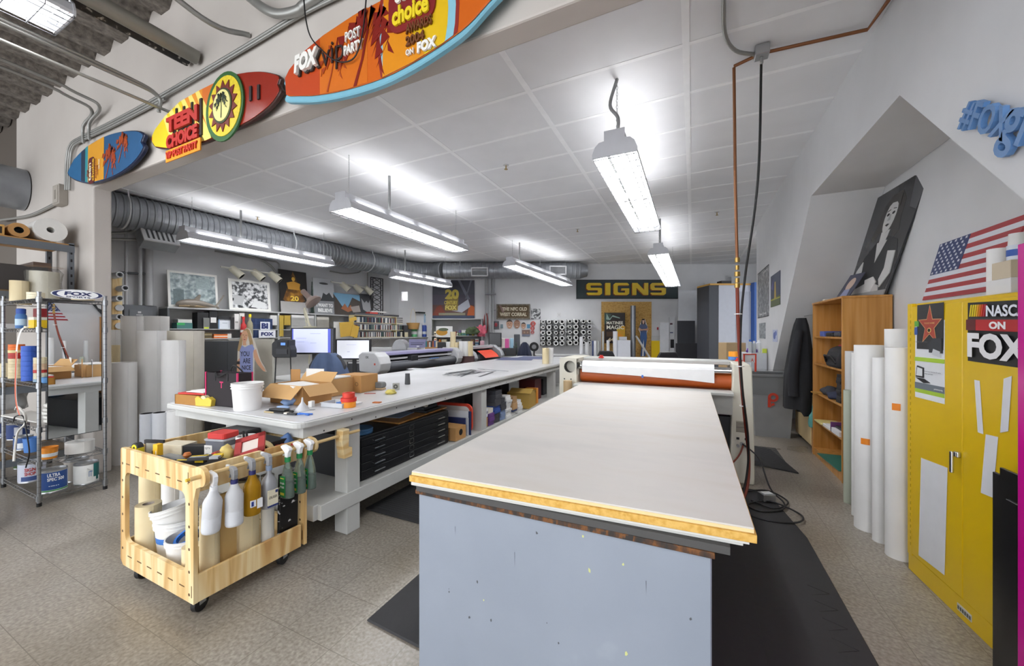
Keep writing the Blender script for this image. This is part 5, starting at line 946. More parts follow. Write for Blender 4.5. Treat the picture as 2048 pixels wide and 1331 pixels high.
sb('logo_sign', 'white cutout sign with dark blue letters in front of the blue board', 'sign', 518, 551, 660, 678, 'e6e8ee', dz=.02, dp=.015, z0=M2, shapes=[('t', 'FOX', .12, .25, .76, .5, '24306a', .06)]); sb('cut_letters', 'white cutout letters above the logo sign in the wall shelf', 'letters', 521, 540, 643, 660, 'dfe2ea', dz=.015, dp=.012, z0=1.53, shapes=[('t', 'BI', .1, .15, .7, .7, '24306a', .06)])
sb('yellow_bag', 'translucent amber bag hanging in the wall shelf', 'bag', 557, 567, 630, 672, mat('c8ac52', .3, trans=.2), dz=0, dp=.06); sb('yellow_bag', 'second translucent amber bag just right of the first', 'bag', 569, 581, 630, 650, mat('c3a650', .3, trans=.2), dz=0, dp=.06); sb('white_bag', 'crumpled white bag in the wall shelf beside the divider', 'bag', 541, 554, 630, 650, 'd4d4d2', dz=-.02, dp=.1)
for i in range(5): sb('paper_stack', 'thin white document pile in the third bay of the wall shelf', 'paper', 583, 628, 655-5.2*(i+1), 655-5.2*i-.8, ('e2e2e0', 'd2d2d0')[i % 2], dz=-.01, z0=M1+.045*i, group='white document piles, third bay of the wall shelf')
for i in range(4): sb('paper_stack', 'thin white document pile in the fourth bay of the wall shelf', 'paper', 634, 658, 655-5.5*(i+1), 655-5.5*i-1, ('d6d4cc', 'cbc8be')[i % 2], dz=-.01, z0=M1+.05*i, group='white document piles, fourth bay of the wall shelf')
# ---------- dark cabinet, partition, cutout ----------
fbox('computer_cabinet', 'tall dark grey metal cabinet behind the standing white rolls', 'cabinet', 5.5, 405, 457, 682, 760, .26, mat('4b4e54', .4), z0=0, bevel=.008, shapes=[('r', .95, .0, .97, 1, '33363b'), ('e', .45, .86, .01, .002, '202020')])
fbox('partition', 'cream-white office partition behind the cardboard figure', 'partition', 5.8, 457, 545, 678, 760, .05, mat('d6d3c8', .6), z0=0); fbox('black_device', 'black device just behind the tote bag', 'device', 5.0, 424, 460, 757, 775, .2, '2c2d31', z0=0)
def figure(label, d, pts_u, y0, s, cx, kind):
    """printed cardboard cutout of a standing person"""
    x, _ = pxy(d, cx, 700); T = BF(d) @ MX.Translation((x, y0, 0)); t = thing('cardboard_cutout', label, 'cutout', T @ V((0, 0, 0))); return t, T
t, T = figure('life-size cardboard cutout of a long-haired person in a lilac T-shirt, arm out', 5.35, 0, 0, 1, 498, 0)
m_ = W(t); m_.T = m_.T @ T; k = 5.35/F
def cu(us): return [((u-498)*k, H+(665.5-v)*k) for u, v in us]
HAIR = mat('a58a63', .6, var=.25, scale=40); SKIN = mat('cc9c7c', .6); TEE = mat('8d97c8', .6)
body = cu([(474, 748), (475, 705), (477, 690), (481, 672), (487, 660), (493, 655), (499, 658), (503, 668), (505, 677), (509, 682), (514, 698), (520, 720), (529, 735), (532, 743), (527, 742), (517, 730), (509, 716), (508, 748)])
lo = [(.055*1.3, .02), (-.17, .02)]
m_.prism(body+[(.05, .0), (-.15, .0)], -.012, 0, 'cfc8bc'); m_.obj('board', t)
m_ = W(t); m_.T = m_.T @ T; m_.prism(cu([(475, 700), (478, 684), (483, 667), (488, 659), (494, 656), (499, 660), (503, 672), (506, 684), (507, 694), (500, 700), (499, 684), (496, 672), (486, 672), (484, 690), (480, 703)]), 0, .0015, HAIR); m_.obj('hair', t)
m_ = W(t); m_.T = m_.T @ T; m_.prism(cu([(484, 664), (488, 661), (493, 661), (496, 667), (495, 677), (492, 684), (493, 690), (486, 690), (486, 682), (484, 675)]), .0016, .003, SKIN)
for a, b in ((486.8, 669.5), (492.5, 670)): m_.prism(cu([(a-1.2, b-.4), (a+1.2, b-.4), (a+1.2, b+.5), (a-1.2, b+.5)]), .003, .0034, '3a2a22')
m_.prism(cu([(488.6, 671), (490.4, 671), (490.8, 675), (488.4, 675)]), .003, .0034, 'b98868'); m_.prism(cu([(487, 677.5), (492, 677.8), (490, 679.5), (488.5, 679.5)]), .003, .0036, 'a84e4e'); m_.obj('face', t)
m_ = W(t); m_.T = m_.T @ T; m_.prism(cu([(480, 700), (484, 690), (490, 694), (497, 690), (505, 688), (509, 697), (506, 706), (506, 748), (480, 748)]), .0016, .003, TEE)
m_.text('YOU', *cu([(481, 712)])[0], 18*k, 10*k, '1e2236', .0036).text('ARE', *cu([(486, 726)])[0], 15*k, 10*k, '1e2236', .0036).text('NICE', *cu([(484, 739)])[0], 18*k, 9*k, '1e2236', .0036); m_.obj('shirt', t)
m_ = W(t); m_.T = m_.T @ T; m_.prism(cu([(507, 700), (512, 698), (517, 714), (524, 729), (530, 738), (531, 743), (526, 741), (515, 728), (508, 714)]), .0, .003, SKIN).prism(cu([(474, 722), (480, 715), (480, 748), (474, 748)]), 0, .003, SKIN).box(*[c for c in (cu([(473.5, 728)])[0][0], cu([(480, 728)])[0][0])], cu([(0, 728)])[0][1], cu([(0, 722)])[0][1], .003, .004, '2a2a2c'); m_.obj('arms', t)
# ================= DESKS AND MACHINES behind the worktable =================
DT = mat('bfc1c2', .45)
t = thing('desk', 'grey computer desk behind the worktable, mostly hidden by it', 'desk', (-5.5, 5.0, 0)); W(t).box(-6.2, -4.85, 3.7, 5.0, .73, .76, DT).obj('desktop', t)
for x in (-6.15, -5.05):
    for y in (3.75, 4.9): W(t).box(x, x+.05, y, y+.05, 0, .73, DARK).obj('leg', t)
def monitor(label, d, u0, u1, v0, v1, bezel, screen, zbase, stand=BLACK, shapes=(), cat='monitor'):
    x0, y1 = pxy(d, u0, v0); x1, y0 = pxy(d, u1, v1); T = BF(d); t = thing('computer_monitor', label, cat, T @ V(((x0+x1)/2, zbase, -.05)), YAW)
    def q(): m = W(t); m.T = m.T @ T; return m
    q().box(x0, x1, y0, y1, -.045, 0, bezel).obj('bezel', t, bevel=.004)
    m = q(); b = .025; m.box(x0+b, x1-b, y0+b, y1-b*.7, 0, .0015, screen); shapes_on(m, None, x0+b, x1-b, y0+b, y1-b*.7, .0015, shapes); m.obj('screen', t)
    cx = (x0+x1)/2; q().box(cx-.03, cx+.03, zbase+.01, y0+.1, -.07, -.045, stand).obj('stand_neck', t); q().box(cx-.12, cx+.12, zbase, zbase+.012, -.16, .03, stand).obj('stand_base', t, bevel=.004); return t
SCR = mat('c3c9ea', .3, emit=.3, var=.01); SCB = mat('4450b8', .3, emit=.3, var=.01)
sh = [('r', 0, 0, .03, 1, SCB), ('r', .88, 0, .95, 1, SCB), ('r', .95, 0, 1, 1, mat('1b1c26', .3)), ('r', .1, .6, .35, .61, '9aa0c0'), ('r', .45, .8, .7, .81, '9aa0c0'), ('r', .1, .45, .3, .46, '9aa0c0'), ('r', .45, .4, .6, .41, '9aa0c0')]
monitor('larger black computer monitor showing a pale page with blue borders', 5.6, 581, 669, 655, 708, BLACK, SCR, .762, shapes=sh); monitor('smaller black computer monitor to the right, showing a white page', 6.2, 671, 741, 678, 719, BLACK, mat('dfe2ec', .3, emit=.3, var=.01), .762, shapes=[('r', .3, .75, .6, .76, 'b0b4c0'), ('r', .32, .35, .4, .37, 'b0b4c0')])
# cheque-printer like black device on a stand
t = thing('label_printer', 'black desktop label printer with a small blue display on a thin stand', 'printer', BF(5.2) @ V((*pxy(5.2, 564, 760), 0))); t.location.z = 0
def q(d): m = W(t); m.T = m.T @ BF(d); return m
x0, y1 = pxy(5.2, 543, 679); x1, y0 = pxy(5.2, 581, 715); m = q(5.2); m.prism([(x0+.03, y0), (x1, y0), (x1, y0+.11), (x1-.02, y1-.08), (x1-.02, y1), (x0+.06, y1), (x0, y1-.05), (x0, y0+.04)], -.16, 0, '2b2c2f'); m.obj('body', t, bevel=.01)
m = q(5.2); m.box(x0+.09, x1-.03, y1-.095, y1-.02, 0, .02, '1a1b20').box(x0+.14, x1-.06, y1-.075, y1-.04, .02, .0215, mat('4a74c8', .3, emit=.7)); m.obj('display', t); m = q(5.2); m.box(x0+.07, x1-.04, y0+.05, y0+.12, 0, .015, '3a3b40'); m.obj('paper_slot', t)
m = q(5.2); cx = (x0+x1)/2
for a, b in ((-.1, -.15), (.1, .14)): m.tube([(cx+a, y0, -.05), (cx+b, 0, -.05)], .008, BLACK, 6)
m.obj('stand', t)
# desk lamp with a jointed arm
t = thing('desk_lamp', 'beige swing-arm desk lamp with a round head above the monitor', 'lamp', BF(5.9) @ V((*pxy(5.9, 624, 727), 0))); t.location.z = .762
def lampq(): m = W(t); m.T = m.T @ BF(5.9); return m
def c2(u, v, z=0): a = pxy(5.9, u, v); return (a[0], a[1], z)
m = lampq(); m.tube([c2(626, 727), c2(628, 660), c2(612, 640)], .013, 'cfcab2', 6); m.tube([c2(618, 727), c2(620, 665)], .01, 'cfcab2', 6).tube([c2(620, 655), c2(609, 615)], .016, 'd6d1ba', 6).tube([c2(614, 655), c2(607, 618)], .007, 'd6d1ba', 6); m.box(c2(612, 0)[0]-.03, c2(632, 0)[0]+.0, c2(0, 660)[1], c2(0, 652)[1], -.02, .02, 'c8c3ac'); m.obj('arm', t, smooth=50)
m = lampq(); a = V(c2(604, 580)); b = V(c2(625, 602)); D = (b-a).normalized(); n = V((0, 0, 1)); M_ = frame(b, D.cross(n), D); m.T = m.T @ M_
m.lathe([(.03, -.23), (.04, -.22), (.04, -.09), (.06, -.05), (.11, -.02), (.13, .03), (.12, .035), (0, .0)], mat('8f7c74', .35), 22, ax='Y'); m.obj('lamp_head', t, smooth=50)
m = lampq(); m.cyl(.1, 0, .02, 'cfcab2', 18, frame(V(c2(622, 728))-V((0, .0, 0)), (1, 0, 0), (0, 0, -1)), 'Z') if 0 else m.box(c2(612, 0)[0], c2(636, 0)[0], .762, .78, -.1, .1, 'cfcab2'); m.obj('base', t)
# jacketed chairs
def jchair(label, d, u0, u1, vt, c, group=None):
    x0, y1 = pxy(d, u0, vt); x1, _ = pxy(d, u1, vt); w_ = x1-x0; cx = (x0+x1)/2; T = BF(d); t = thing('office_chair', label, 'chair', T @ V((cx, 0, -.2)), YAW)
    def q(): m = W(t); m.T = m.T @ T; return m
    m = q(); m.prism([(cx-w_*.42, .55), (cx+w_*.42, .55), (cx+w_*.45, y1-.15), (cx+w_*.3, y1-.015), (cx-w_*.3, y1-.015), (cx-w_*.45, y1-.15)], -.1, -.04, DARK); m.obj('backrest', t, bevel=.02, seg=2)
    m = q(); m.box(cx-w_*.45, cx+w_*.45, .43, .5, -.55, -.08, DARK); m.obj('seat', t, bevel=.03, seg=2); m = q(); m.tube([(cx, .43, -.3), (cx, .1, -.3)], .03, BLACK, 10); m.obj('column', t)
    for k in range(5): a = 2*pi*k/5; m = q(); m.tube([(cx, .11, -.3), (cx+.27*cos(a), .07, -.3+.27*sin(a))], .02, BLACK, 6).cyl(.03, -.02, .02, BLACK, 12, TR(cx+.27*cos(a), .03, -.3+.27*sin(a))); m.obj('foot', t)
    return t, T, cx, w_, y1
def jacket(label, d, T, cx, w_, y1, c, skew=0):
    n = 36; rows = 12; vs_ = []; fs = []
    for j in range(rows+1):
        f = j/rows
        for i in range(n+1):
            g = i/n; a = (g*2-1); half = w_*.5*(.62+.38*min(1, (f*2.2))**.6)+.05*f
            x = cx+a*half+skew*f*.1; top = y1-.09*abs(a)**2.6; z = .03+.035*sin(g*26+f*1.5)*min(1, f*1.8)*(.4+.6*sin(g*7)**2)-.10*abs(a)**3
            vs_.append((x, top-f*(.62-.05*abs(a)), z))
    for j in range(rows):
        for i in range(n): b = j*(n+1)+i; fs.append((b, b+n+1, b+n+2, b+1))
    k = len(vs_); vs_ += [(x, min(y, y1-.01), -.13-z*.3) for x, y, z in vs_]; fs += [(k+b[3], k+b[2], k+b[1], k+b[0]) for b in fs[:rows*n]]
    fs += [(i, i+1, k+i+1, k+i) for i in range(n)]
    for i in (0, n): fs += [(j*(n+1)+i, k+j*(n+1)+i, k+(j+1)*(n+1)+i, (j+1)*(n+1)+i) for j in range(rows)]
    mb = MB(T); mb.add(vs_, fs, c); return tag(mb.obj('draped_jacket', smooth=70), label, 'jacket')
t, T, cx, w_, y1_ = jchair('office chair in front of the monitors, covered by a denim-blue jacket', 4.9, 609, 692, 708, DARK); jacket('denim-blue jacket draped over the chair in front of the monitors', 4.9, T, cx, w_, y1_+.02, mat('4a5a78', .85, var=.15))
t, T, cx, w_, y1_ = jchair('office chair far back near the wall tubes, covered by a navy jacket', 9.4, 1037, 1062, 686, DARK); jacket('navy jacket draped over the far office chair', 9.4, T, cx, w_*1.05, y1_+.03, mat('2b3146', .85, var=.15))
for lb, d, u0, u1, vt in (('black office chair behind the laminator, left one', 7.5, 1192, 1235, 700), ('black office chair behind the laminator, right one', 7.0, 1312, 1366, 702)): jchair(lb, d, u0, u1, vt, DARK)
# ---------- big roll-fed plotter ----------
PG = mat('55585e', .4); PL_ = mat('c3c4c6', .4); PV = mat('a29fc4', .35)
t = thing('vinyl_plotter', 'long roll-fed vinyl plotter with a lilac top strip behind the worktable', 'printer', (-4.55, 5.5, 0))
def capp(y0, y1, nm):
    m = W(t, YZ if 0 else MX(((1, 0, 0, 0), (0, 0, 1, 0), (0, 1, 0, 0), (0, 0, 0, 1)))); m.prism([(-4.78, .86), (-4.42, .83), (-4.36, .87), (-4.33, .99), (-4.37, 1.10), (-4.46, 1.165), (-4.72, 1.17), (-4.8, 1.12)], y0, y1, PL_); return m.obj(nm, t, bevel=.018, seg=2)
capp(4.38, 4.62, 'end_cover'); capp(6.52, 6.70, 'end_cover')
m = W(t); m.box(-4.78, -4.46, 4.62, 6.52, 1.10, 1.155, PV); m.obj('top_cover', t, bevel=.01); W(t).box(-4.78, -4.6, 4.62, 6.52, .95, 1.10, '3a3c40').obj('back_wall', t)
W(t).cyl(.075, 4.6, 6.54, PG, 20, TR(-4.44, 0, .925), 'Y').obj('front_platen', t, smooth=40); W(t).box(-4.62, -4.4, 4.62, 6.52, .83, .9, '2c2d30').obj('bed', t)
W(t).box(-4.52, -4.49, 4.62, 6.52, 1.03, 1.06, 'c9cacc').obj('rail', t); W(t).box(-4.5, -4.48, 4.62, 6.52, .985, 1.0, 'b0b1b4').obj('rail', t)
W(t).box(-4.53, -4.40, 5.18, 5.36, .985, 1.085, '202124').obj('carriage', t, bevel=.01); m = W(t); m.T = m.T @ frame((-4.44, 4.378, .97), (1, 0, 0)); m.text('OK', -.2, .1, .07, .04, '55565a', .0).box(-.02, .01, -.0, .03, 0, .002, 'c04a38'); m.obj('control_panel', t)
m = W(t); m.cyl(.035, 4.47, 4.473, '404044', 14, TR(0, 0, 0), 'Y') if 0 else m.box(-4.34, -4.325, 6.54, 6.68, .95, 1.08, 'd8d8da'); m.obj('dial_cover', t)
for y in (4.6, 6.5):
    W(t).box(-4.6, -4.54, y, y+.06, .06, .83, '33353a').obj('stand_leg', t); W(t).box(-4.85, -4.3, y, y+.06, 0, .06, '33353a').obj('foot', t)
W(t).box(-4.6, -4.54, 4.6, 6.56, .3, .36, '33353a').obj('cross_bar', t)
o = MB(TR(-4.35, 5.75, 1.0)).box(-.02, .02, -.12, .12, -.001, .01, '4c80c4').obj('blue_strip'); tag(o, 'small blue strip lying on the long plotter front', 'strip'); o.location.z = .0
# silver cutter
t = thing('vinyl_cutter', 'smaller silver desktop vinyl cutter with an orange sheet, beyond the long plotter', 'cutter', (-4.5, 7.8, 0)); CS = mat('b9bcc0', .35, .2)
XZp = MX(((1, 0, 0, 0), (0, 0, 1, 0), (0, 1, 0, 0), (0, 0, 0, 1)))
for y0, y1 in ((7.05, 7.2), (8.35, 8.5)):
    m = W(t, XZp); m.prism([(-4.7, .85), (-4.28, .85), (-4.25, .92), (-4.3, 1.03), (-4.5, 1.17), (-4.62, 1.18), (-4.72, 1.12)], y0, y1, CS); o = m.obj('end_cover', t, bevel=.02, seg=2)
m = W(t); m.ring(.1, .085, 7.04, 7.05, '8d9094', 20, TR(-4.42, 0, .95), 'Y'); m.obj('round_badge', t)
W(t).box(-4.7, -4.5, 7.2, 8.35, 1.1, 1.17, CS).obj('top_cover', t, bevel=.01); W(t).box(-4.7, -4.4, 7.2, 8.35, .86, .96, '6a6d72').obj('bed', t); W(t).box(-4.66, -4.62, 7.2, 8.35, .96, 1.1, '3a3c40').obj('back_wall', t); W(t).box(-4.7, -4.3, 7.1, 8.4, 0, .85, '3a3b3f').obj('stand', t)
o = MB().add([(-4.5, 7.55, 1.06), (-4.5, 8.25, 1.06), (-4.33, 8.2, .975), (-4.33, 7.5, .975), (-4.24, 8.15, .90), (-4.24, 7.5, .90)], [(0, 3, 2, 1), (3, 5, 4, 2)], 'e0482a').obj('orange_sheet', smooth=60); tag(o, 'bright orange vinyl sheet feeding out of the silver cutter', 'sheet')
# low printer cabinets behind plotter
fbox('grey_cabinet', 'low grey cabinet behind the long plotter', 'cabinet', 7.6, 742, 800, 706, 760, .4, 'a8abae', z0=0); fbox('dark_printer', 'dark printer base between the monitor and the plotter', 'printer', 6.6, 694, 742, 723, 760, .2, '3a3b40', z0=0, shapes=[('r', .05, .97, .6, .995, 'd8d8d8')])
fbox('white_device', 'low white device behind the grey plotter cover', 'device', 8.1, 715, 835, 695, 706, .3, 'cfd0d2', z0=0)
o = MB(BF(8.05)).prism([(x, y) for x, y in ell(*pxy(8.05, 798, 700), .16, .23, 16, 0, pi)], -.3, 0, mat('d8dade', .2, trans=.3)).obj('clear_dome', bevel=.01); tag(o, 'translucent white dome cover behind the long plotter', 'cover')
bpan('keyboard_case', 'tilted lilac-grey panel with small dark squares behind the plotter', 'panel', 8.15, 818, 852, 678, 695, .05, '8d8bb0', [('r', .1, .55, .9, .6, '2a2a3a'), ('r', .1, .35, .8, .42, '2a2a3a'), ('r', .45, .1, .6, .25, 'e8e8f0')])
for i in range(7): bpan('book', '%s book standing behind the plotter' % ('teal', 'brown', 'white', 'dark', 'rust', 'blue', 'cream')[i], 'book', 8.1, 851+3.4*i, 854.2+3.4*i, 682+R.uniform(-1, 2), 694, .18, ('3d7c80', '8a5a38', 'd8d6d0', '34343a', 'a0522c', '3d5c90', 'd8ceb0')[i])
fbox('cardboard_tray', 'brown cardboard tray under the row of books behind the plotter', 'box', 8.0, 850, 874, 694, 704, .25, KRAFT, z0=.6); fbox('black_box', 'black box right of the cardboard tray behind the plotter', 'box', 8.0, 875, 890, 684, 702, .2, '202024', z0=.6)
for i, (u, w_, vt, m, lb) in enumerate(((896, 10, 683, PAPERW, 'white roll left of the cream pair behind the plotter'), (906, 11, 663, MASK, 'tall cream roll, highest behind the plotter'), (913, 8, 684, MASK, 'short cream roll leaning on the tall one'), (923, 11, 682, PAPERW, 'white roll in the middle group behind the plotter'), (932, 10, 682, PAPERW, 'white roll second from the right behind the plotter'), (941, 10, 682, MASK, 'cream roll rightmost behind the plotter'))):
    p = at(u, 712, d=8.12); r = w_*8.12/F/2; z = .976; roll('upright_roll', lb, (p.x, p.y, z), r, at(u, vt, d=8.12).z-z, m, .5)
o = fbox('roll_stand', 'low dark stand carrying the upright rolls behind the plotter', 'stand', 8.05, 889, 948, 712, 740, .15, '4a2c2c', z0=0)

# ================= SHELF with the disc tower =================
XB0, ZB = so(665, 676, .05); 
SHZ = 1.355; dz0 = .28
def sp(u, v, dz=dz0): return so(u, v, dz)
xa = sp(664, 676)[0]; xb = sp(900, 676)[0]
t = thing('bracket_shelf', 'long white wall shelf on brackets carrying the disc tower', 'shelf', TS @ V((xa, SHZ, 0))); m = W(t); m.T = m.T @ TS; m.box(xa, xb, SHZ-.025, SHZ, -.3, dz0, SG); m.obj('board', t)
for u in (700, 765, 830): x = sp(u, 676)[0]; m = W(t); m.T = m.T @ TS; m.prism([(x, SHZ-.03), (x+.03, SHZ-.03), (x+.03, SHZ-.3), (x, SHZ-.3)], -.3, -.27, SG).tube([(x+.015, SHZ-.3, -.28), (x+.015, SHZ-.03, dz0-.05)], .015, SG, 4); m.obj('bracket', t)
def sbx(name, label, cat, u0, u1, vt, c, dp=.15, z0=SHZ+.001, dz=dz0-.02, shapes=(), group=None, vb=None):
    x0, yt = sp(u0, vt, dz); x1, _ = sp(u1, vt, dz); z0 = sp(u0, vb, dz)[1] if vb else z0; m = MB(TS); m.box(x0, x1, z0, yt, dz-dp, dz, c); shapes_on(m, None, x0, x1, z0, yt, dz, shapes); return tag(m.obj(name), label, cat, group)
# disc tower: three shelves of discs
ua, ub = 708, 806; x0 = sp(ua, 650, dz0-.03)[0]; x1 = sp(ub, 650, dz0-.03)[0]; rows = [SHZ+.002, SHZ+.185, SHZ+.365]
t = thing('disc_rack', 'wooden three-row rack filled with discs on the wall shelf', 'rack', TS @ V((x0, SHZ, 0)))
for z in rows+[SHZ+.54]: m = W(t); m.T = m.T @ TS; m.box(x0, x1 if z < SHZ+.5 else x0+(x1-x0)*.84, z, z+.012, .08, dz0-.02, 'cbbf9c'); m.obj('shelf_board', t)
for a in (x0-.012, x0+(x1-x0)*.84): m = W(t); m.T = m.T @ TS; m.box(a, a+.012, SHZ, SHZ+.55 if a < x1-.1 else SHZ+.36, .08, dz0-.02, 'd6c898'); m.obj('side_board', t)
DC = ['2a2a2e', 'd4d4d2', '3c4450', '8a8e94', 'b8babc', '54342c', '26344c', 'e2e0dc', '6a6c70', '7c3a34', '446458', 'c9c4b4']
dm = [MB().box(0, .014, 0, .125, -.12, 0, c) for c in DC]; src = []
for m in dm: o = m.obj('compact_disc'); src.append(o)
for ri, z in enumerate(rows):
    xe = x0+(x1-x0)*(.84 if ri == 2 else 1)-.02; x = x0+.012; first = True
    nper = 48 if ri < 2 else 40; step = (xe-x)/nper
    for k in range(nper):
        if ri == 0 and k < len(src): o = src[k]
        else: o = src[R.randrange(len(src))].copy(); C.objects.link(o)
        T = TS @ TR(x+step*k, z+.013, dz0-.03); T = T @ MX.Diagonal((step*.8/.014, 1+R.uniform(-.04, .06), 1, 1)); o.matrix_basis = T
        tag(o, 'thin disc case in the %s row of the disc rack' % ('bottom', 'middle', 'top')[ri], 'disc case', 'disc cases, %s row of the disc rack' % ('bottom', 'middle', 'top')[ri])
z5 = SHZ+.553
for i, (u0, u1, h, c, lb) in enumerate(((712, 770, .05, '55575c', 'grey flat case on top of the disc rack, bottom one'), (742, 758, .04, 'b83a34', 'small red cloth on the disc rack top'), (745, 775, .03, 'c8c6c2', 'pale folder on the disc rack top'), (770, 800, .05, '3c3d42', 'dark folder at the right of the disc rack top'))):
    x_0 = sp(u0, 620)[0]; x_1 = sp(u1, 620)[0]; z = z5+(0 if i == 0 else .051 if i < 3 else 0)+(.041 if i == 2 else 0); m = MB(TS); m.box(x_0, x_1, z, z+h, .08, dz0-.04, c); tag(m.obj('flat_case'), lb, 'case')
for i in range(6): sbx('paper_bundle', 'thin dark-edged magazine in the pile right of the top disc row', 'magazine', 791, 808, 0, ('d0cec8', '3a3a40')[i % 2], dp=.15, dz=dz0-.03, group='magazines right of the top disc row') if 0 else (lambda z: tag(MB(TS).box(x0+(x1-x0)*.86, x1, z, z+.024, .1, dz0-.04, ('d0cec8', '4a4a50')[i % 2]).obj('magazine'), 'thin magazine in the pile right of the top disc row', 'magazine', 'magazines right of the top disc row'))(SHZ+.378+.026*i)
# leaning white board with yellow envelopes
sbx('white_document', 'white document sheets leaning left of the disc rack', 'paper', 668, 706, 643, 'dddcd8', dp=.02, dz=dz0-.005); 
for i, (u0, u1, v0, v1, r) in enumerate(((680, 708, 643, 672, .1), (702, 716, 650, 674, -.25), (697, 712, 634, 642, .3))):
    xx0, yy1 = sp(u0, v0, dz0+.02); xx1, yy0 = sp(u1, v1, dz0+.02); T = TS @ TR((xx0+xx1)/2, (yy0+yy1)/2, dz0+.02+.012*i) @ MX.Rotation(r, 4, 'Z'); tag(MB(T).box((xx0-xx1)/2, (xx1-xx0)/2, (yy0-yy1)/2, (yy1-yy0)/2, -.005, 0, 'ddb44c').obj('envelope'), ('large yellow envelope clipped to the white papers', 'narrow yellow envelope tilted beside the large one', 'yellow envelope corner sticking up over the white papers')[i], 'envelope')
sbx('yellow_folder', 'flat yellow folder under the leaning white papers', 'folder', 670, 704, 674, 'd9a83a', dp=.2)
# right of the disc tower
for i, (u0, u1, vt, c, lb, cat) in enumerate((((808, 816, 650, '3b3c40', 'dark box directly right of the disc rack', 'box')), (824, 833, 648, '58a06c', 'light green canister on the wall shelf', 'canister'), (834, 843, 646, 'c9cdd0', 'grey-white can right of the green canister', 'can'), (844, 852, 650, '3450a0', 'blue can with a white label on the wall shelf', 'can'))):
    if cat == 'box': sbx('box', lb, cat, u0, u1, vt, c)
    else:
        x, yt = sp((u0+u1)/2, vt, dz0-.1); r = (sp(u1, vt)[0]-sp(u0, vt)[0])/2*.9; p = TS @ V((x, SHZ, dz0-.1)); o = MB(TR(*p)).lathe([(0, 0), (r, 0), (r, yt-SHZ-.03), (r*.9, yt-SHZ-.02), (r*.9, yt-SHZ), (0, yt-SHZ)], c, 18).lathe([(r+.002, .08), (r+.002, .16)], 'e0e2e4', 18).obj('canister', smooth=40); tag(o, lb, cat)
sbx('cone_stand', 'small pale figurines right of the disc rack', 'figurine', 810, 816, 664, 'd8cfae', dp=.05, dz=dz0)
T = TS @ MX.Translation((0, 0, .2)); m = MB(T); x, yb = sp(816, 645, 0); r = .18; m.tube([(x+r*.62*cos(a), 1.75+.42*sin(a), 0) for a in [pi*i/16 for i in range(17)]], .008, 'd6cbb0', 5); m.lathe([(0, 1.58), (.15, 1.58), (.19, 1.76), (.175, 1.76), (.14, 1.6)], mat('b98f56', .8, var=.3, scale=60), 18, T=TR(x, 0, 0), ax='Y'); tag(m.obj('wicker_basket', smooth=50), 'wicker basket with a tall pale hoop handle above the disc rack right end', 'basket')
m = MB(TS); xq = sp(806, 645, 0)[0]; m.box(xq-.15, xq+.45, 1.56, 1.58, -.1, .12, SG).box(xq-.1, xq-.07, SHZ, 1.56, -.05, -.02, SG).box(xq+.3, xq+.33, SHZ, 1.56, -.05, -.02, SG); tag(m.obj('riser_shelf'), 'small grey riser shelf right of the disc rack', 'shelf')
# ================= BACK WALL =================
OSB = speck('strand_board', [(.3, '9c7434'), (.45, 'bf9650'), (.6, 'd0aa66'), (.75, 'a87e3c')], 18, .7, detail=6, mp=(1, 1, 2.5))
D = 11.33
# SIGNS board with octagonal letters
x0, y1 = pxy(D-.03, 1153, 559); x1, y0 = pxy(D-.03, 1356, 597)
t = thing('wall_sign', 'long dark green sign with raised yellow block letters reading SIGNS', 'sign', BF(D) @ V(((x0+x1)/2, y0, 0)))
def q(d=D-.03): m = W(t); m.T = m.T @ BF(d); return m
GRN = mat('2b3a3c', .5); q().box(x0, x1, y0, y1, -.03, 0, '151a1b').box(x0+.02, x1-.02, y0+.02, y1-.02, 0, .004, GRN).obj('board', t)
def strokes(segs, ox, oy, w_, h_, th, m, z0, z1, mt):
    for pl in segs: m.prism([(ox+a*w_, oy+b*h_) for a, b in pl], z0, z1, mt)
a = .26; b = .2; k = .12
LET = {'S': [[(k, 0), (1-k, 0), (1, k), (1, .6-k/2), (1-k, .6), (.3, .6), (a, .66), (a, .78), (.32, .8), (.98, .8), (.98, 1-k), (1-k, 1), (k, 1), (0, 1-k), (0, .52), (k, .4), (.7, .4), (1-a, .36), (1-a, .22), (.7, b), (.02, b), (.02, k)]],
 'I': [[(.1, 0), (.9, 0), (.9, 1), (.1, 1)]], 'G': [[(k, 0), (1-k, 0), (1, k), (1, .55), (.5, .55), (.5, .38), (1-a, .38), (1-a, b), (.32, b), (a, .27), (a, .74), (.32, .8), (.98, .8), (.98, 1-k), (1-k, 1), (k, 1), (0, 1-k), (0, k)]],
 'N': [[(0, 0), (a, 0), (a, .6), (.7, 0), (1, 0), (1, 1), (1-a, 1), (1-a, .42), (.32, 1), (0, 1)]]}
YEL = mat('d9b81c', .4); YD = mat('8a4a1c', .5)
for ch, u0, u1 in (('S', 1174, 1205), ('I', 1210, 1223), ('G', 1228, 1259), ('N', 1265, 1297), ('S', 1301, 1332)):
    lx0, ly1 = pxy(D, u0, 566 if ch else 0); lx1, ly0 = pxy(D, u1, 590)
    m = q(); strokes(LET[ch], lx0-.05, ly0-.02, lx1-lx0, ly1-ly0, 0, m, .004, .03, YD); strokes(LET[ch], lx0-.03, ly0, lx1-lx0, ly1-ly0, 0, m, .03, .045, YEL); m.obj('letter', t)
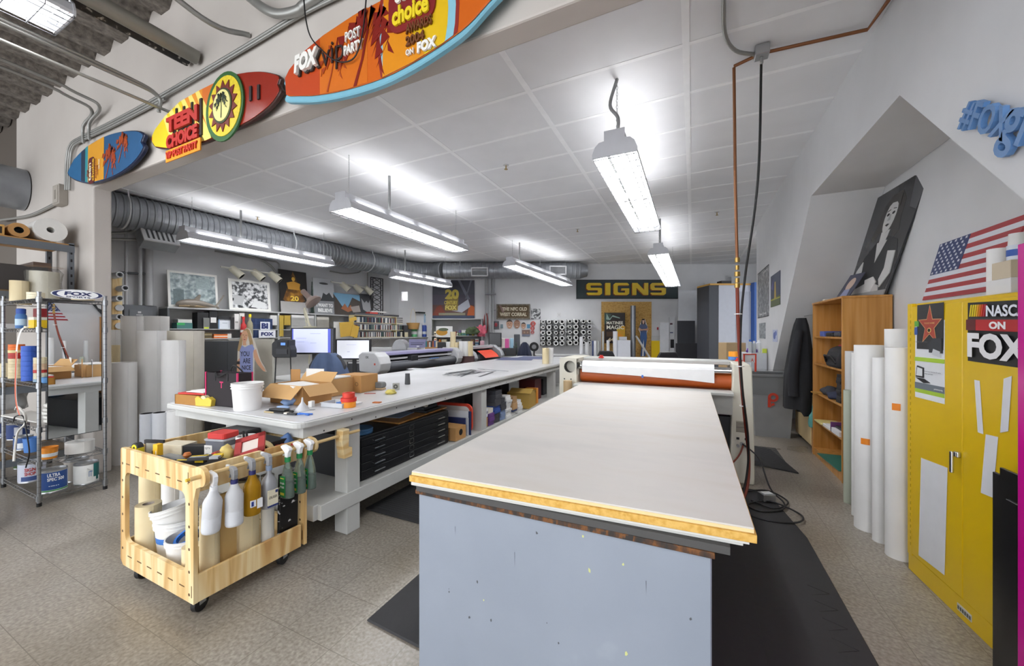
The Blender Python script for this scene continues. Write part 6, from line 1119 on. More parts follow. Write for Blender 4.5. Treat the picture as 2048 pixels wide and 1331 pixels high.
# corral sign
CW = speck('weathered_wood', [(.35, '4a3c28'), (.6, '6a563a')], 12, .7, mp=(1, 1, 8))
x0, y1 = pxy(D, 993, 608); x1, y0 = pxy(D, 1060, 638); t = thing('wooden_sign', 'weathered wooden sign reading THE NFC OLD WEST CORRAL', 'sign', BF(D) @ V((x0, y0, 0)))
m = q(); m.box(x0, x1, y0, y1, -.02, 0, CW); m.obj('board', t); m = q()
for a in ((x0, x1, y0, y0+.04), (x0, x1, y1-.04, y1), (x0, x0+.04, y0, y1), (x1-.04, x1, y0, y1)): m.box(*a, 0, .025, speck('grey_frame', [(.3, '5a5448'), (.7, '8a8274')], 20, .7))
m.obj('frame', t); m = q(); m.text('THE NFC OLD', x0+.17, y0+.25, x1-x0-.26, .11, 'cfc6ae', .003, .05, .01).text('WEST CORRAL', x0+.1, y0+.09, x1-x0-.2, .11, 'cfc6ae', .003, .05, .01); m.obj('lettering', t)
x, y = pxy(D-.02, 1006, 617); tag(MB(BF(D-.03)).prism([(x-.14, y+.12), (x-.05, y+.08), (x, y+.02), (x+.14, y+.08), (x+.05, y-.03), (x+.02, y-.12), (x-.04, y-.08), (x-.08, y+.03)], -.01, .01, '8a6e68').obj('bird_figure'), 'small pinkish bird figure on the top left corner of the corral sign', 'figure')
bpan('small_photo', 'small black and white photo right of the corral sign', 'photo', D, 1062, 1081, 617, 638, .01, BWP2)
bpan('movie_poster', 'dusk-coloured poster with big gold 20 CENTURY FOX lettering and light beams', 'poster', D-.01, 865, 949, 560, 636, .012, mat('2b2b3a', .4), [('r', 0, 0, 1, .4, '5a3a34'), ('r', 0, .35, 1, .62, '4a4452'), ('p', [(.6, 1), (.66, 1), (.9, .5), (.82, .5)], '6c6e7c'), ('p', [(.9, 1), (.94, 1), (.8, .5), (.77, .5)], '62646f'), ('p', [(0, .1), (.1, .3), (.2, .35), (.3, .15), (.3, 0), (0, 0)], '7a3018'), ('p', [(.82, .05), (.88, .35), (1, .3), (1, 0), (.84, 0)], 'b85a1e'), ('p', [(.45, .2), (.85, .5), (.9, .3), (.7, .15)], 'b4b8c4'), ('p', [(.35, .6), (.62, .6), (.6, .2), (.3, .2)], '8a7428'), ('t', '20', .3, .5, .33, .26, 'cdb84c', .06), ('t', 'CENTURY', .28, .36, .32, .1, 'cdb84c', .05), ('t', 'FOX', .3, .22, .28, .12, 'd8c664', .05), ('r', .15, .08, .78, .14, '8c8a70'), ('r', 0, 0, 1, .07, '34405a')])
bpan('wall_switch', 'pale wall plate between the corral sign and the tube racks', 'switch', D, 1114, 1122, 625, 634, .01, 'c9c9ca', [('r', .4, .3, .6, .7, 'a5a5a6')])
bpan('wall_clock', 'white oval wall plaque right of the lattice panel', 'plaque', 9.9, 803, 815, 583, 601, .03, 'd4d5d6', [('e', .5, .5, .45, .45, 'e3e4e5')])
# pinned cutouts
def face(label, u, v, w_, h_, skin, hair, glasses=0):
    T = BF(D-.01); x, y = pxy(D, u, v); a = w_*D/F/2; b = h_*D/F/2; m = MB(T)
    m.prism([(x+a*sin(t_)*(1 if cos(t_) > 0 else .92), y+b*cos(t_)) for t_ in [2*pi*i/22 for i in range(22)]], -.006, 0, skin)
    m.prism([(x+a*1.02*sin(t_), y+b*1.04*cos(t_)) for t_ in [-1.25+2.5*i/12 for i in range(13)]]+[(x+a*.6, y+b*.55), (x, y+b*.62), (x-a*.6, y+b*.55)], 0, .001, hair)
    for s in (-1, 1): m.prism(ell(x+s*a*.38, y+b*.12, a*.17, b*.07, 8), 0, .0012, '2a2422')
    m.prism([(x-a*.1, y+b*.1), (x+a*.1, y+b*.1), (x+a*.2, y-b*.22), (x-a*.2, y-b*.22)], 0, .001, mat('a87c60')); m.prism(ell(x, y-b*.48, a*.36, b*.1, 10), 0, .0012, 'e8dcd4'); m.prism(ell(x, y-b*.4, a*.38, b*.04, 10), .0012, .0016, '8c4a42'); tag(m.obj('face_cutout'), label, 'cutout')
face('cutout photo of a smiling face with lighter skin, left of the pair', 1019, 648, 13, 18, 'c59a80', '3a2c24'); face('cutout photo of a smiling bald face, right of the pair', 1034, 648, 13, 17, '9c7660', '8a6450')
face('cutout face wearing a dark cap and sunglasses', 1047, 651, 10, 13, 'b48e76', '1e2226')
for i, (n_, lb, u0, u1, v0, v1, c, sh) in enumerate((('dark_print', 'small dark grey print with a red blot left of the cutout faces', 986, 998, 642, 658, '55565c', [('e', .5, .55, .25, .25, 'a83a44')]), ('group_photo', 'small brown and blue group photo under the cutout faces', 1044, 1060, 659, 672, '7a6258', [('r', 0, 0, 1, .3, '6f7488'), ('e', .3, .6, .1, .12, 'a88870'), ('e', .7, .6, .1, .12, 'a88870')]), ('small_card', 'tiny blue and green card near the cutout faces', 1001, 1006, 648, 656, '6a8088', []), ('blue_card', 'tiny blue card right of the capped face', 1054, 1060, 648, 656, '4f86a8', [])))  : bpan(n_, lb, 'print', D, u0, u1, v0, v1, .008, c, sh)
for i, (u, v, r) in enumerate(((1066, 647, .075), (1065, 656, .06), (1065, 664, .05))):
    x, y = pxy(D, u, v); m = MB(BF(D-.01)); m.ring(r, r*.62, -.01, .01, 'b8443c', 14, TR(x, y, 0)); m.prism([(x-r*1.2, y-r*.3), (x+r*1.2, y-r*.1), (x+r*1.1, y+r*.1), (x-r*1.1, y)], .01, .02, 'b8443c'); tag(m.obj('red_ornament'), ('top', 'middle', 'bottom')[i]+' ring of the red carved ornament right of the cutout faces', 'ornament')
m = MB(BF(D-.02)); x, y = pxy(D, 972, 646); m.tube([(x+.055*cos(a), y+.3*sin(a), 0) for a in [2*pi*i/16 for i in range(16)]], .016, 'b03a34', 5, closed=True).tube([(x+.03, y+.27, 0), (x+.2, y+.38, 0), (x+.3, y+.4, 0)], .012, '9a9a9c', 5); tag(m.obj('hanging_hacksaw'), 'narrow red loop with a grey arm hanging beside the wall conduits', 'tool')
# ---------- tube racks on the wall ----------
tb = MB(); tb.ring(.062, .034, -.36, 0, mat('c9cac8', .5), 20); tb.ring(.0345, .033, -.36, .001, BLACK, 16); tb = tb.obj('wall_tube', smooth=40)
first = True
SS = (.75, 1.0, 1.15)
for gi, (us, vs_) in enumerate((((1086, 1098, 1112, 1124), (643, 654, 665, 676, 686)), ((1140, 1152, 1167, 1179), (642, 653, 664, 675, 685)))):
    x0, y1 = pxy(11.0, us[0]-4, vs_[0]-4); x1, y0 = pxy(11.0, us[-1]+5, vs_[-1]+6); m = MB(BF(11.3))
    for v in vs_: _, y = pxy(11.0, 0, v-1.5); m.box(x0, x1+.03, y, y+.02, -.02, .06, '2b2b2c')
    for k in range(5): x = x0+(x1-x0)*k/4; m.box(x, x+.02, y0, y1, -.02, 0, '3a3a3b')
    tag(m.obj('tube_rack'), ('left', 'right')[gi]+' dark peg rack holding grey tubes on the back wall', 'rack')
    for ri, v in enumerate(vs_):
        for ci, u in enumerate(us):
            big = R.random() < .3; o = tb if first else tb.copy()
            if not first: C.objects.link(o)
            first = False; x, y = pxy(10.95, u, v); s = 1.15 if big else R.choice((.85, .95, 1)); o.matrix_basis = BF(10.95) @ TR(x, y, 0) @ MX.Diagonal((s, s, 1, 1))
            tag(o, 'grey tube end seen head-on in the %s wall rack' % ('left', 'right')[gi], 'tube', 'tubes in the %s wall rack' % ('left', 'right')[gi])
for u, v, r, lb in ((1068, 693, .13, 'small black wheel on the floor side of the tube racks'),): x, y = pxy(10.6, u, v); tag(MB(BF(10.6)).ring(r, r*.5, -.03, .03, BLACK, 20, TR(x, y, 0)).cyl(r*.5, -.02, .02, '8a8a8c', 14, TR(x, y, 0)).box(x-.02, x+.02, .01, y-r*.4, -.02, .02, DARK).obj('wheel_stand', smooth=40), lb, 'wheel')
# ---------- back shelf unit and its clutter ----------
d = 10.95; x0, y1 = pxy(d, 862, 636); x1, _ = pxy(d, 964, 0); t = thing('back_shelf_unit', 'grey shelf unit under the dusk-coloured poster, packed with small goods', 'shelf', BF(d) @ V((x0, 0, 0)))
zs = [.75, 1.06, 1.37, 1.86]
for z in zs: m = W(t); m.T = m.T @ BF(d); m.box(x0, x1, z, z+.025, -.33, 0, SG); m.obj('shelf_board', t)
for x in (x0, x1-.025): m = W(t); m.T = m.T @ BF(d); m.box(x, x+.025, .3, 1.885, -.33, 0, SG); m.obj('side_panel', t)
m = W(t); m.T = m.T @ BF(d); m.box(x0, x1, .3, 1.86, -.335, -.325, '9a9c9e'); m.obj('back_panel', t)
nm = {'d8d8d4': 'white', '3a6a8c': 'blue', 'b03c34': 'red', '5a8a5c': 'green', 'd8c24a': 'yellow', '2c2c30': 'black', '8a6a4c': 'brown', 'c8a0a8': 'pink', 'a4a8ac': 'grey', 'd9822c': 'orange', '6c4a86': 'purple', 'e6dcc0': 'cream'}
for si, z in enumerate(zs[:3]):
    u = 868; k = 0
    while u < 952:
        w_ = R.choice((4, 6, 8, 10)); h = R.choice((.05, .08, .11, .14, .2)) if si < 2 else R.choice((.08, .12, .2, .26)); c = R.choice(list(nm)); lvl = 0
        a, _ = pxy(d, u, 0); b, _ = pxy(d, u+w_-.6, 0); zz = z+.026
        for j in range(R.choice((1, 2, 2, 3)) if h < .12 else 1):
            c = R.choice(list(nm)); tag(MB(BF(d-.005)).box(a, b, zz, zz+h-.002, -.2, -.0, c).box(a+.01, b-.01, zz+h*.3, zz+h*.6, 0, .001, R.choice(list(nm))).obj('small_carton'), 'small %s carton on the %s board of the back shelf unit' % (nm[c], ('lowest', 'middle', 'third')[si]), 'box', '%s cartons on the %s board of the back shelf unit' % (nm[c], ('lowest', 'middle', 'third')[si])); zz += h
        u += w_+R.choice((0, 0, 1)); k += 1
for u0, u1, h, c, lb in ((930, 944, .2, 'd6d8da', 'white mug-like container with a yellow side on the back shelf'), (948, 958, .22, 'dcdce0', 'white container on the top board, rightmost')): pass
for i, (u, c) in enumerate(((939, 'd8d8c8'), (951, 'dfdfe2'))): p = BF(10.9) @ V((*pxy(10.9, u, 0)[:1], 1.6 if 0 else 1.396, .03)); 
blob('pink_flowers', 'bunch of pink and red artificial flowers at the right end of the back shelf', 'flowers', BF(10.7) @ V((pxy(10.7, 962, 0)[0], 1.37, -.05)), .14, .1, .17, mat('d46478', .7, var=.6, scale=18), .9, 6)
blob('green_garland', 'dark green garland left of the pink flowers', 'garland', BF(10.75) @ V((pxy(10.75, 945, 0)[0], 1.43, 0)), .2, .1, .13, mat('4a5a3c', .8, var=.6, scale=18), .7, 7)
bpan('tilted_print', 'white tilted sheet with an orange-brown blot, left on the back shelf', 'print', 10.7, 872, 905, 652, 674, .01, 'dfe0df', [('e', .35, .45, .35, .3, 'b8862c'), ('e', .45, .7, .3, .15, '55604a')])
p = TS @ V((sp(884, 660)[0], SHZ+.001, .1)); m = MB(TR(*p)).lathe([(0, 0), (.12, 0), (.19, .17), (.17, .17), (.11, .02), (0, .02)], mat('a87c34', .8, var=.3, scale=50), 18); tag(m.obj('round_basket', smooth=50), 'round brown basket on the wall shelf end, by the tilted print', 'basket')
m = MB(TS); ca, cb_ = sp(840, 650)[0], sp(868, 650)[0]; ct = sp(850, 624, .15)[1]; cm = (ca+cb_)/2; m.box(ca, cb_, ct-.04, ct, .1, .2, '2c3030').box(cm-.03, cm, SHZ+.001, ct-.04, .1, .13, '2c6a40'); tag(m.obj('black_clamp'), 'green post with a flat black top holding a pale blue bottle over the wall shelf', 'stand')
sbx('blue_bottle', 'pale blue bottle with a green cap fixed to the green post', 'bottle', 850, 858, 628, 'a8c4dc', dp=.07, dz=.21, vb=645, shapes=[('r', .0, .85, 1, 1, '2c7a44'), ('r', .15, .2, .9, .5, '5a7aa8')])
sbx('white_square', 'white card leaning behind the blue can on the wall shelf', 'card', 842, 860, 641, 'd4d5d6', dp=.01, dz=.09); sbx('flat_tool', 'dark grey flat tool leaning at the end of the wall shelf', 'tool', 861, 869, 645, '55585a', dp=.01, dz=.2)
# screen and bits in front of the back wall
monitor('black switched-off monitor at the far end, left of the navy jacket', 9.6, 977, 1003, 665, 693, BLACK, mat('1b1c20', .2), .903); fbox('printer_block', 'black office printer right of the far black monitor', 'printer', 9.5, 1004, 1032, 696, 712, .4, '2c2d30', z0=.903); fbox('far_desk', 'grey desk in front of the back wall', 'desk', 9.45, 956, 1033, 712, 760, .7, 'a9abac', z0=0); fbox('far_desk', 'grey desk in front of the wall tube racks, right of the navy jacket', 'desk', 9.6, 1072, 1178, 710, 760, .6, 'a9abac', z0=0)
sx = [(960, 968, 'd4a8b4', 'pink bottle in front of the far black monitor', 681, 696), (1003, 1010, 'd8d0c8', 'pale small box right of the far monitor', 676, 690), (1020, 1027, '9ac0d4', 'pale blue bottle on the far desk', 676, 694), (1030, 1035, '6ab04c', 'lime green bottle on the far desk', 684, 700), (1028, 1040, '4a4e54', 'dark grey standing device on the far desk', 668, 684), (1010, 1018, 'd4589c', 'bright magenta toy on the far desk', 677, 690)]
for u0, u1, c, lb, v0, v1 in sx: fbox('small_item', lb, 'item', 9.7, u0, u1, v0, v1, .08, c, z0=.903, bevel=.01)
for k in range(14):
    u = 968+R.uniform(0, 66); w_ = R.uniform(3, 8); c = R.choice(list(nm)); h = R.uniform(.04, .2); a, _ = pxy(9.5, u, 0); b, _ = pxy(9.5, u+w_, 0); tag(MB(BF(9.5+.03*k)).box(a, b, .903, .903+h+.05, -.02, 0, c).obj('desk_item'), 'small %s item in the clutter on the far desk' % nm[c], 'item', '%s clutter on the far desk' % nm[c])
for k in range(10): u = 1003+3.2*k; bpan('paper_strip', None, None, 9.3, u, u+3, 692, 696, .02, R.choice(('d8c24a', 'c0442c', 'd9822c'))) if 0 else None
# ---------- strand board and what stands before it ----------
bpan('strand_board_panel', 'tall tan strand board leaning on the back wall under the yellow lettered sign', 'board', D-.02, 1203, 1303, 603, 732, .02, OSB, [('r', .68, 0, .684, 1, '8a6228')])
bpan('event_poster', 'dark poster reading MATINEE MAGIC with a yellow glow, slightly tilted', 'poster', 11.2, 1209, 1250, 625, 686, .01, mat('241a16', .4), [('p', [(.55, 0), (.6, .45), (.9, .6), (1, .55), (1, 0)], speck('poster_glow', [(.4, 'b8a01c'), (.7, 'd88a1c')], 6, .5)), ('p', [(0, 1), (0, .6), (.2, .75), (.35, .95)], '3a5048'), ('r', .1, .22, .5, .38, '4a3420'), ('p', [(.1, .98), (.25, .8), (.4, .92), (.75, .84), (.75, .81), (.38, .87), (.27, .76), (.08, .78)], '8fa89c'), ('t', 'MATINEE', .1, .62, .8, .1, 'e6e4d4', .02), ('t', 'MAGIC', .1, .46, .85, .13, 'e6e4d4', .02), ('t', '44', .16, .06, .3, .12, 'e0d0b0', .03)])
o = MB(BF(11.0)).cyl(.075, .3, pxy(11, 0, 611)[1], mat('8b8e94', .3, .7), 20, TR(pxy(11, 1266, 0)[0], 0, 0), 'Y').obj('steel_tube', smooth=40); tag(o, 'tall dark steel tube standing in front of the strand board', 'tube')
m = MB(BF(10.9)); m.tube([(*pxy(10.9, 1272, 671), 0), (*pxy(10.9, 1300, 719), .1)], .03, 'b9bab9', 8); tag(m.obj('leaning_tube', smooth=40), 'thin grey tube leaning diagonally across the strand board', 'tube')
# second cardboard figure
K = 11.1/F; T = BF(11.1); t = thing('cardboard_cutout', 'cardboard cutout of a dark-haired person in jeans, arms crossed, on the strand board', 'cutout', T @ V((*pxy(11.1, 1287, 712), 0)))
def q2(): m = W(t); m.T = m.T @ T; return m
def c3(us): return [pxy(11.1, u, v) for u, v in us]
q2().prism(c3([(1283, 640), (1290, 638), (1294, 650), (1297, 658), (1294, 664), (1293, 680), (1291, 695), (1291, 712), (1281, 712), (1283, 695), (1281, 680), (1280, 664), (1277, 658), (1280, 650)]), -.01, 0, 'e6e6e6').obj('board', t)
q2().prism(c3([(1284, 637), (1289, 637), (1291, 645), (1291, 653), (1282, 653), (1282, 645)]), 0, .002, '2c211e').prism(c3([(1284.5, 640), (1289, 640), (1288.5, 646), (1286.7, 648), (1285, 646)]), .002, .004, 'd8b4a0').obj('head', t)
q2().prism(c3([(1281, 648), (1292, 648), (1295, 653), (1293, 664), (1281, 664), (1278, 653)]), .002, .004, '4c5878').prism(c3([(1278, 654), (1283, 658), (1293, 657), (1296, 654), (1297, 661), (1288, 660), (1279, 661)]), .004, .005, 'c99a80').obj('shirt', t)
q2().prism(c3([(1281, 663), (1293, 663), (1294, 675), (1291, 695), (1291, 712), (1287.5, 712), (1288, 695), (1287.5, 678), (1285, 695), (1284, 712), (1281, 712), (1283, 695), (1280, 675)]), .0, .003, '3a5a8c').obj('jeans', t)
for i, (u0, u1, vt, d_, c, lb) in enumerate(((1204, 1208, 662, 11.0, 'c9cccc', 'slim white tube at the left edge of the strand board'), (1213, 1219, 680, 10.8, 'e6e8ea', 'short slim white tube before the dark poster'), (1226, 1235, 662, 10.8, 'dfe1e6', 'tall white tube right of the dark poster'), (1187, 1193, 681, 10.6, 'e4e6ea', 'white tube with a navy neighbour, left of the strand board'), (1184, 1187, 681, 10.6, '3a4a78', 'slim navy tube left of the white one'), (1195, 1198, 682, 10.6, 'c8cac8', 'thin grey tube left of the strand board'), (1159, 1166, 673, 10.3, 'e4e5e8', 'white tube standing before the right tube rack'), (1170, 1178, 684, 10.3, 'd4d5d6', 'grey-white tube before the right tube rack'))):
    p = at((u0+u1)/2, 700, d=d_); roll('thin_tube', lb, (p.x, p.y, 0), max(.02, (u1-u0)*d_/F/2), at(0, vt, d=d_).z, c, .7)
fbox('white_carton', 'tall white box standing before the strand board', 'box', 10.7, 1236, 1261, 680, 722, .3, 'd7dae2', z0=0); fbox('white_box_flap', 'white box behind the tall white one, its top showing', 'box', 11.05, 1239, 1254, 673, 700, .1, 'dfe1e6', z0=0)
bpan('yellow_board', 'bright yellow board standing right of the strand board', 'board', 11.0, 1303, 1321, 681, 740, .02, 'e0bf1c'); bpan('white_board', 'pale grey board behind the yellow one', 'board', 11.2, 1303, 1322, 671, 740, .02, 'c8cacc')
bpan('white_board', 'tall white board right of the yellow one', 'board', 10.9, 1320, 1338, 645, 740, .02, 'd6d9de'); bpan('white_board', 'narrow white board with a notched top behind the black panels', 'board', 11.0, 1339, 1349, 634, 740, .02, 'cfd1d4', [('r', .1, .86, .6, .89, '5a3a44'), ('r', .1, .7, .7, .72, '404a70'), ('r', .2, .42, .9, .58, '1c1c20')])
bpan('small_tag', 'small red tag on the wall right of the strand board', 'tag', 11.3, 1314, 1317, 654, 659, .005, 'b03040')
bpan('white_board', 'very tall pale panel leaning behind the black panels', 'board', 10.6, 1357, 1402, 580, 740, .02, 'd2d5da', lean=.0); bpan('black_sheet', 'black panel leaning before the tall pale one, upper', 'panel', 10.3, 1355, 1390, 641, 740, .02, mat('35373c', .6)); bpan('black_sheet', 'wide low black panel in front of the other black one', 'panel', 10.0, 1352, 1395, 686, 742, .02, mat('2c2d31', .6))
for u0, u1, v0, c, lb in ((1404, 1416, 603, '26262a', 'narrow black panel left of the grey locker, nearest it'), (1399, 1411, 616, '3a3b40', 'narrow dark panel behind the other narrow one')): bpan('narrow_panel', lb, 'panel', 10.4, u0, u1, v0, 740, .02, c)
bpan('white_board', 'white board standing right of the tall pale panel', 'board', 10.8, 1410, 1418, 566, 740, .02, 'c9cccf')
# locker / cabinet block on the right
d = 8.9; x0, y1 = pxy(d, 1419, 570); x1, _ = pxy(d, 1508, 0); t = thing('storage_cabinet', 'tall pale grey cabinet with a wooden top edge near the right corner', 'cabinet', BF(d) @ V((x0, 0, 0)))
m = W(t); m.T = m.T @ BF(d); m.box(x0+.22, x1, 0, y1, -.6, 0, 'bcc0ca').box(x0, x0+.22, 0, y1, -.6, -.02, mat('3a3d44', .5)); m.obj('body', t); m = W(t); m.T = m.T @ BF(d); m.box(x0, x1, y1, y1+.04, -.6, .02, 'c99a4c'); m.obj('top', t)
m = W(t); m.T = m.T @ BF(d); m.box(x0+.62, x1-.02, .3, y1-.15, 0, .02, 'a9adb8'); m.obj('door', t)
bpan('blue_board', 'tall blue edged board standing right of the grey cabinet', 'board', 8.75, 1509, 1513, 564, 700, .15, mat('3a62a8', .5)); fbox('black_box', 'black box on top of the grey cabinet', 'box', 9.0, 1443, 1463, 561, 570, .2, '26262a', z0=y1+.041)
bpan('white_sheet', 'pale sheet leaning behind the cabinet top, left', 'sheet', 10.9, 1418, 1441, 564, 740, .01, 'c9ccd0'); bpan('white_sheet', 'pale sheet leaning on the wall above the cabinet, right', 'sheet', 11.0, 1463, 1500, 552, 740, .01, 'd0d3d6')
fbox('cardboard_sheet', 'tan cardboard box before the grey cabinet', 'box', 7.6, 1453, 1492, 685, 735, .3, 'b49a74', z0=0)
# side table with paint, by the laminator
fbox('side_table', 'small white side cabinet beyond the laminator, with bottles on top', 'cabinet', 6.2, 1502, 1534, 706, 790, .5, 'cfd2d6', z0=0)
def cyl_on(name, label, cat, d, u0, u1, v0, v1, c, z0=None, cap=None):
    x0, y1 = pxy(d, u0, v0); x1, yb = pxy(d, u1, v1); p = BF(d) @ V(((x0+x1)/2, z0 if z0 is not None else yb, -.08)); h = y1-p.z; r = (x1-x0)/2; m = MB(TR(*p)); m.lathe([(0, 0), (r, 0), (r, h*.8), (r*.6, h*.86), (r*.6, h), (0, h)] if cap else [(0, 0), (r, 0), (r, h), (0, h)], c, 18)
    if cap: m.lathe([(r*.62, h*.86), (r*.62, h*1.01), (0, h*1.01)], cap, 12)
    return tag(m.obj(name, smooth=40), label, cat)
zt = pxy(6.2, 0, 706)[1]
cyl_on('squeeze_bottle', 'clear bottle with a blue cap on the side cabinet', 'bottle', 6.25, 1503, 1510, 679, 706, mat('d4d8dc', .2, trans=.3), zt, '3a6ac0'); cyl_on('clear_jar', 'clear jar on the side cabinet right of the blue capped bottle', 'jar', 6.25, 1511, 1518, 682, 706, mat('cdd2d6', .2, trans=.3), zt, 'e0e0e0'); cyl_on('white_bottle', 'white bottle with a white cap on the side cabinet', 'bottle', 6.3, 1519, 1528, 680, 706, 'e2e4e8', zt, 'eef0f2')
blob('purple_cloth', 'small purple cloth on the front edge of the side cabinet', 'cloth', BF(6.3) @ V((pxy(6.3, 1509, 0)[0], zt, -.08)), .08, .05, .05, '5a2c8a', .4, 12); fbox('lime_clip', 'small lime and yellow box on the side cabinet right end', 'box', 6.25, 1529, 1534, 697, 706, .06, 'c8d84a', z0=zt)
dd = 5.0; zt2 = 1.176
fbox('laminator_shelf', 'small steel shelf behind the right laminator column', 'shelf', 4.75, 1464, 1500, 716, 724, .3, 'b4b6b8', z0=1.09) if 0 else None
for i, (v0, v1, r, c, lb) in enumerate(((709, 716, .066, '4f82cc', 'blue tape roll on the right end of the laminator'), (699, 709, .063, 'ee9a24', 'orange tape roll on top of the blue one on the laminator'))):
    p = at(1472, 700, d=4.15); z = 1.173+(.0 if i == 0 else .036); roll('tape_roll', lb, (p.x-.01, p.y+.05, z), r*.95, .035 if i == 0 else .055, mat(c), .55, cat='tape roll')
m = MB(BF(4.5)); a, b = pxy(4.5, 1487, 707), pxy(4.5, 1512, 726)
for k in ((a[0], b[0], a[1]-.012, a[1]), (b[0]-.012, b[0], b[1]-.1, a[1]), (a[0], a[0]+.01, b[1], a[1])): m.box(*k, -.01, .01, 'c8402c')
m.box(a[0], a[0]+.02, 0, a[1], -.02, -.01, STEEL); m.box(a[0], b[0], b[1]+.01, a[1]-.012, -.005, 0, 'd8dadc').text('A', b[0]-.06, b[1]+.02, .03, .04, 'c8402c', .001); tag(m.obj('red_framed_sign'), 'red-framed white caution sign behind the right laminator column', 'sign'); 
# ================= RIGHT SIDE: yellow cabinet =================
TC = frame((1.215, 3.205, 0), (.04, -.672, 0)); CY = mat('e0bb10', .32, var=.03)
t = thing('flammables_cabinet', 'bright yellow two-door metal safety cabinet covered with signs and paper scraps', 'cabinet', (1.215, 3.205, 0))
def yc(dz=0): m = W(t); m.T = m.T @ TC @ MX.Translation((0, 0, dz)); return m
WD = .93; xs = on(TC, 1926, 900)[0]
yc().box(0, WD, 0, 1.65, -.45, -.02, CY).obj('body', t, bevel=.006)
m = yc(); m.box(0, .045, .1, 1.65, -.02, 0, CY)
for k in range(40): m.box(.030, .036, .16+k*.036, .18+k*.036, 0, .0025, 'b89a10')
m.obj('hinge_strip', t, bevel=.002)
yc().box(.048, xs-.002, .115, 1.63, -.019, .002, CY).obj('door', t, bevel=.003); d2 = yc().box(xs+.002, WD-.01, .115, 1.63, -.019, .002, CY).obj('door', t, bevel=.003)
yc().box(0, WD, 0, .11, -.02, -.004, CY).obj('kick_plate', t, bevel=.002)
m = yc(); hx, hy = on(TC, 1921, 915); m.box(hx-.014, hx+.012, hy-.0, hy+.03, .002, .02, CHROME).box(hx-.022, hx-.004, hy-.085, hy+.028, .02, .034, CHROME); m.obj('handle', t, bevel=.005, seg=2)
m = yc(); hx, hy = on(TC, 1927, 1230); m.box(hx-.05, hx+.05, .035, .07, -.004, -.002, 'c9c9c4')
for k in range(6): m.box(hx-.045+k*.016, hx-.035+k*.016, .042, .06, -.002, -.001, '5a5a54')
m.obj('vent_plate', t)
def yp(name, label, cat, pts, c, shapes=(), z=.0035, th=.001):
    """flat thing held on the cabinet front, corners tl, tr, br, bl"""
    q = [on(TC, *p_) for p_ in pts]; o = V((*q[3], z)); x = V((*q[2], z))-o; y = V((*q[0], z))-o; A = MX(((x.x, y.x, 0, o.x), (x.y, y.y, 0, o.y), (0, 0, 1, z), (0, 0, 0, 1))); m = MB(TC @ A); m.box(0, 1, 0, 1, -th, 0, c); shapes_on(m, None, 0, 1, 0, 1, 0, shapes); return tag(m.obj(name), label, cat)
star = [(.5+.47*(1 if i % 2 == 0 else .40)*sin(i*pi/5), .52+.46*(1 if i % 2 == 0 else .40)*cos(i*pi/5)) for i in range(10)]
star2 = [(.5+(x-.5)*.9, .52+(y-.52)*.9) for x, y in star]
yp('product_flyer', 'white flyer showing a card printer and a laptop, with lime green bands', 'flyer', [(1832, 642), (1891, 644), (1891, 808), (1832, 793)], 'dfe2e6', [('r', 0, .0, 1, .07, 'e8ebee'), ('r', 0, .07, 1, .12, 'a9cc3c'), ('r', 0, .12, 1, .2, '6d7680'), ('t', 'printworks', .68, .14, .28, .025, 'e4e6e8'), ('r', 0, .48, 1, .53, 'a9cc3c'), ('r', 0, .93, .15, 1, '5aa03c'), ('r', 0, .82, .1, .92, '3a5a9c'), ('p', [(.05, .27), (.1, .42), (.33, .40), (.33, .27)], '2a2c30'), ('p', [(.08, .29), (.12, .4), (.3, .385), (.3, .29)], 'e0e4e8'), ('p', [(.06, .26), (.33, .26), (.55, .22), (.35, .205)], '26272b'), ('t', 'Secure your business ID cards', .38, .35, .55, .018, '555a60', .01), ('t', 'today and save', .38, .32, .3, .018, '555a60', .01), ('p', [(.55, .6), (.95, .6), (.95, .78), (.7, .78), (.55, .72)], '36393e'), ('p', [(.65, .58), (.9, .55), (.92, .62), (.7, .65)], 'c8ccd0'), ('t', '1-800 321 7711', .08, .72, .42, .02, '6a6e74', .01)])
yp('star_poster', 'black poster with a brick-red five-pointed star', 'poster', [(1837, 610), (1890, 606), (1889, 700), (1836, 697)], mat('26272a', .45, var=.3, scale=90), [('p', star, 'd0a070'), ('p', star2, mat('a8402f', .5, var=.15, scale=60)), ('t', 'YOUR NAME', .3, .56, .4, .035, 'd9b070', .01), ('e', .5, .42, .075, .055, 'd9b070'), ('e', .5, .42, .05, .036, '2a2420')], z=.0055)
yp('race_sign', 'black and white sign with coloured bars, red ON band and big white letters', 'sign', [(1938, 605), (2062, 589), (2062, 738), (1938, 721)], mat('17181b', .4), [('r', 0, .71, 1, .73, '3a3a3e')]+[('p', [(.03+.045*k, .76), (.055+.045*k, .76), (.085+.045*k, .96), (.06+.045*k, .96)], c) for k, c in enumerate(('e8d020', 'e8d020', 'e6c81e', 'e0a020', 'd8701e', 'c83c22', 'b02a3a'))]+[('t', 'NASCAR', .36, .76, .75, .18, 'e8ecf6', .03), ('r', 0, .53, 1, .71, 'b01c20'), ('r', 0, .53, .18, .71, '5a1214'), ('t', 'ON', .42, .56, .27, .12, 'f0f0f0', .05), ('t', 'FOX', .03, .07, 1.0, .42, 'ececee', .045)], z=.0045)
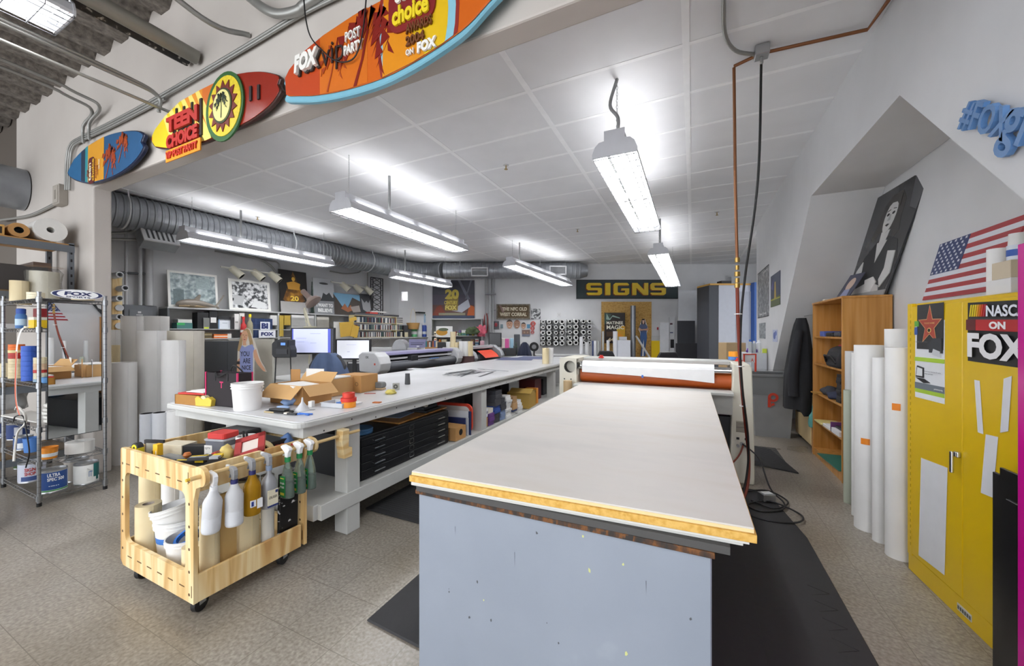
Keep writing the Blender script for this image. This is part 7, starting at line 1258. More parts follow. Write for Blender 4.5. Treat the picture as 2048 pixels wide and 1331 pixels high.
for i, (pts, lb) in enumerate(((((1951, 759), (1960, 761), (1969, 868), (1958, 864)), 'thin white strip of paper left on the right yellow door'), (((2010, 757), (2028, 762), (2019, 862), (2003, 865)), 'folded white strip of paper below the black lettered sign'), (((1974, 868), (1999, 879), (1988, 995), (1964, 985)), 'tilted white card right of the chrome handle'), (((1844, 915), (1894, 944), (1891, 1150), (1839, 1110)), 'large white paper rectangle low on the left yellow door'))): yp('paper_scrap', lb, 'paper', pts, 'e2e4e8', z=.0045)
# on top of the cabinet
o = MB(TR(1.40, 2.80, 1.652)).cyl(.037, 0, .245, PAPERW, 20).obj('white_paper_roll', smooth=40); tag(o, 'short white paper roll standing on the yellow cabinet', 'roll'); o = bx('white_box', 'white box on top of the yellow cabinet, at the photo edge', 'box', 1.38, 2.60, 1.652, .16, .16, .07, 'dfe0e2'); bx('tan_box', 'tan cardboard box on the white box on the yellow cabinet', 'box', 1.37, 2.60, 1.723, .12, .12, .082, 'cdbfa6')
t = thing('spray_can', 'white-capped blue and white can on top of the tan box', 'can', (1.36, 2.59, 1.806)); MB().cyl(.034, 0, .07, 'dbe2ec', 18).lathe([(.0345, .02), (.0345, .05)], '3a5fb0', 18).obj('body', t, smooth=40); MB().lathe([(.03, .07), (.028, .125), (0, .127)], WHITE, 16).obj('cap', t, smooth=40)
# black panels and the magenta sheet at the right edge
for i, (x, y0, y1, z1, lb) in enumerate(((1.20, 2.42, 1.5, .86, 'black sheet standing before the yellow cabinet, outermost'), (1.175, 2.327, 1.5, .905, 'taller black sheet just inside the outermost one'), (1.15, 2.245, 1.45, .80, 'third black sheet in the row at the right edge'))):
    bx('black_sheet', lb, 'sheet', x-.03*i*0, (y0+y1)/2, 0, .012, y0-y1, z1, mat('121316', .3), .0, 'black sheets at the right edge of the photo' if 0 else None)
bx('magenta_sheet', 'glossy magenta plastic sheet standing at the right edge of the photo', 'sheet', 1.106, 1.66, 0, .02, .86, 1.80, mat('c8108c', .2))
# ================= BOOKCASE =================
BX0, BX1, BY0, BY1, BZ = 1.32, 1.69, 4.73, 5.74, 1.81
t = thing('bookcase', 'honey-oak open bookcase with five shelves in the wall recess', 'bookcase', (1.5, 5.2, 0))
W(t).box(BX0, BX1, BY0, BY0+.022, 0, BZ, OAK).obj('side_panel', t, bevel=.002); W(t).box(BX0, BX1, BY1-.022, BY1, 0, BZ, OAK).obj('side_panel', t, bevel=.002)
W(t).box(BX0-.005, BX1, BY0-.005, BY1+.005, BZ, BZ+.022, OAK).obj('top', t, bevel=.003); W(t).box(BX1-.012, BX1, BY0+.022, BY1-.022, .06, BZ, OAK).obj('back_panel', t); W(t).box(BX0+.01, BX0+.03, BY0+.022, BY1-.022, 0, .07, OAK).obj('plinth', t)
BSZ = [.07, .41, .74, 1.09, 1.41]
for z in BSZ: W(t).box(BX0+.008, BX1-.012, BY0+.022, BY1-.022, z, z+.02, OAK).obj('shelf_board', t, bevel=.002)
def bk(name, label, cat, y, sy, sz, c, lv, x=1.42, sx=.16, dz=0, rz=0, **k): return bx(name, label, cat, x, y, BSZ[lv]+.0205+dz, sx, sy, sz, c, rz, **k)
bk('small_card', 'small cream card at the top of the bookcase', 'card', 5.42, .004, .06, 'e2d8a8', 4, x=1.345, sx=.02, dz=.2) if 0 else tag(MB(frame((1.675, 5.5, 1.62), (0, -1, 0))).box(0, .14, 0, .07, 0, .003, 'e6dca8').obj('small_card'), 'small cream card fixed inside the top of the bookcase', 'card')
bk('blue_box', 'small blue box on the top shelf of the bookcase', 'box', 5.45, .16, .06, '4a5a9c', 4); bk('black_cable_heap', 'black gadget next to the blue box on the bookcase', 'gadget', 5.22, .2, .045, '1d1d20', 4, bevel=.012); bk('silver_gadget', 'dark and silver gadget at the near end of the top shelf', 'gadget', 4.98, .16, .05, '3a3c44', 4, bevel=.012)
t = thing('tool_bag', 'black and red cylindrical bag on the second bookcase shelf', 'bag', (1.43, 5.02, BSZ[3]+.0205)); MB().prism([(-.12, 0), (.1, 0), (.11, .12), (.08, .2), (0, .23), (-.09, .19), (-.12, .1)], -.2, .2, mat('222226', .8), XZ).obj('body', t, bevel=.03, seg=2, smooth=40)
MB().box(-.02, .04, -.12, .16, .19, .235, 'a8242c').obj('red_panel', t, bevel=.01); MB().tube([(-.12, -.15, .05), (-.15, -.1, .12), (-.15, .1, .12), (-.12, .15, .05)], .012, BLACK, 6).obj('strap', t, smooth=40)
for i in range(9): bk('disc_wallet', 'black ring-bound case in the stack on the third bookcase shelf', 'case', 4.92, .13, .03, ('1c1c20', '2a2a30')[i % 2], 2, dz=.032*i, x=1.42+.004*(i % 3), group='black ring-bound cases on the third bookcase shelf')
blob('folded_clothes', 'dark navy folded cloth on the third bookcase shelf', 'cloth', (1.42, 5.2, BSZ[2]+.0205), .09, .14, .05, mat('2a3048', .85, bump=.4), .3, 14); blob('folded_clothes', 'dark grey patterned cloth behind the navy one in the bookcase', 'cloth', (1.42, 5.48, BSZ[2]+.0205), .08, .12, .06, mat('3e4048', .85, var=.5, scale=60, bump=.4), .3, 15)
bk('wooden_lath', 'thin wooden piece lying at the far end of the third shelf', 'wood', 5.6, .1, .012, 'c09048', 2, x=1.36)
bk('yellow_folder', 'pale yellow folder on the fourth bookcase shelf', 'folder', 5.5, .25, .015, 'ddd08a', 1, x=1.41, sx=.2); bk('white_book', 'white book on the fourth bookcase shelf', 'book', 5.2, .28, .03, 'dfe0e2', 1, x=1.42, sx=.2); bk('white_paper_pile', 'pile of white papers at the near end of the fourth bookcase shelf', 'paper', 4.93, .24, .05, 'd8d8dc', 1, x=1.42, sx=.2); bk('dark_book', 'dark book lying on the white paper pile in the bookcase', 'book', 4.95, .18, .02, '2c2c34', 1, x=1.43, sx=.16, dz=.051); bk('purple_book', 'purple spined book between the white book and the papers', 'book', 5.07, .02, .1, '6a3a70', 1, x=1.39, sx=.14)
bk('green_cutting_mat', 'thin teal green mat on the bottom bookcase shelf', 'mat', 5.12, .6, .008, '2a6a5c', 0, x=1.44, sx=.28, rz=.05); bk('white_sheet', 'white sheet under the teal green mat in the bookcase', 'sheet', 4.92, .22, .004, 'd8dadc', 0, x=1.43, sx=.24, dz=.0) if 0 else None
# portrait and small photo standing on the bookcase
def aff(bl, br, tl):
    bl, br, tl = V(bl), V(br), V(tl); x = br-bl; y = tl-bl; z = x.cross(y).normalized(); return MX(((x.x, y.x, z.x, bl.x), (x.y, y.y, z.y, bl.y), (x.z, y.z, z.z, bl.z), (0, 0, 0, 1)))
A = aff((1.60, 5.63, 1.852), (1.645, 4.78, 1.835), (1.672, 4.99, 2.82))
m = MB(A); PB = speck('portrait_backdrop', [(.35, '26272a'), (.7, '4c4d50')], 2, .25); m.box(0, 1, 0, 1, -.015, 0, PB)
HR = mat('3c3a38', .4, var=.5, scale=9); SKN = mat('c9c9c8', .4, var=.04); DR = mat('2b2c2e', .5, var=.2)
sh = [('p', [(.75, 1), (1, .98), (1, .7), (.85, .75)], '5a5b5e'), ('p', [(.28, .72), (.3, .86), (.42, .93), (.6, .93), (.72, .84), (.74, .7), (.8, .58), (.7, .52), (.66, .62), (.36, .62), (.28, .55), (.2, .6)], HR),
 ('p', [(.12, .0), (.95, .0), (1, .3), (.85, .5), (.62, .56), (.38, .54), (.18, .42), (.08, .2)], DR), ('p', [(.44, .52), (.58, .52), (.60, .62), (.42, .62)], SKN), ('p', [(.40, .53), (.62, .53), (.5, .34)], SKN),
 ('e', .5, .745, .115, .145, SKN), ('p', [(.37, .82), (.4, .9), (.5, .925), (.62, .9), (.64, .8), (.56, .85), (.46, .86)], HR), ('e', .445, .765, .028, .012, '2a2a2c'), ('e', .555, .765, .028, .012, '2a2a2c'), ('p', [(.41, .792), (.47, .8), (.47, .806), (.41, .798)], '3a3a3a'), ('p', [(.53, .806), (.59, .798), (.59, .792), (.53, .8)], '3a3a3a'),
 ('p', [(.49, .76), (.51, .76), (.525, .71), (.475, .71)], 'a6a6a6'), ('p', [(.46, .675), (.5, .683), (.54, .675), (.5, .66)], '3c3a3c'), ('p', [(.0, .02), (.1, .3), (.2, .38), (.24, .28), (.2, .1), (.55, .16), (.8, .1), (.84, .04), (.3, .0)], SKN), ('p', [(.74, .42), (.9, .4), (.96, .2), (.84, .08), (.76, .16), (.8, .26)], SKN), ('p', [(.42, .18), (.6, .2), (.72, .14), (.66, .05), (.5, .08)], 'd8d8d7'), ('r', 0, 0, 1, .05, '9a9b9c')]
shapes_on(m, None, 0, 1, 0, 1, 0, sh); o = m.obj('portrait_print'); tag(o, 'large black and white portrait print of a wavy-haired person leaning on the recess wall', 'picture')
m = MB(aff((1.45, 5.44, 1.838), (1.50, 5.22, 1.838), (1.56, 5.33, 2.10))); m.box(0, 1, 0, 1, -.008, 0, '4a4c5c'); shapes_on(m, None, 0, 1, 0, 1, 0, [('e', .5, .6, .25, .25, 'c0a898'), ('p', [(.2, 0), (.8, 0), (.7, .4), (.3, .4)], '8a90b0')]); tag(m.obj('small_photo'), 'small dark colour photo leaning at the left of the big portrait', 'photo')
bx('book_end', 'short wooden block at the right back corner of the bookcase top', 'block', 1.655, 4.80, 1.8325, .05, .07, .1, OAK) if 0 else None
bx('tiny_ornament', 'tiny white ornament at the left end of the bookcase top', 'ornament', 1.40, 5.55, 1.8325, .04, .08, .03, 'd8d4c8')
# flag
WS = mat('dde0e8', .5); RS = mat('a33238', .5); m = MB(aff((1.694, 4.235, 1.735), (1.694, 3.40, 1.735), (1.694, 3.985, 2.14)))
for k in range(13): m.box(0, 1, k/13, (k+1)/13, -.012, .0, RS if k % 2 == 0 else WS)
m.box(0, .42, 6/13, 1, 0, .002, '34406c')
for r in range(9):
    for c in range(6 if r % 2 == 0 else 5): x = .035+.07*c+(0 if r % 2 == 0 else .035); y = 6/13+(r+.5)*(7/13)/9; m.prism([(x+.016*(1 if i % 2 == 0 else .4)*sin(i*pi/5), y+.024*(1 if i % 2 == 0 else .4)*cos(i*pi/5)) for i in range(10)], .002, .005, 'e8eaf0')
tag(m.obj('flag_board'), 'American flag board with raised stars on the recess wall above the yellow cabinet', 'flag')
# blue letters on the wall
m = MB(frame((1.117, 2.43, 2.50), (0, -1, 0))); BL = mat('5d86b8', .4); m.text('#FOX', 0, -.10, .34, .125, BL, .012, .02, .02, rot=-.62); m.text('gives', .22, -.31, .42, .22, BL, .012, .015, .02, rot=-.62); t = thing('wall_lettering', 'raised blue letters on the sloping edge of the right wall', 'lettering', (1.117, 2.46, 2.5))
o = m.obj('letters', t); o.matrix_parent_inverse = t.matrix_basis.inverted()
# posters on the right wall
TRW = frame((1.117, 0, 0), (0, -1, 0))
def rw(name, label, pts, c, shapes=(), cat='poster', th=.004, dz=0):
    q = [on(TRW, *p_) for p_ in pts]; x0 = (q[0][0]+q[3][0])/2; x1 = (q[1][0]+q[2][0])/2; y0 = (q[2][1]+q[3][1])/2; y1 = (q[0][1]+q[1][1])/2; return panel(name, label, cat, TRW @ MX.Translation((0, 0, th)), x0, x1, y0, y1, th, c, shapes)
rw('city_print', 'large black and white city print on the right wall, nearest the corner', [(1516, 546), (1538, 530), (1538, 632), (1516, 636)], speck('city_photo', [(.3, '2a2c2e'), (.5, '6c6e70'), (.65, 'c8cacc')], 14, .4, detail=6, mp=(1, 3, 1)), [('t', 'CITY', .55, .9, .4, .04, 'e8e8e8'), ('r', 0, 0, 1, .015, '1a1a1a'), ('r', 0, .985, 1, 1, '1a1a1a'), ('t', 'New York', .2, .05, .6, .05, 'e8e8e8')])
rw('night_print', 'night city print with yellow lights on the right wall', [(1542, 552), (1561, 541), (1561, 609), (1542, 614)], '3a4258', [('p', [(0, 0), (1, 0), (1, .3), (0, .25)], '55603c'), ('p', [(.4, .2), (.6, .2), (.55, .75), (.45, .75)], 'b89a3c'), ('p', [(.1, .6), (.3, .9), (.3, .5)], '5a5a90'), ('r', 0, .2, 1, .24, 'a8a83c')])
rw('small_print', 'small grey print on the right wall above the side cabinet', [(1519, 646), (1531, 645), (1531, 676), (1519, 677)], BWP); rw('blue_note', 'small blue and white patterned note on the right wall', [(1546, 660), (1555, 658), (1555, 682), (1546, 684)], 'b8c0d8', [('e', .4, .5, .25, .3, '5a6aa8'), ('e', .7, .7, .2, .2, '6a7ab8')])
# ---------- rolls beside the cabinet ----------
for i, (u, v0, v1, w_, m, lb) in enumerate(((1727, 690, 1062, 46, PAPERW, 'tall white roll with an orange tape piece low on it, left of the pair'), (1756, 715, 1085, 27, PAPERW, 'slim white roll between two wide ones'), (1789, 695, 1118, 42, PAPERW, 'tallest wide white roll beside the yellow cabinet, orange tape above'), (1708, 705, 1031, 13, PAPERW, 'thin white roll left of the wide ones'), (1693, 780, 1006, 16, mat('bcc4b4', .25), 'short greenish translucent roll nearest the bookcase'), (1697, 702, 1000, 18, mat('cfd0cf', .3), 'tall grey-white roll behind the greenish one'))):
    p = at(u, v1, Z=0); d = (p.x*-sin(YAW)+p.y*cos(YAW)); r = w_*d/F/2; o = roll('standing_tube', lb, (p.x+r*.6, p.y+r*.8, 0), r, at(u, v0, d=d).z, m, .86); 
    if i in (0, 2): b = MB(TR(p.x+r*.6, p.y+r*.8, 0)); a0 = -2.4; zt = at(u, (888, 820)[i == 2], d=d).z; b.add([((r+.001)*cos(a0+.12*k_), (r+.001)*sin(a0+.12*k_), zt+dz) for k_ in range(6) for dz in (0, .045)], [(2*k_, 2*k_+2, 2*k_+3, 2*k_+1) for k_ in range(5)], 'ee8a1e'); q = b.obj('tape_piece'); q.parent = o; q.matrix_parent_inverse = o.matrix_basis.inverted()
p = at(1773, 1050, d=2.95); roll('standing_tube', 'tallest white roll right behind the wide one, half hidden by the yellow cabinet', (1.37, 3.75, 0), .075, 1.50, PAPERW, .8); roll('standing_tube', 'white roll end showing behind the cabinet edge, rightmost', (1.42, 3.55, 0), .06, 1.49, PAPERW, .8)
# ---------- jacket, low cabinet, bin ----------
m = MB(); n = 30; rows = 14; vs_ = []; fs = []
for j in range(rows+1):
    f = j/rows; rx_ = .05+.11*min(1, f*1.6)**.7; ry_ = .05+.10*min(1, f*1.6); 
    for i in range(n): a = 2*pi*i/n; k = 1+.10*sin(a*5+f*2)+.05*sin(a*9-f*4)*f; vs_.append((rx_*cos(a)*k-.03*f, ry_*sin(a)*k, 1.66-1.15*f-.07*f*(1 if cos(a) > 0 else 0)))
for j in range(rows):
    for i in range(n): fs.append((j*n+i, (j+1)*n+i, (j+1)*n+(i+1) % n, j*n+(i+1) % n))
fs += [tuple(range(n)), tuple(rows*n+i for i in range(n-1, -1, -1))]
t = thing('hanging_jacket', 'black jacket hanging from the far side of the oak bookcase', 'jacket', (1.25, 5.93, 0)); MB().add(vs_, fs, mat('1d1e22', .85, var=.25, bump=.2)).obj('body', t, smooth=70) if 0 else MB().add(vs_, fs, mat('1d1e22', .85, var=.25, bump=.2)).obj('body', t, smooth=70)
MB().tube(smoothp([(-.04, -.1, 1.5), (-.09, -.13, 1.2), (-.11, -.12, .9), (-.10, -.11, .68)], 5), .055, mat('222328', .85, bump=.2), 10, rr=[.04+.02*min(1, k/8) for k in range(16)]).obj('sleeve', t, smooth=60); MB().tube([(.02, -.05, 1.68), (.1, -.17, 1.70), (.15, -.185, 1.70)], .006, STEEL, 6).obj('hook', t)
LWd = mat('d6bf90', .5); t = thing('low_cabinet', 'low pale birch cabinet on casters beneath the black jacket', 'cabinet', (1.5, 6.25, 0)); W(t).box(1.34, 1.69, 5.84, 6.66, .06, .70, LWd).obj('body', t, bevel=.004); W(t).box(1.33, 1.34, 5.86, 6.64, .10, .68, LWd).obj('door', t, bevel=.002)
for y in (5.92, 6.58): W(t).cyl(.03, -.012, .012, BLACK, 14, TR(1.38, y, .03), 'Y').obj('caster', t)
bx('wooden_crate', 'small brown crate between the bookcase and the birch cabinet', 'crate', 1.44, 5.785, 0, .22, .07, .3, '9a6a38') ; blob('teal_bag', 'crumpled teal plastic bag on the small brown crate', 'bag', (1.36, 5.785, .31), .07, .035, .16, mat('5fa5a0', .5, bump=.4), .4, 16)
t = thing('waste_bin', 'tall grey waste bin with a clear liner and a red letter P shaped mark', 'trash can', (1.0, 6.62, 0), .1); GB = mat('8e9092', .45, var=.15, scale=5)
def tap(w0, w1, z0, z1, m, mt, th=0): a, b = w0/2, w1/2; m.add([(-a, -a, z0), (a, -a, z0), (a, a, z0), (-a, a, z0), (-b, -b, z1), (b, -b, z1), (b, b, z1), (-b, b, z1)], [(0, 1, 5, 4), (1, 2, 6, 5), (2, 3, 7, 6), (3, 0, 4, 7), (3, 2, 1, 0)], mt)
m = MB(); tap(.42, .52, 0, .88, m, GB); tap(.40, .50, .02, .88, m, '4a4c4e'); m.obj('body', t); m = MB(); 
for a in ((-.275, .275, -.275, -.25), (-.275, .275, .25, .275), (-.275, -.25, -.25, .25), (.25, .275, -.25, .25)): m.box(a[0], a[1], a[2], a[3], .85, .89, GB)
m.obj('rim', t, bevel=.006); m = MB(); tap(.515, .56, .60, .92, m, mat('c8cacc', .12, trans=.7, alpha=.35, bump=.6)); m.obj('liner', t)
m = MB(frame((-.02, -.248, .44), (1, 0, .0))); m.T = m.T @ MX.Rotation(.055, 4, 'X'); RD = mat('c8402c'); m.T = m.T @ MX.Diagonal((.75, .75, 1, 1)); m.ring(.085, .04, .0, .004, RD, 20, TR(.02, .17, 0)); m.prism([(-.065, -.02), (-.015, -.02), (-.02, .14), (-.065, .17)], 0, .004, RD); m.prism([(-.01, .0), (.05, .03), (.03, .07), (-.01, .05)], 0, .004, RD); m.obj('red_mark', t)
# ---------- air hose and cables ----------
CU = mat('8a5a3a', .4, .5); HO = mat('7c3424', .5)
t = thing('air_hose', 'reddish-brown air hose dropping from a copper pipe beside the laminator', 'hose', (.5, 4.09, 0))
W(t).tube([(.285, 3.33, 3.49), (.30, 3.40, 2.6), (.315, 3.44, 2.06)], .011, CU, 8).obj('copper_pipe', t, smooth=50)
m = W(t); 
for k, (z, r) in enumerate(((2.06, .018), (2.0, .014), (1.95, .02), (1.90, .016), (1.86, .019))): m.cyl(r, z-.035, z, mat('b09050', .3, .8), 8, TR(.317, 3.445, 0))
m.obj('brass_fittings', t, smooth=40)
W(t).tube(smoothp([(.317, 3.445, 1.83), (.33, 3.5, 1.5), (.36, 3.62, 1.1), (.40, 3.75, .75), (.44, 3.85, .4), (.43, 3.84, .15), (.37, 3.74, .03), (.28, 3.6, .018)], 8), .013, HO, 10).obj('hose', t, smooth=60)
for z, x, y in ((1.62, .325, 3.48), (1.2, .35, 3.59), (.86, .385, 3.71)): W(t).ring(.028, .024, z-.004, z+.004, 'e8e8e8', 12, TR(x, y-.01, 0)).obj('cable_tie', t)
o = MB().tube(smoothp([(.45, 3.25, 3.47), (.435, 3.3, 2.6), (.37, 3.46, 1.9), (.345, 3.5, 1.5), (.36, 3.6, 1.1), (.42, 3.72, .6), (.42, 3.76, .3), (.36, 3.7, .06), (.25, 3.6, .02)], 8), .0085, '161618', 8).obj('power_cable', smooth=60); tag(o, 'black power cable hanging from the ceiling box beside the brown hose', 'cable')
m = MB().tube(smoothp([(.43, 4.28, .40), (.5, 4.2, .36), (.56, 4.12, .3), (.62, 4.0, .1), (.7, 3.9, .03), (.66, 3.75, .025), (.5, 3.65, .022), (.42, 3.75, .022), (.6, 3.88, .03), (.78, 3.72, .02), (.72, 3.55, .022), (.5, 3.5, .02), (.3, 3.62, .02)], 7), .007, '232326', 7); tag(m.obj('loose_cable', smooth=60), 'looped black cable lying tangled on the floor by the laminator foot', 'cable')
m = MB().tube(smoothp([(.45, 4.28, .4), (.4, 4.2, .3), (.3, 4.1, .2), (.2, 4.05, .1)], 7), .008, HO, 7); tag(m.obj('red_cable', smooth=60), 'short dark red cable from the laminator socket', 'cable')
m = MB().tube(smoothp([(.42, 4.05, .02), (.62, 4.1, .04), (.74, 3.95, .02), (.6, 3.72, .035), (.46, 3.86, .02)], 7), .007, '1c1c1f', 7); tag(m.obj('floor_cable', smooth=60), 'second black cable loop nearest the steel junction box', 'cable')
o = MB(TR(.58, 3.92, .02, .5)).box(-.055, .055, -.04, .04, 0, .06, STEEL).box(-.04, .04, -.025, .025, .06, .066, 'd8dadc').obj('junction_box', bevel=.006); tag(o, 'small shiny steel outlet box on the floor among the cables', 'outlet box')
# ================= DUCTS AND PIPES =================
def sweep(path, r, m, mt, n=26, rib=.0, step=.055):
    pts = [V(p) for p in path]; out = []; acc = 0
    for i in range(len(pts)-1):
        a, b = pts[i], pts[i+1]; L_ = (b-a).length; k = max(1, int(L_/step))
        for j in range(k): out.append(a.lerp(b, j/k))
    out.append(pts[-1]); rr = []; P = []
    for i in range(len(out)-1):
        d = out[i+1]-out[i]; P += [out[i], out[i]+d*.6, out[i]+d*.7, out[i]+d*.9]; rr += [r, r, r+rib, r+rib]
    P.append(out[-1]); rr.append(r); return m.tube(P, r, mt, n, rr=rr)
DZ_ = 3.27; e1 = at(850, 545, d=10.95); e2 = at(1160, 545, d=10.95)
path = [(-7.62, -3.2, DZ_), (-7.62, 1.55, DZ_)]
t = thing('air_duct', 'big round galvanised spiral duct running along the left wall and the back wall', 'duct', (-7.6, 2, DZ_))
q_ = []
A_ = V((-7.63, 1.84, DZ_)); B_ = V((-7.36, 8.15, DZ_)); c0 = V((e1.x, e1.y, DZ_)); c1 = V((e2.x, e2.y, DZ_)); dirb = (c1-c0).normalized(); corner = B_+(B_-A_).normalized()*.95
s0 = corner-(B_-A_).normalized()*.85; s1 = V((c0.x, c0.y, DZ_))+dirb*.55
bez = [(s0*(1-t_)**2+corner*2*t_*(1-t_)+s1*t_*t_) for t_ in [i/10 for i in range(11)]]
m = W(t); m.tube([A_, A_+V((.02, .45, 0))], .252, GALV, 28); m.tube([A_+V((.006, .16, 0)), A_+V((.008, .18, 0))], .26, GALV, 28).tube([A_+V((.017, .42, 0)), A_+V((.02, .47, 0))], .262, GALV, 28); m.obj('smooth_collar', t, smooth=30)
m = W(t); sweep([A_+V((.02, .45, 0))]+bez, .245, m, GALV, 28, .013, .085); m.obj('spiral_run', t, smooth=20)
m = W(t); sweep([s1, c1], .225, m, GALV, 26, .007, .12); m.tube([s1+dirb*.05, s1+dirb*.09], .235, GALV, 26).tube([s1+dirb*.5, s1+dirb*.54], .235, GALV, 26).tube([c1-dirb*.5, c1-dirb*.46], .235, GALV, 26).tube([c1, c1+dirb*.2], .225, GALV, 24, rr=[.225, .17]); m.obj('back_run', t, smooth=25)
o = MB().tube([(-7.62, -3.3, DZ_), (-7.62, 1.66, DZ_)], .255, GALV, 28); tag(o.obj('outer_duct', smooth=30), 'galvanised duct outside the partition, upper left edge of the photo', 'duct')
for y in (2.55, 5.0, 7.0):
    x = -7.6+.04*(y-1.8); W(t).tube([(x+.29*cos(a), y, DZ_+.27*sin(a)) for a in [-1.9+2.6*i/10 for i in range(11)]]+[(x+.2, y, CH)], .012, 'd0d2d4', 4).obj('hanger_strap', t)
for u in (920, 1020, 1080): p = at(u, 530, d=10.7); W(t).tube([(p.x, p.y, DZ_+.1), (p.x, p.y, CH)], .01, 'b8babc', 5).obj('hanger_rod', t)
# diffuser on the duct
T = frame((-7.42, 2.95, 2.95), (.0, 1, 0), (-.55, 0, .83))
t2 = thing('duct_diffuser', 'slanted grille box hanging from the duct behind the nearest left fixture', 'vent', (-7.42, 3.05, 2.92)); m = W(t2); m.T = m.T @ T; m.box(-.22, .22, -.10, .16, -.2, -.02, GALV).obj('box', t2); m = W(t2); m.T = m.T @ T; m.box(-.22, .22, -.10, .16, -.02, 0, 'd8dadc'); 
for k in range(6): m.box(-.17+.06*k, -.145+.06*k, -.06, .12, 0, .004, '4a4c4e')
m.obj('grille', t2)
for i, (u0, u1, v0, v1) in enumerate(((942, 976, 534, 552), (1099, 1133, 531, 549))):
    d_ = 10.68; x0, y1 = pxy(d_, u0, v0); x1, y0 = pxy(d_, u1, v1); t2 = thing('duct_grille', ('left', 'right')[i]+' white framed grille on the duct along the back wall', 'vent', BF(d_) @ V((x0, y0, 0)))
    def vq(): m = W(t2); m.T = m.T @ BF(d_); return m
    m = vq()
    for a in ((x0, x1, y0, y0+.03), (x0, x1, y1-.03, y1), (x0, x0+.03, y0, y1), (x1-.03, x1, y0, y1)): m.box(*a, -.12, 0, 'dcdee0')
    m.obj('frame', t2); m = vq(); m.box(x0, x1, y0, y1, -.1, -.05, '8a8d90')
    for k in range(10): z = y0+.03+(y1-y0-.06)*k/10; m.box(x0+.03, x1-.03, z, z+.008, -.05, -.02, 'a6a9ac')
    m.obj('louvres', t2)
PI_ = mat('9a9a96', .35, .5); 
def pipe(name, label, pts, r, mt=PI_, sm=True, cat='conduit'): return tag(MB().tube(smoothp(pts, 5) if sm else pts, r, mt, 8).obj(name, smooth=50), label, cat)
def lw(u, v, dz=.05): T = TS @ MX.Translation((0, 0, -.33+dz)); x, y = on(T, u, v); return T @ V((x, y, 0))
for i, (u, r, lb, vt, vb) in enumerate(((252, .02, 'thin grey conduit on the left wall near the peg board', 470, 606), (280, .03, 'grey conduit running down to the electrical panel', 455, 606), (298, .055, 'thick white-grey pipe right of the panel conduits', 460, 606))):
    a = lw(u, vt); b = lw(u, vb); b.z = 1.92 if i < 3 else b.z; a.x = b.x; a.y = b.y; a.z = 3.3; pipe('wall_conduit', lb, [a, b], r, mat('b9bbbd', .4), False)
a, b = lw(240, 545), lw(305, 548); pipe('strut_rail', 'short horizontal steel strut behind the left wall conduits', [a, b], .02, '55585c', False)
a, b, c, d = lw(224, 470, .3), lw(290, 482, .3), lw(390, 468, .2), lw(470, 500, .1); pipe('ceiling_conduit', 'bundle of grey conduits curving under the duct', [lw(222, 478, .3), a+V((.1, .3, -.02)), lw(300, 487, .3), lw(340, 477, .3), lw(400, 485, .2), lw(470, 505, .1), lw(520, 518, .1), lw(545, 535, .1), lw(552, 550, .1)], .022)
pipe('ceiling_conduit', 'thin conduit running under the duct and bending down by the gold poster', [lw(222, 466, .35), lw(260, 463, .35), lw(300, 445, .35), lw(340, 438, .35)], .02); pipe('ceiling_conduit', 'long thin conduit above the framed photos that drops beside the gold poster', [lw(430, 502), lw(480, 511), lw(540, 521), lw(556, 526), lw(559, 540), lw(558, 580), lw(557, 625)], .016)
pipe('ceiling_conduit', 'short conduit run between the two left fixtures', [lw(660, 542), lw(690, 547), lw(715, 545), lw(722, 541)], .016)
for i, (u, r) in enumerate(((971, .02), (980, .055), (986, .025))): p = at(u, 600, d=11.2); pipe('wall_conduit', ('thin', 'thick', 'medium')[i]+' vertical conduit on the back wall left of the corral sign', [(p.x, p.y, 3.1), (p.x, p.y, 1.3)], r, mat('a8aaac', .4), False)
a, b = at(970, 588, d=11.1), at(992, 588, d=11.1); pipe('strut_rail', 'tiny horizontal strut across the back wall conduits', [a, b], .02, '8a8c90', False)
pipe('wall_conduit', 'thin conduit on the left wall pier by the lattice panel', [at(735, 545, X=-7.85), at(735, 620, X=-7.85)], .015, PI_, False)
# electrical panel and tube board
p0, p1 = so(246, 640, -.3), so(312, 640, -.3); z1 = so(246, 608, -.3)[1]
t = thing('electrical_panel', 'flat grey electrical panel on the left wall behind the white rolls', 'panel', TS @ V((p0[0], 1.2, -.3))); m = W(t); m.T = m.T @ TS; m.box(p0[0], p1[0], 1.05, 1.92, -.36, -.26, mat('6c7076', .45)); m.obj('box', t, bevel=.006); m = W(t); m.T = m.T @ TS; m.box(p0[0]+.06, p1[0]-.06, 1.1, 1.84, -.26, -.25, mat('72767c', .45)).box(p0[0]+.16, p1[0]-.2, 1.79, 1.82, -.25, -.249, 'd8dadc').box(p0[0]+.14, p1[0]-.18, 1.755, 1.77, -.25, -.249, 'c8cacc'); m.obj('door', t)
x0, y1 = so(223, 545, -.2); x1, _ = so(245, 600, -.2); t = thing('tube_board', 'tall plywood board holding small tubes, right of the wall column', 'rack', TS @ V((x0, 1.2, -.2))); m = W(t); m.T = m.T @ TS; m.box(x0, x1, 1.3, y1, -.22, -.2, PLYH); m.obj('board', t, bevel=.01)
for k, v in enumerate((552, 577, 598, 615, 634, 651)): x, y = so(233, v, -.2); m = W(t); m.T = m.T @ TS; dx = ((k % 2)*.06-.03)*1; m.lathe([(.0, -.02), (.045, 0), (.045, .26), (.03, .26), (.03, .1), (0, .1)] if k not in (3, 5) else [(0, 0), (.05, .0), (.05, .02), (0, .02)], ('c9ccd0', '2a2a2c')[0 if k != 4 else 0], 14, TR(x+dx, y, -.2)); m.obj('tube', t, smooth=40)
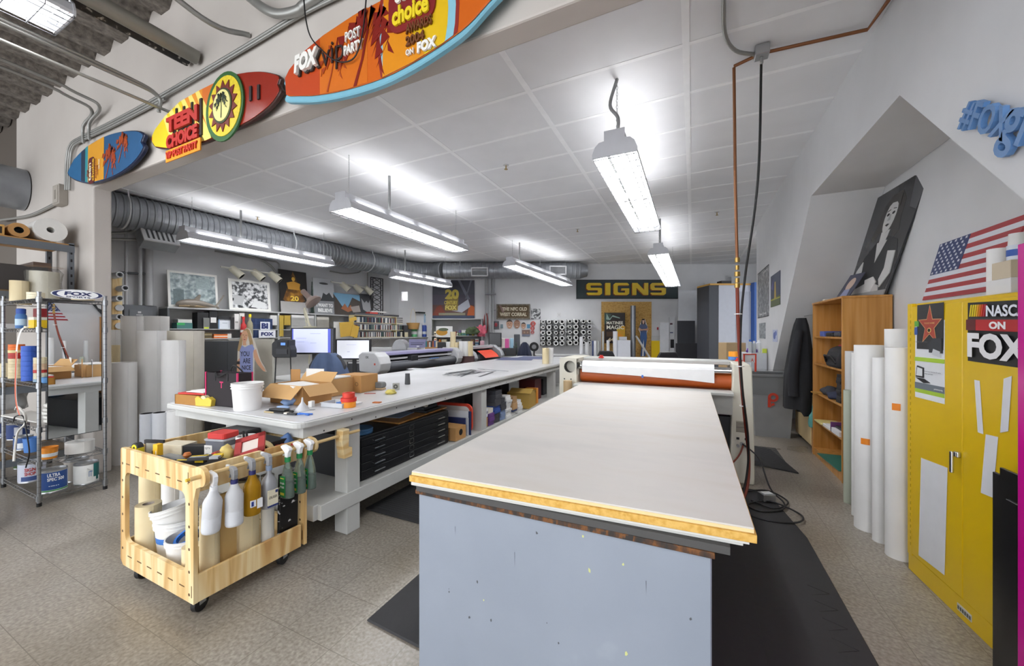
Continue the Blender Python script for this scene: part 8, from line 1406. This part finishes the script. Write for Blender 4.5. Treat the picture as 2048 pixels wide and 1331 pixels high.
# ---------- outer bay pipes ----------
TF = frame((0, 1.67, 0), (1, 0, 0))
def fw(u, v, off=.04): T = frame((0, 1.67-off, 0), (1, 0, 0)); x, y = on(T, u, v); return V((x, 1.67-off, y))
def dk(u, v, z): return at(u, v, Z=z)
for i, (a, b, r, lb) in enumerate(((fw(393, 115, .03), None, .055, 'thick grey pipe under the deck ending at the front wall'), (fw(375, 120, .03), None, .05, 'rough black pipe with white lettering beside the thick grey one'))):
    e = V((a.x, -3, a.z)); pipe('ceiling_pipe', lb, [a, e], r, (mat('8a8880', .4, .4), speck('dirty_black_pipe', [(.45, '1c1b1a'), (.6, '2c2a28'), (.66, 'a8a49c')], 26, .7))[i], False, 'pipe')
for i, (u, v, lb) in enumerate(((323, 190, 'upper of the paired thin conduits bending down the front wall'), (323, 196, 'lower of the paired thin conduits bending down the front wall'))):
    a = fw(u, v, .06); pipe('deck_conduit', lb, [(a.x+.0, -3, a.z+.0+.05*i), (a.x, .2, a.z+.05*i), (a.x, 1.3, a.z+.05*i), (a.x, 1.58, a.z-.02+.03*i), (a.x-.02, 1.6, a.z-.12)], .014)
a = fw(202, 205, .06)
for i in range(2): pipe('deck_conduit', ('upper', 'lower')[i]+' of the short pair of conduits ending left on the front wall', [(a.x-.15*i, -3, a.z+.04), (a.x-.15*i, .8, a.z+.04), (a.x-.15*i, 1.45, a.z), (a.x-.17*i, 1.6, a.z-.05), (a.x-.3-.15*i, 1.62, a.z-.12), (a.x-.34-.15*i, 1.63, a.z-.28)], .014)
a = fw(330, 220, .05); pipe('deck_conduit', 'single straight thin conduit reaching the front wall right of the pair', [(a.x, -3, a.z+.02), (a.x, 1.66, a.z)], .013, PI_, False)
a = fw(490, 70, .04); pipe('deck_conduit', 'short grey conduit curving into the front wall, top centre-left', [(a.x-.1, -3, a.z+.3), (a.x-.1, 0, a.z+.28), (a.x-.1, 1.1, a.z+.05), (a.x-.06, 1.45, a.z-.03), (a.x, 1.66, a.z+.02)], .018)
for i in range(3):
    o_ = .045*i; P_ = [fw(700, -18-0*i, .03), fw(600, 26+6*i, .03), fw(490, 92+6*i, .03), fw(330, 186+6*i, .03), fw(230, 240+5*i, .03), fw(160, 275+4*i, .03), fw(140+3*i, 290+3*i, .03), fw(133+4*i, 320, .03), fw(131+4*i, 380, .03)]
    if i < 2 or 1: pipe('wall_conduit', ('upper', 'middle', 'lower')[i]+' of the three parallel conduits running down the front wall above the surfboards', P_[0 if i < 2 else 3:], .011)
p = fw(130, 393, .0); t = thing('junction_box', 'grey junction box on the front wall under the conduits, left of the column', 'box', p); MB().box(-.09, .09, -.07, 0, -.11, .11, mat('a39c92', .5)).obj('box', t, bevel=.004); MB(frame((0, -.07, 0), (1, 0, 0))).box(-.07, .07, -.09, .09, 0, .004, mat('aaa399', .5)).box(-.02, .02, -.05, .05, .004, .006, '8a847a').obj('cover', t)
pipe('wall_conduit', 'conduit going left and down from the junction box', [fw(124, 400, .03), fw(90, 418, .03), fw(55, 432, .03), fw(0, 440, .03)], .016)
a = fw(560, 30, .06); pipe('ceiling_conduit', 'thick grey conduit bend at the top above the long surfboard', [fw(495, -8, .1), fw(530, 18, .1), fw(560, 28, .08), fw(595, 22, .06), fw(610, 10, .05), fw(660, -20, .05)], .03)
pipe('hanging_wire', 'thin black wire hanging over the long orange surfboard', [fw(606, -20, .12), fw(612, 40, .12), (fw(622, 75, .13)), fw(642, 98, .13), fw(665, 118, .12), fw(690, 124, .12), fw(712, 110, .12), fw(726, 60, .12), fw(733, -10, .12)], .004, BLACK, True, 'wire')
# ceiling pipes of the room
pipe('copper_pipe', 'copper pipe running along the ceiling to the right wall', [(.285, 3.33, 3.50), (.45, 3.27, 3.505), (1.06, 3.32, 3.505), (1.085, 3.1, 3.51), (1.09, 2.3, 3.51)], .012, CU, False, 'pipe'); o = MB(TR(.45, 3.24, 3.46)).box(-.045, .045, -.045, .045, 0, .07, STEEL).cyl(.012, -.05, 0, STEEL, 8).obj('ceiling_box', bevel=.004); tag(o, 'steel junction box on the ceiling where the cable drops', 'box')
pipe('ceiling_conduit', 'thin grey conduit bending along the ceiling to the steel box', [(.14, 2.0, 3.51), (.17, 2.6, 3.51), (.2, 2.95, 3.505), (.28, 3.15, 3.5), (.41, 3.24, 3.49)], .013)
o = MB(TR(1.08, 2.28, 3.42)).box(-.035, .035, -.06, .06, 0, .10, '3a3c40').obj('dark_box', bevel=.005); tag(o, 'small dark box on the right wall at the ceiling pipe end', 'box')
# sprinklers and stain marks on the ceiling
for u, v in ((1012, 330), (515, 433), (1434, 424), (1155, 458), (725, 502)):
    p = at(u, v, Z=CH-.001); t = thing('sprinkler_head', 'small brass sprinkler head under the ceiling, '+{1012: 'in the middle over the aisle', 515: 'left, by the round duct', 1434: 'right, beside the black cable', 1155: 'between the far fixtures', 725: 'above the far left fixture'}[u], 'sprinkler', (p.x, p.y, CH)); MB().lathe([(.035, -.003), (.035, 0), (0, 0)], 'c8c9cc', 14).cyl(.008, -.05, 0, 'a08a5c', 8).cyl(.02, -.052, -.048, 'a08a5c', 10).obj('head', t) if 0 else None
    MB().lathe([(0, -.006), (.035, -.005), (.035, -.001), (0, -.001)], 'c8c9cc', 14).obj('escutcheon', t); MB().lathe([(0, -.055), (.022, -.054), (.022, -.05), (.008, -.048), (.008, -.006), (0, -.006)], 'a08a5c', 10).obj('nozzle', t, smooth=40)
# ================= SURFBOARDS =================
def uvp(pts, off): return [tuple(on(frame((0, 1.67-off, 0), (1, 0, 0)), u, v)) for u, v in pts]
def cr(pts): return [(x/3.012, y/3.012) for x, y in pts]
def board(label, outline, deco, texts, off=.07, th=.035, rimc='2a2c34'):
    P = uvp(outline, off); cx_ = sum(p[0] for p in P)/len(P); cy_ = sum(p[1] for p in P)/len(P); t = thing('surfboard', label, 'surfboard', (cx_, 1.67, cy_))
    T = frame((0, 1.67-off, 0), (1, 0, 0)); return t, T, P, cx_, cy_
def bq(t, T): m = W(t); m.T = m.T @ T; return m
from mathutils.geometry import tessellate_polygon
def clipd(m, T, outline, z, c):
    pass
def add_outline(t, T, P, c, z0, z1, nm, sm=3):
    q = smoothp([(x, y, 0) for x, y in P]+[(*P[0], 0)], sm)[:-1]; m = bq(t, T); m.prism([(v.x, v.y) for v in q], z0, z1, c); return m.obj(nm, t, bevel=.006)
def inside(P, x, y):
    c = False; j = len(P)-1
    for i in range(len(P)):
        if (P[i][1] > y) != (P[j][1] > y) and x < (P[j][0]-P[i][0])*(y-P[i][1])/(P[j][1]-P[i][1])+P[i][0]: c = not c
        j = i
    return c
def clip(poly, P):
    """band polygon cut by the (convex) outline P"""
    out = poly; n = len(P); A2 = sum(P[i][0]*P[(i+1) % n][1]-P[(i+1) % n][0]*P[i][1] for i in range(n)); s = 1 if A2 > 0 else -1
    for i in range(n):
        a, b = P[i], P[(i+1) % n]; inp = out; out = []
        f = lambda p: s*((b[0]-a[0])*(p[1]-a[1])-(b[1]-a[1])*(p[0]-a[0]))
        for j in range(len(inp)):
            p, q = inp[j-1], inp[j]; fp, fq = f(p), f(q)
            if (fp >= 0) != (fq >= 0): k = fp/(fp-fq); out.append((p[0]+(q[0]-p[0])*k, p[1]+(q[1]-p[1])*k))
            if fq >= 0: out.append(q)
        if not out: return out
    return out
def hull(P):
    P = sorted(set(P)); 
    def half(Q):
        h = []
        for p in Q:
            while len(h) > 1 and (h[-1][0]-h[-2][0])*(p[1]-h[-2][1])-(h[-1][1]-h[-2][1])*(p[0]-h[-2][0]) <= 0: h.pop()
            h.append(p)
        return h
    return half(P)[:-1]+half(P[::-1])[:-1]
def palm(m, T_, x, y, s, rot, c, z, P=None):
    def tr(a, b): return (x+s*(a*cos(rot)-b*sin(rot)), y+s*(a*sin(rot)+b*cos(rot)))
    def put(poly, dz):
        q = clip(poly, P) if P else poly
        if len(q) > 2: m.prism(q, z, z+.0006+dz, c)
    put([tr(-.03, -1), tr(.04, -1), (tr(.06, -.4)), tr(.02, .05), tr(-.03, .05), tr(.01, -.4)], 0)
    for i in range(9):
        a = -.5+i*(pi+1)/8; L_ = .62+.1*sin(i*3); pts = [tr(0, 0)]
        for k in range(7): f = (k+1)/7; pts.append(tr(L_*f*cos(a)+.06*sin(f*20), L_*f*sin(a)-.28*f*f+.13*sin(f*pi)+(.04 if k % 2 else -.02)))
        for k in range(6, 0, -1): f = k/7; pts.append(tr(L_*f*cos(a), L_*f*sin(a)-.28*f*f-.13*sin(f*pi)-(.05 if k % 2 else 0)))
        for k in range(1, len(pts)-1): put([pts[0] if k == 0 else pts[k], pts[k+1], pts[-k] if -k >= -len(pts)+1 else pts[0]], .0002*i) if k < 7 else None
# board 1: small, blue
o1 = cr([(400, 1040), (440, 960), (520, 880), (620, 820), (720, 790), (820, 783), (865, 806), (852, 850), (866, 885), (820, 960), (740, 1030), (640, 1080), (540, 1105), (460, 1090), (415, 1065)])
t, T, P, cx_, cy_ = board('small blue surfboard with orange palms, leftmost on the front wall', o1, 0, 0)
add_outline(t, T, P, mat('1c2440', .3), -.035, -.004, 'deck_edge'); Pin = [(cx_+(x-cx_)*.97, cy_+(y-cy_)*.96) for x, y in P]; add_outline(t, T, Pin, mat('33628f', .25), -.004, 0, 'deck'); PH = hull(Pin)
w0 = min(p[0] for p in Pin); w1 = max(p[0] for p in Pin); h0 = min(p[1] for p in Pin); h1 = max(p[1] for p in Pin)
m = bq(t, T)
def band(a, b, c, z): q = clip([(w0+(w1-w0)*a, h0-1), (w0+(w1-w0)*b, h0-1), (w0+(w1-w0)*(b+.03), h1+1), (w0+(w1-w0)*(a+.03), h1+1)], PH); m.prism(q, z, z+.0006, c) if len(q) > 2 else None
band(0, .2, mat('2d6ea0', .25), .0004); band(.2, .26, '1c3048', .0005); band(.26, .30, '2f8f98', .0006); band(.30, .52, 'dc9a1e', .0007)
palm(m, T, w0+(w1-w0)*.62, cy_-.01, .25, -.5, mat('a8441c', .4), .0016, PH); palm(m, T, w0+(w1-w0)*.78, cy_+.07, .2, -.5, mat('b04c20', .4), .0024, PH); m.obj('painted_art', t)
m = bq(t, T); hp = pi/2; xx = lambda u: on(T, u, 330)[0]; y0 = cy_-.17; m.prism(rrect(xx(190)-xx(178), .26, .04, 4, xx(178), y0-.03), .003, .005, '5c1414')
for s_, u, h, w_, c, dy in (('the', 177, .03, .07, '8a2a14', .05), ('teen', 183.5, .055, .18, 'efe6c8', 0), ('choice', 189.5, .055, .22, 'e6b41e', -.01), ('AWARDS', 194, .03, .2, 'a85a18', 0), ('2004', 197, .03, .1, 'a85a18', .03), ('ON FOX', 201, .03, .1, 'efe6c8', .08)): m.text(s_, xx(u), y0+dy, w_, h, c, .006, .03, rot=hp)
m.obj('lettering', t)
# board 2: yellow to red
o2 = cr([(903, 840), (930, 780), (990, 700), (1080, 610), (1200, 540), (1350, 465), (1450, 435), (1560, 425), (1640, 437), (1686, 458), (1676, 505), (1686, 548), (1620, 640), (1500, 730), (1370, 790), (1240, 850), (1100, 885), (1000, 895), (930, 885)])
t, T, P, cx_, cy_ = board('yellow to red surfboard with a round palm emblem, middle one on the front wall', o2, 0, 0)
add_outline(t, T, P, mat('3a1c14', .3), -.035, -.004, 'deck_edge'); Pin = [(cx_+(x-cx_)*.985, cy_+(y-cy_)*.97) for x, y in P]; add_outline(t, T, Pin, mat('8e2616', .25), -.004, 0, 'deck'); PH = hull(Pin)
w0 = min(p[0] for p in Pin); w1 = max(p[0] for p in Pin); h0 = min(p[1] for p in Pin); h1 = max(p[1] for p in Pin); m = bq(t, T)
band(0, .6, 'cc6a20', .0004); band(0, .45, 'd98a22', .0005); band(0, .28, mat('dcc42a', .3), .0006)
for k in range(6):
    a = .10+k*.062; q = clip([(w0+(w1-w0)*a, h1), (w0+(w1-w0)*(a+.03), h1), (w0+(w1-w0)*(a+.20), h0), (w0+(w1-w0)*(a+.13), h0)], PH)
    if len(q) > 2: m.prism(q, .0012, .0018, 'e6d26a')
m.obj('painted_art', t)
ec = on(T, 452, 215); m = bq(t, T); ex, ey = ec; rx_ = on(T, 490, 215)[0]-ex; ry_ = .235
m.prism(ell(ex, ey, rx_*1.02, ry_*1.06, 32), .003, .014, '2a5c2a').prism(ell(ex+.01, ey, rx_*.88, ry_*.92, 32), .014, .018, mat('dcc42a', .5, var=.3, scale=60))
m.prism([(ex+rx_*.78*(1 if i % 2 == 0 else .72)*sin(i*pi/14), ey+ry_*.80*(1 if i % 2 == 0 else .72)*cos(i*pi/14)) for i in range(28)], .018, .024, '6a1c14').prism(ell(ex, ey, rx_*.52, ry_*.54, 28), .024, .028, '2a3a1c').prism(ell(ex, ey, rx_*.46, ry_*.48, 28), .028, .032, mat('e0d88a', .5, var=.1))
palm(m, T, ex, ey+.04, .13, 0, '1a2a16', .034); m.obj('round_emblem', t)
m = bq(t, T); lx, ly = on(T, 340, 302); rx2, _ = on(T, 402, 300); wl = rx2-lx
m.prism([(lx-.02, ly-.10), (rx2+.03, ly-.10), (rx2+.03, ly-.005), (lx-.02, ly-.005)], .012, .02, 'd88a1c')
m.text('TEEN', lx+.015, ly+.125, wl, .12, '241c16', .004, .08, .004).text('CHOICE', lx+.015, ly-.008, wl, .11, '241c16', .004, .08, .004).text('TEEN', lx, ly+.135, wl, .12, 'a8241c', .012, .06, .015).text('CHOICE', lx, ly, wl, .11, 'a8241c', .012, .06, .015).text('VIP POST PARTY', lx, ly-.08, wl, .055, 'b8301c', .022, .03, .008).box(rx2+.0, rx2+.03, ly+.02, ly+.3, .002, .012, '2a201c'); m.obj('lettering', t)
m = bq(t, T)
for u0, v0 in ((503, 188), (519, 185)): x, y = on(T, u0, v0); m.box(x-.012, x+.012, y-.05, y+.05, .001, .01, '1c1414')
for u0, v0 in ((355, 230), (370, 226), (386, 218)): x, y = on(T, u0, v0); m.box(x-.012, x+.012, y-.02, y+.05, .001, .01, '1c1c14')
m.obj('dark_marks', t)
# board 3: long orange
o3 = [(564, 165), (572, 148), (600, 112), (640, 78), (700, 38), (760, 4), (820, -24), (900, -50), (970, -62), (1030, -66), (1040, -60), (1010, -25), (975, 12), (930, 62), (880, 100), (820, 138), (760, 168), (690, 190), (630, 201), (590, 202), (566, 200), (571, 182)]
t, T, P, cx_, cy_ = board('long orange surfboard with red palms and a pale blue rim, largest on the front wall', o3, 0, 0, off=.10)
add_outline(t, T, P, mat('7ab4c8', .3), -.045, -.01, 'deck_edge'); Pin = [(x+.02, cy_+(y-cy_)*.955+.02) for x, y in P]; Pin = [(cx_+(x-cx_)*.985, y) for x, y in Pin]; add_outline(t, T, Pin, mat('c8601c', .25, var=.1, scale=2), -.01, 0, 'deck'); PH = hull(Pin)
w0 = min(p[0] for p in Pin); w1 = max(p[0] for p in Pin); h0 = min(p[1] for p in Pin); h1 = max(p[1] for p in Pin); m = bq(t, T)
def uq(pts): return uvp(pts, .10)
def put(pts, c, z):
    q = clip(uq(pts), PH)
    if len(q) > 2: m.prism(q, z, z+.0006, c)
put([(560, 210), (560, 150), (640, 60), (640, 210)], mat('b8431a', .3), .0004); put([(640, 60), (640, 210), (735, 200), (735, 0)], mat('cc6a1c', .3), .0005)
ycx, ycy = on(T, 832, 45); yr = on(T, 897, 45)[0]-ycx; q = clip(ell(ycx, ycy, yr, .36, 30), PH); q2_ = clip(ell(ycx, ycy, yr*1.22, .43, 30), PH); q3_ = clip(ell(ycx, ycy, yr*1.32, .5, 30), PH); m.prism(q3_, .0008, .0012, '8a2418'); m.prism(q2_, .0012, .0016, '86bccc'); m.prism(q, .0016, .002, mat('dcb41e', .3)); put([(768, -40), (765, 190), (850, 160), (850, 110)], mat('d8891c', .3), .0022)
x, y = on(T, 735, 65); palm(m, T, x, y, .36, -.35, mat('7c1c14', .35), .003, PH); x, y = on(T, 668, 118); palm(m, T, x, y, .19, -.3, mat('a0401c', .35), .003, PH); m.obj('painted_art', t)
m = bq(t, T); a = on(T, 597, 160); b = on(T, 641, 128); m.text('FOX', a[0], a[1]+.02, b[0]-a[0], .11, 'e8e6e0', .012, .06, .02, shear=.1); m.text('FOX', a[0]+.012, a[1]+.008, b[0]-a[0], .11, '2a2420', .004, .06, .01, shear=.1)
a = on(T, 694, 110); b = on(T, 726, 96); m.text('POST', a[0], a[1]+.065, b[0]-a[0]-.01, .055, 'e8e6e0', .006, .01, .01).text('PARTY', a[0]-.01, a[1]-.01, b[0]-a[0]+.02, .055, 'e8e6e0', .006, .03, .01); a = on(T, 646, 142); b = on(T, 690, 115); m.text('vip', a[0], a[1]-.03, b[0]-a[0], .17, '2a1c18', .006, -.01, .006)
a = on(T, 790, 60); b = on(T, 862, 30); w_ = b[0]-a[0]; m.prism(rrect(w_+.07, .26, .08, 5, a[0]-.035, a[1]-.035), .004, .012, '7c1416'); m.text('teen', a[0]+.01, a[1]+.115, w_*.85, .085, 'ece8dc', .014, .03, .01).text('choice', a[0], a[1]-.0, w_, .10, 'e6cc1e', .014, .04, .01)
a = on(T, 815, 72); m.text('AWARDS', a[0], a[1]+.0, w_*.7, .05, '6a3a14', .006, .03, .01).text('2004', a[0], a[1]-.065, w_*.5, .05, '6a3a14', .006, .03, .01).text('ON', a[0], a[1]-.115, .05, .03, 'e8e6e0', .006, .02, .01).text('FOX', a[0]+.075, a[1]-.125, .12, .055, 'e8e6e0', .006, .06, .01); m.obj('lettering', t)
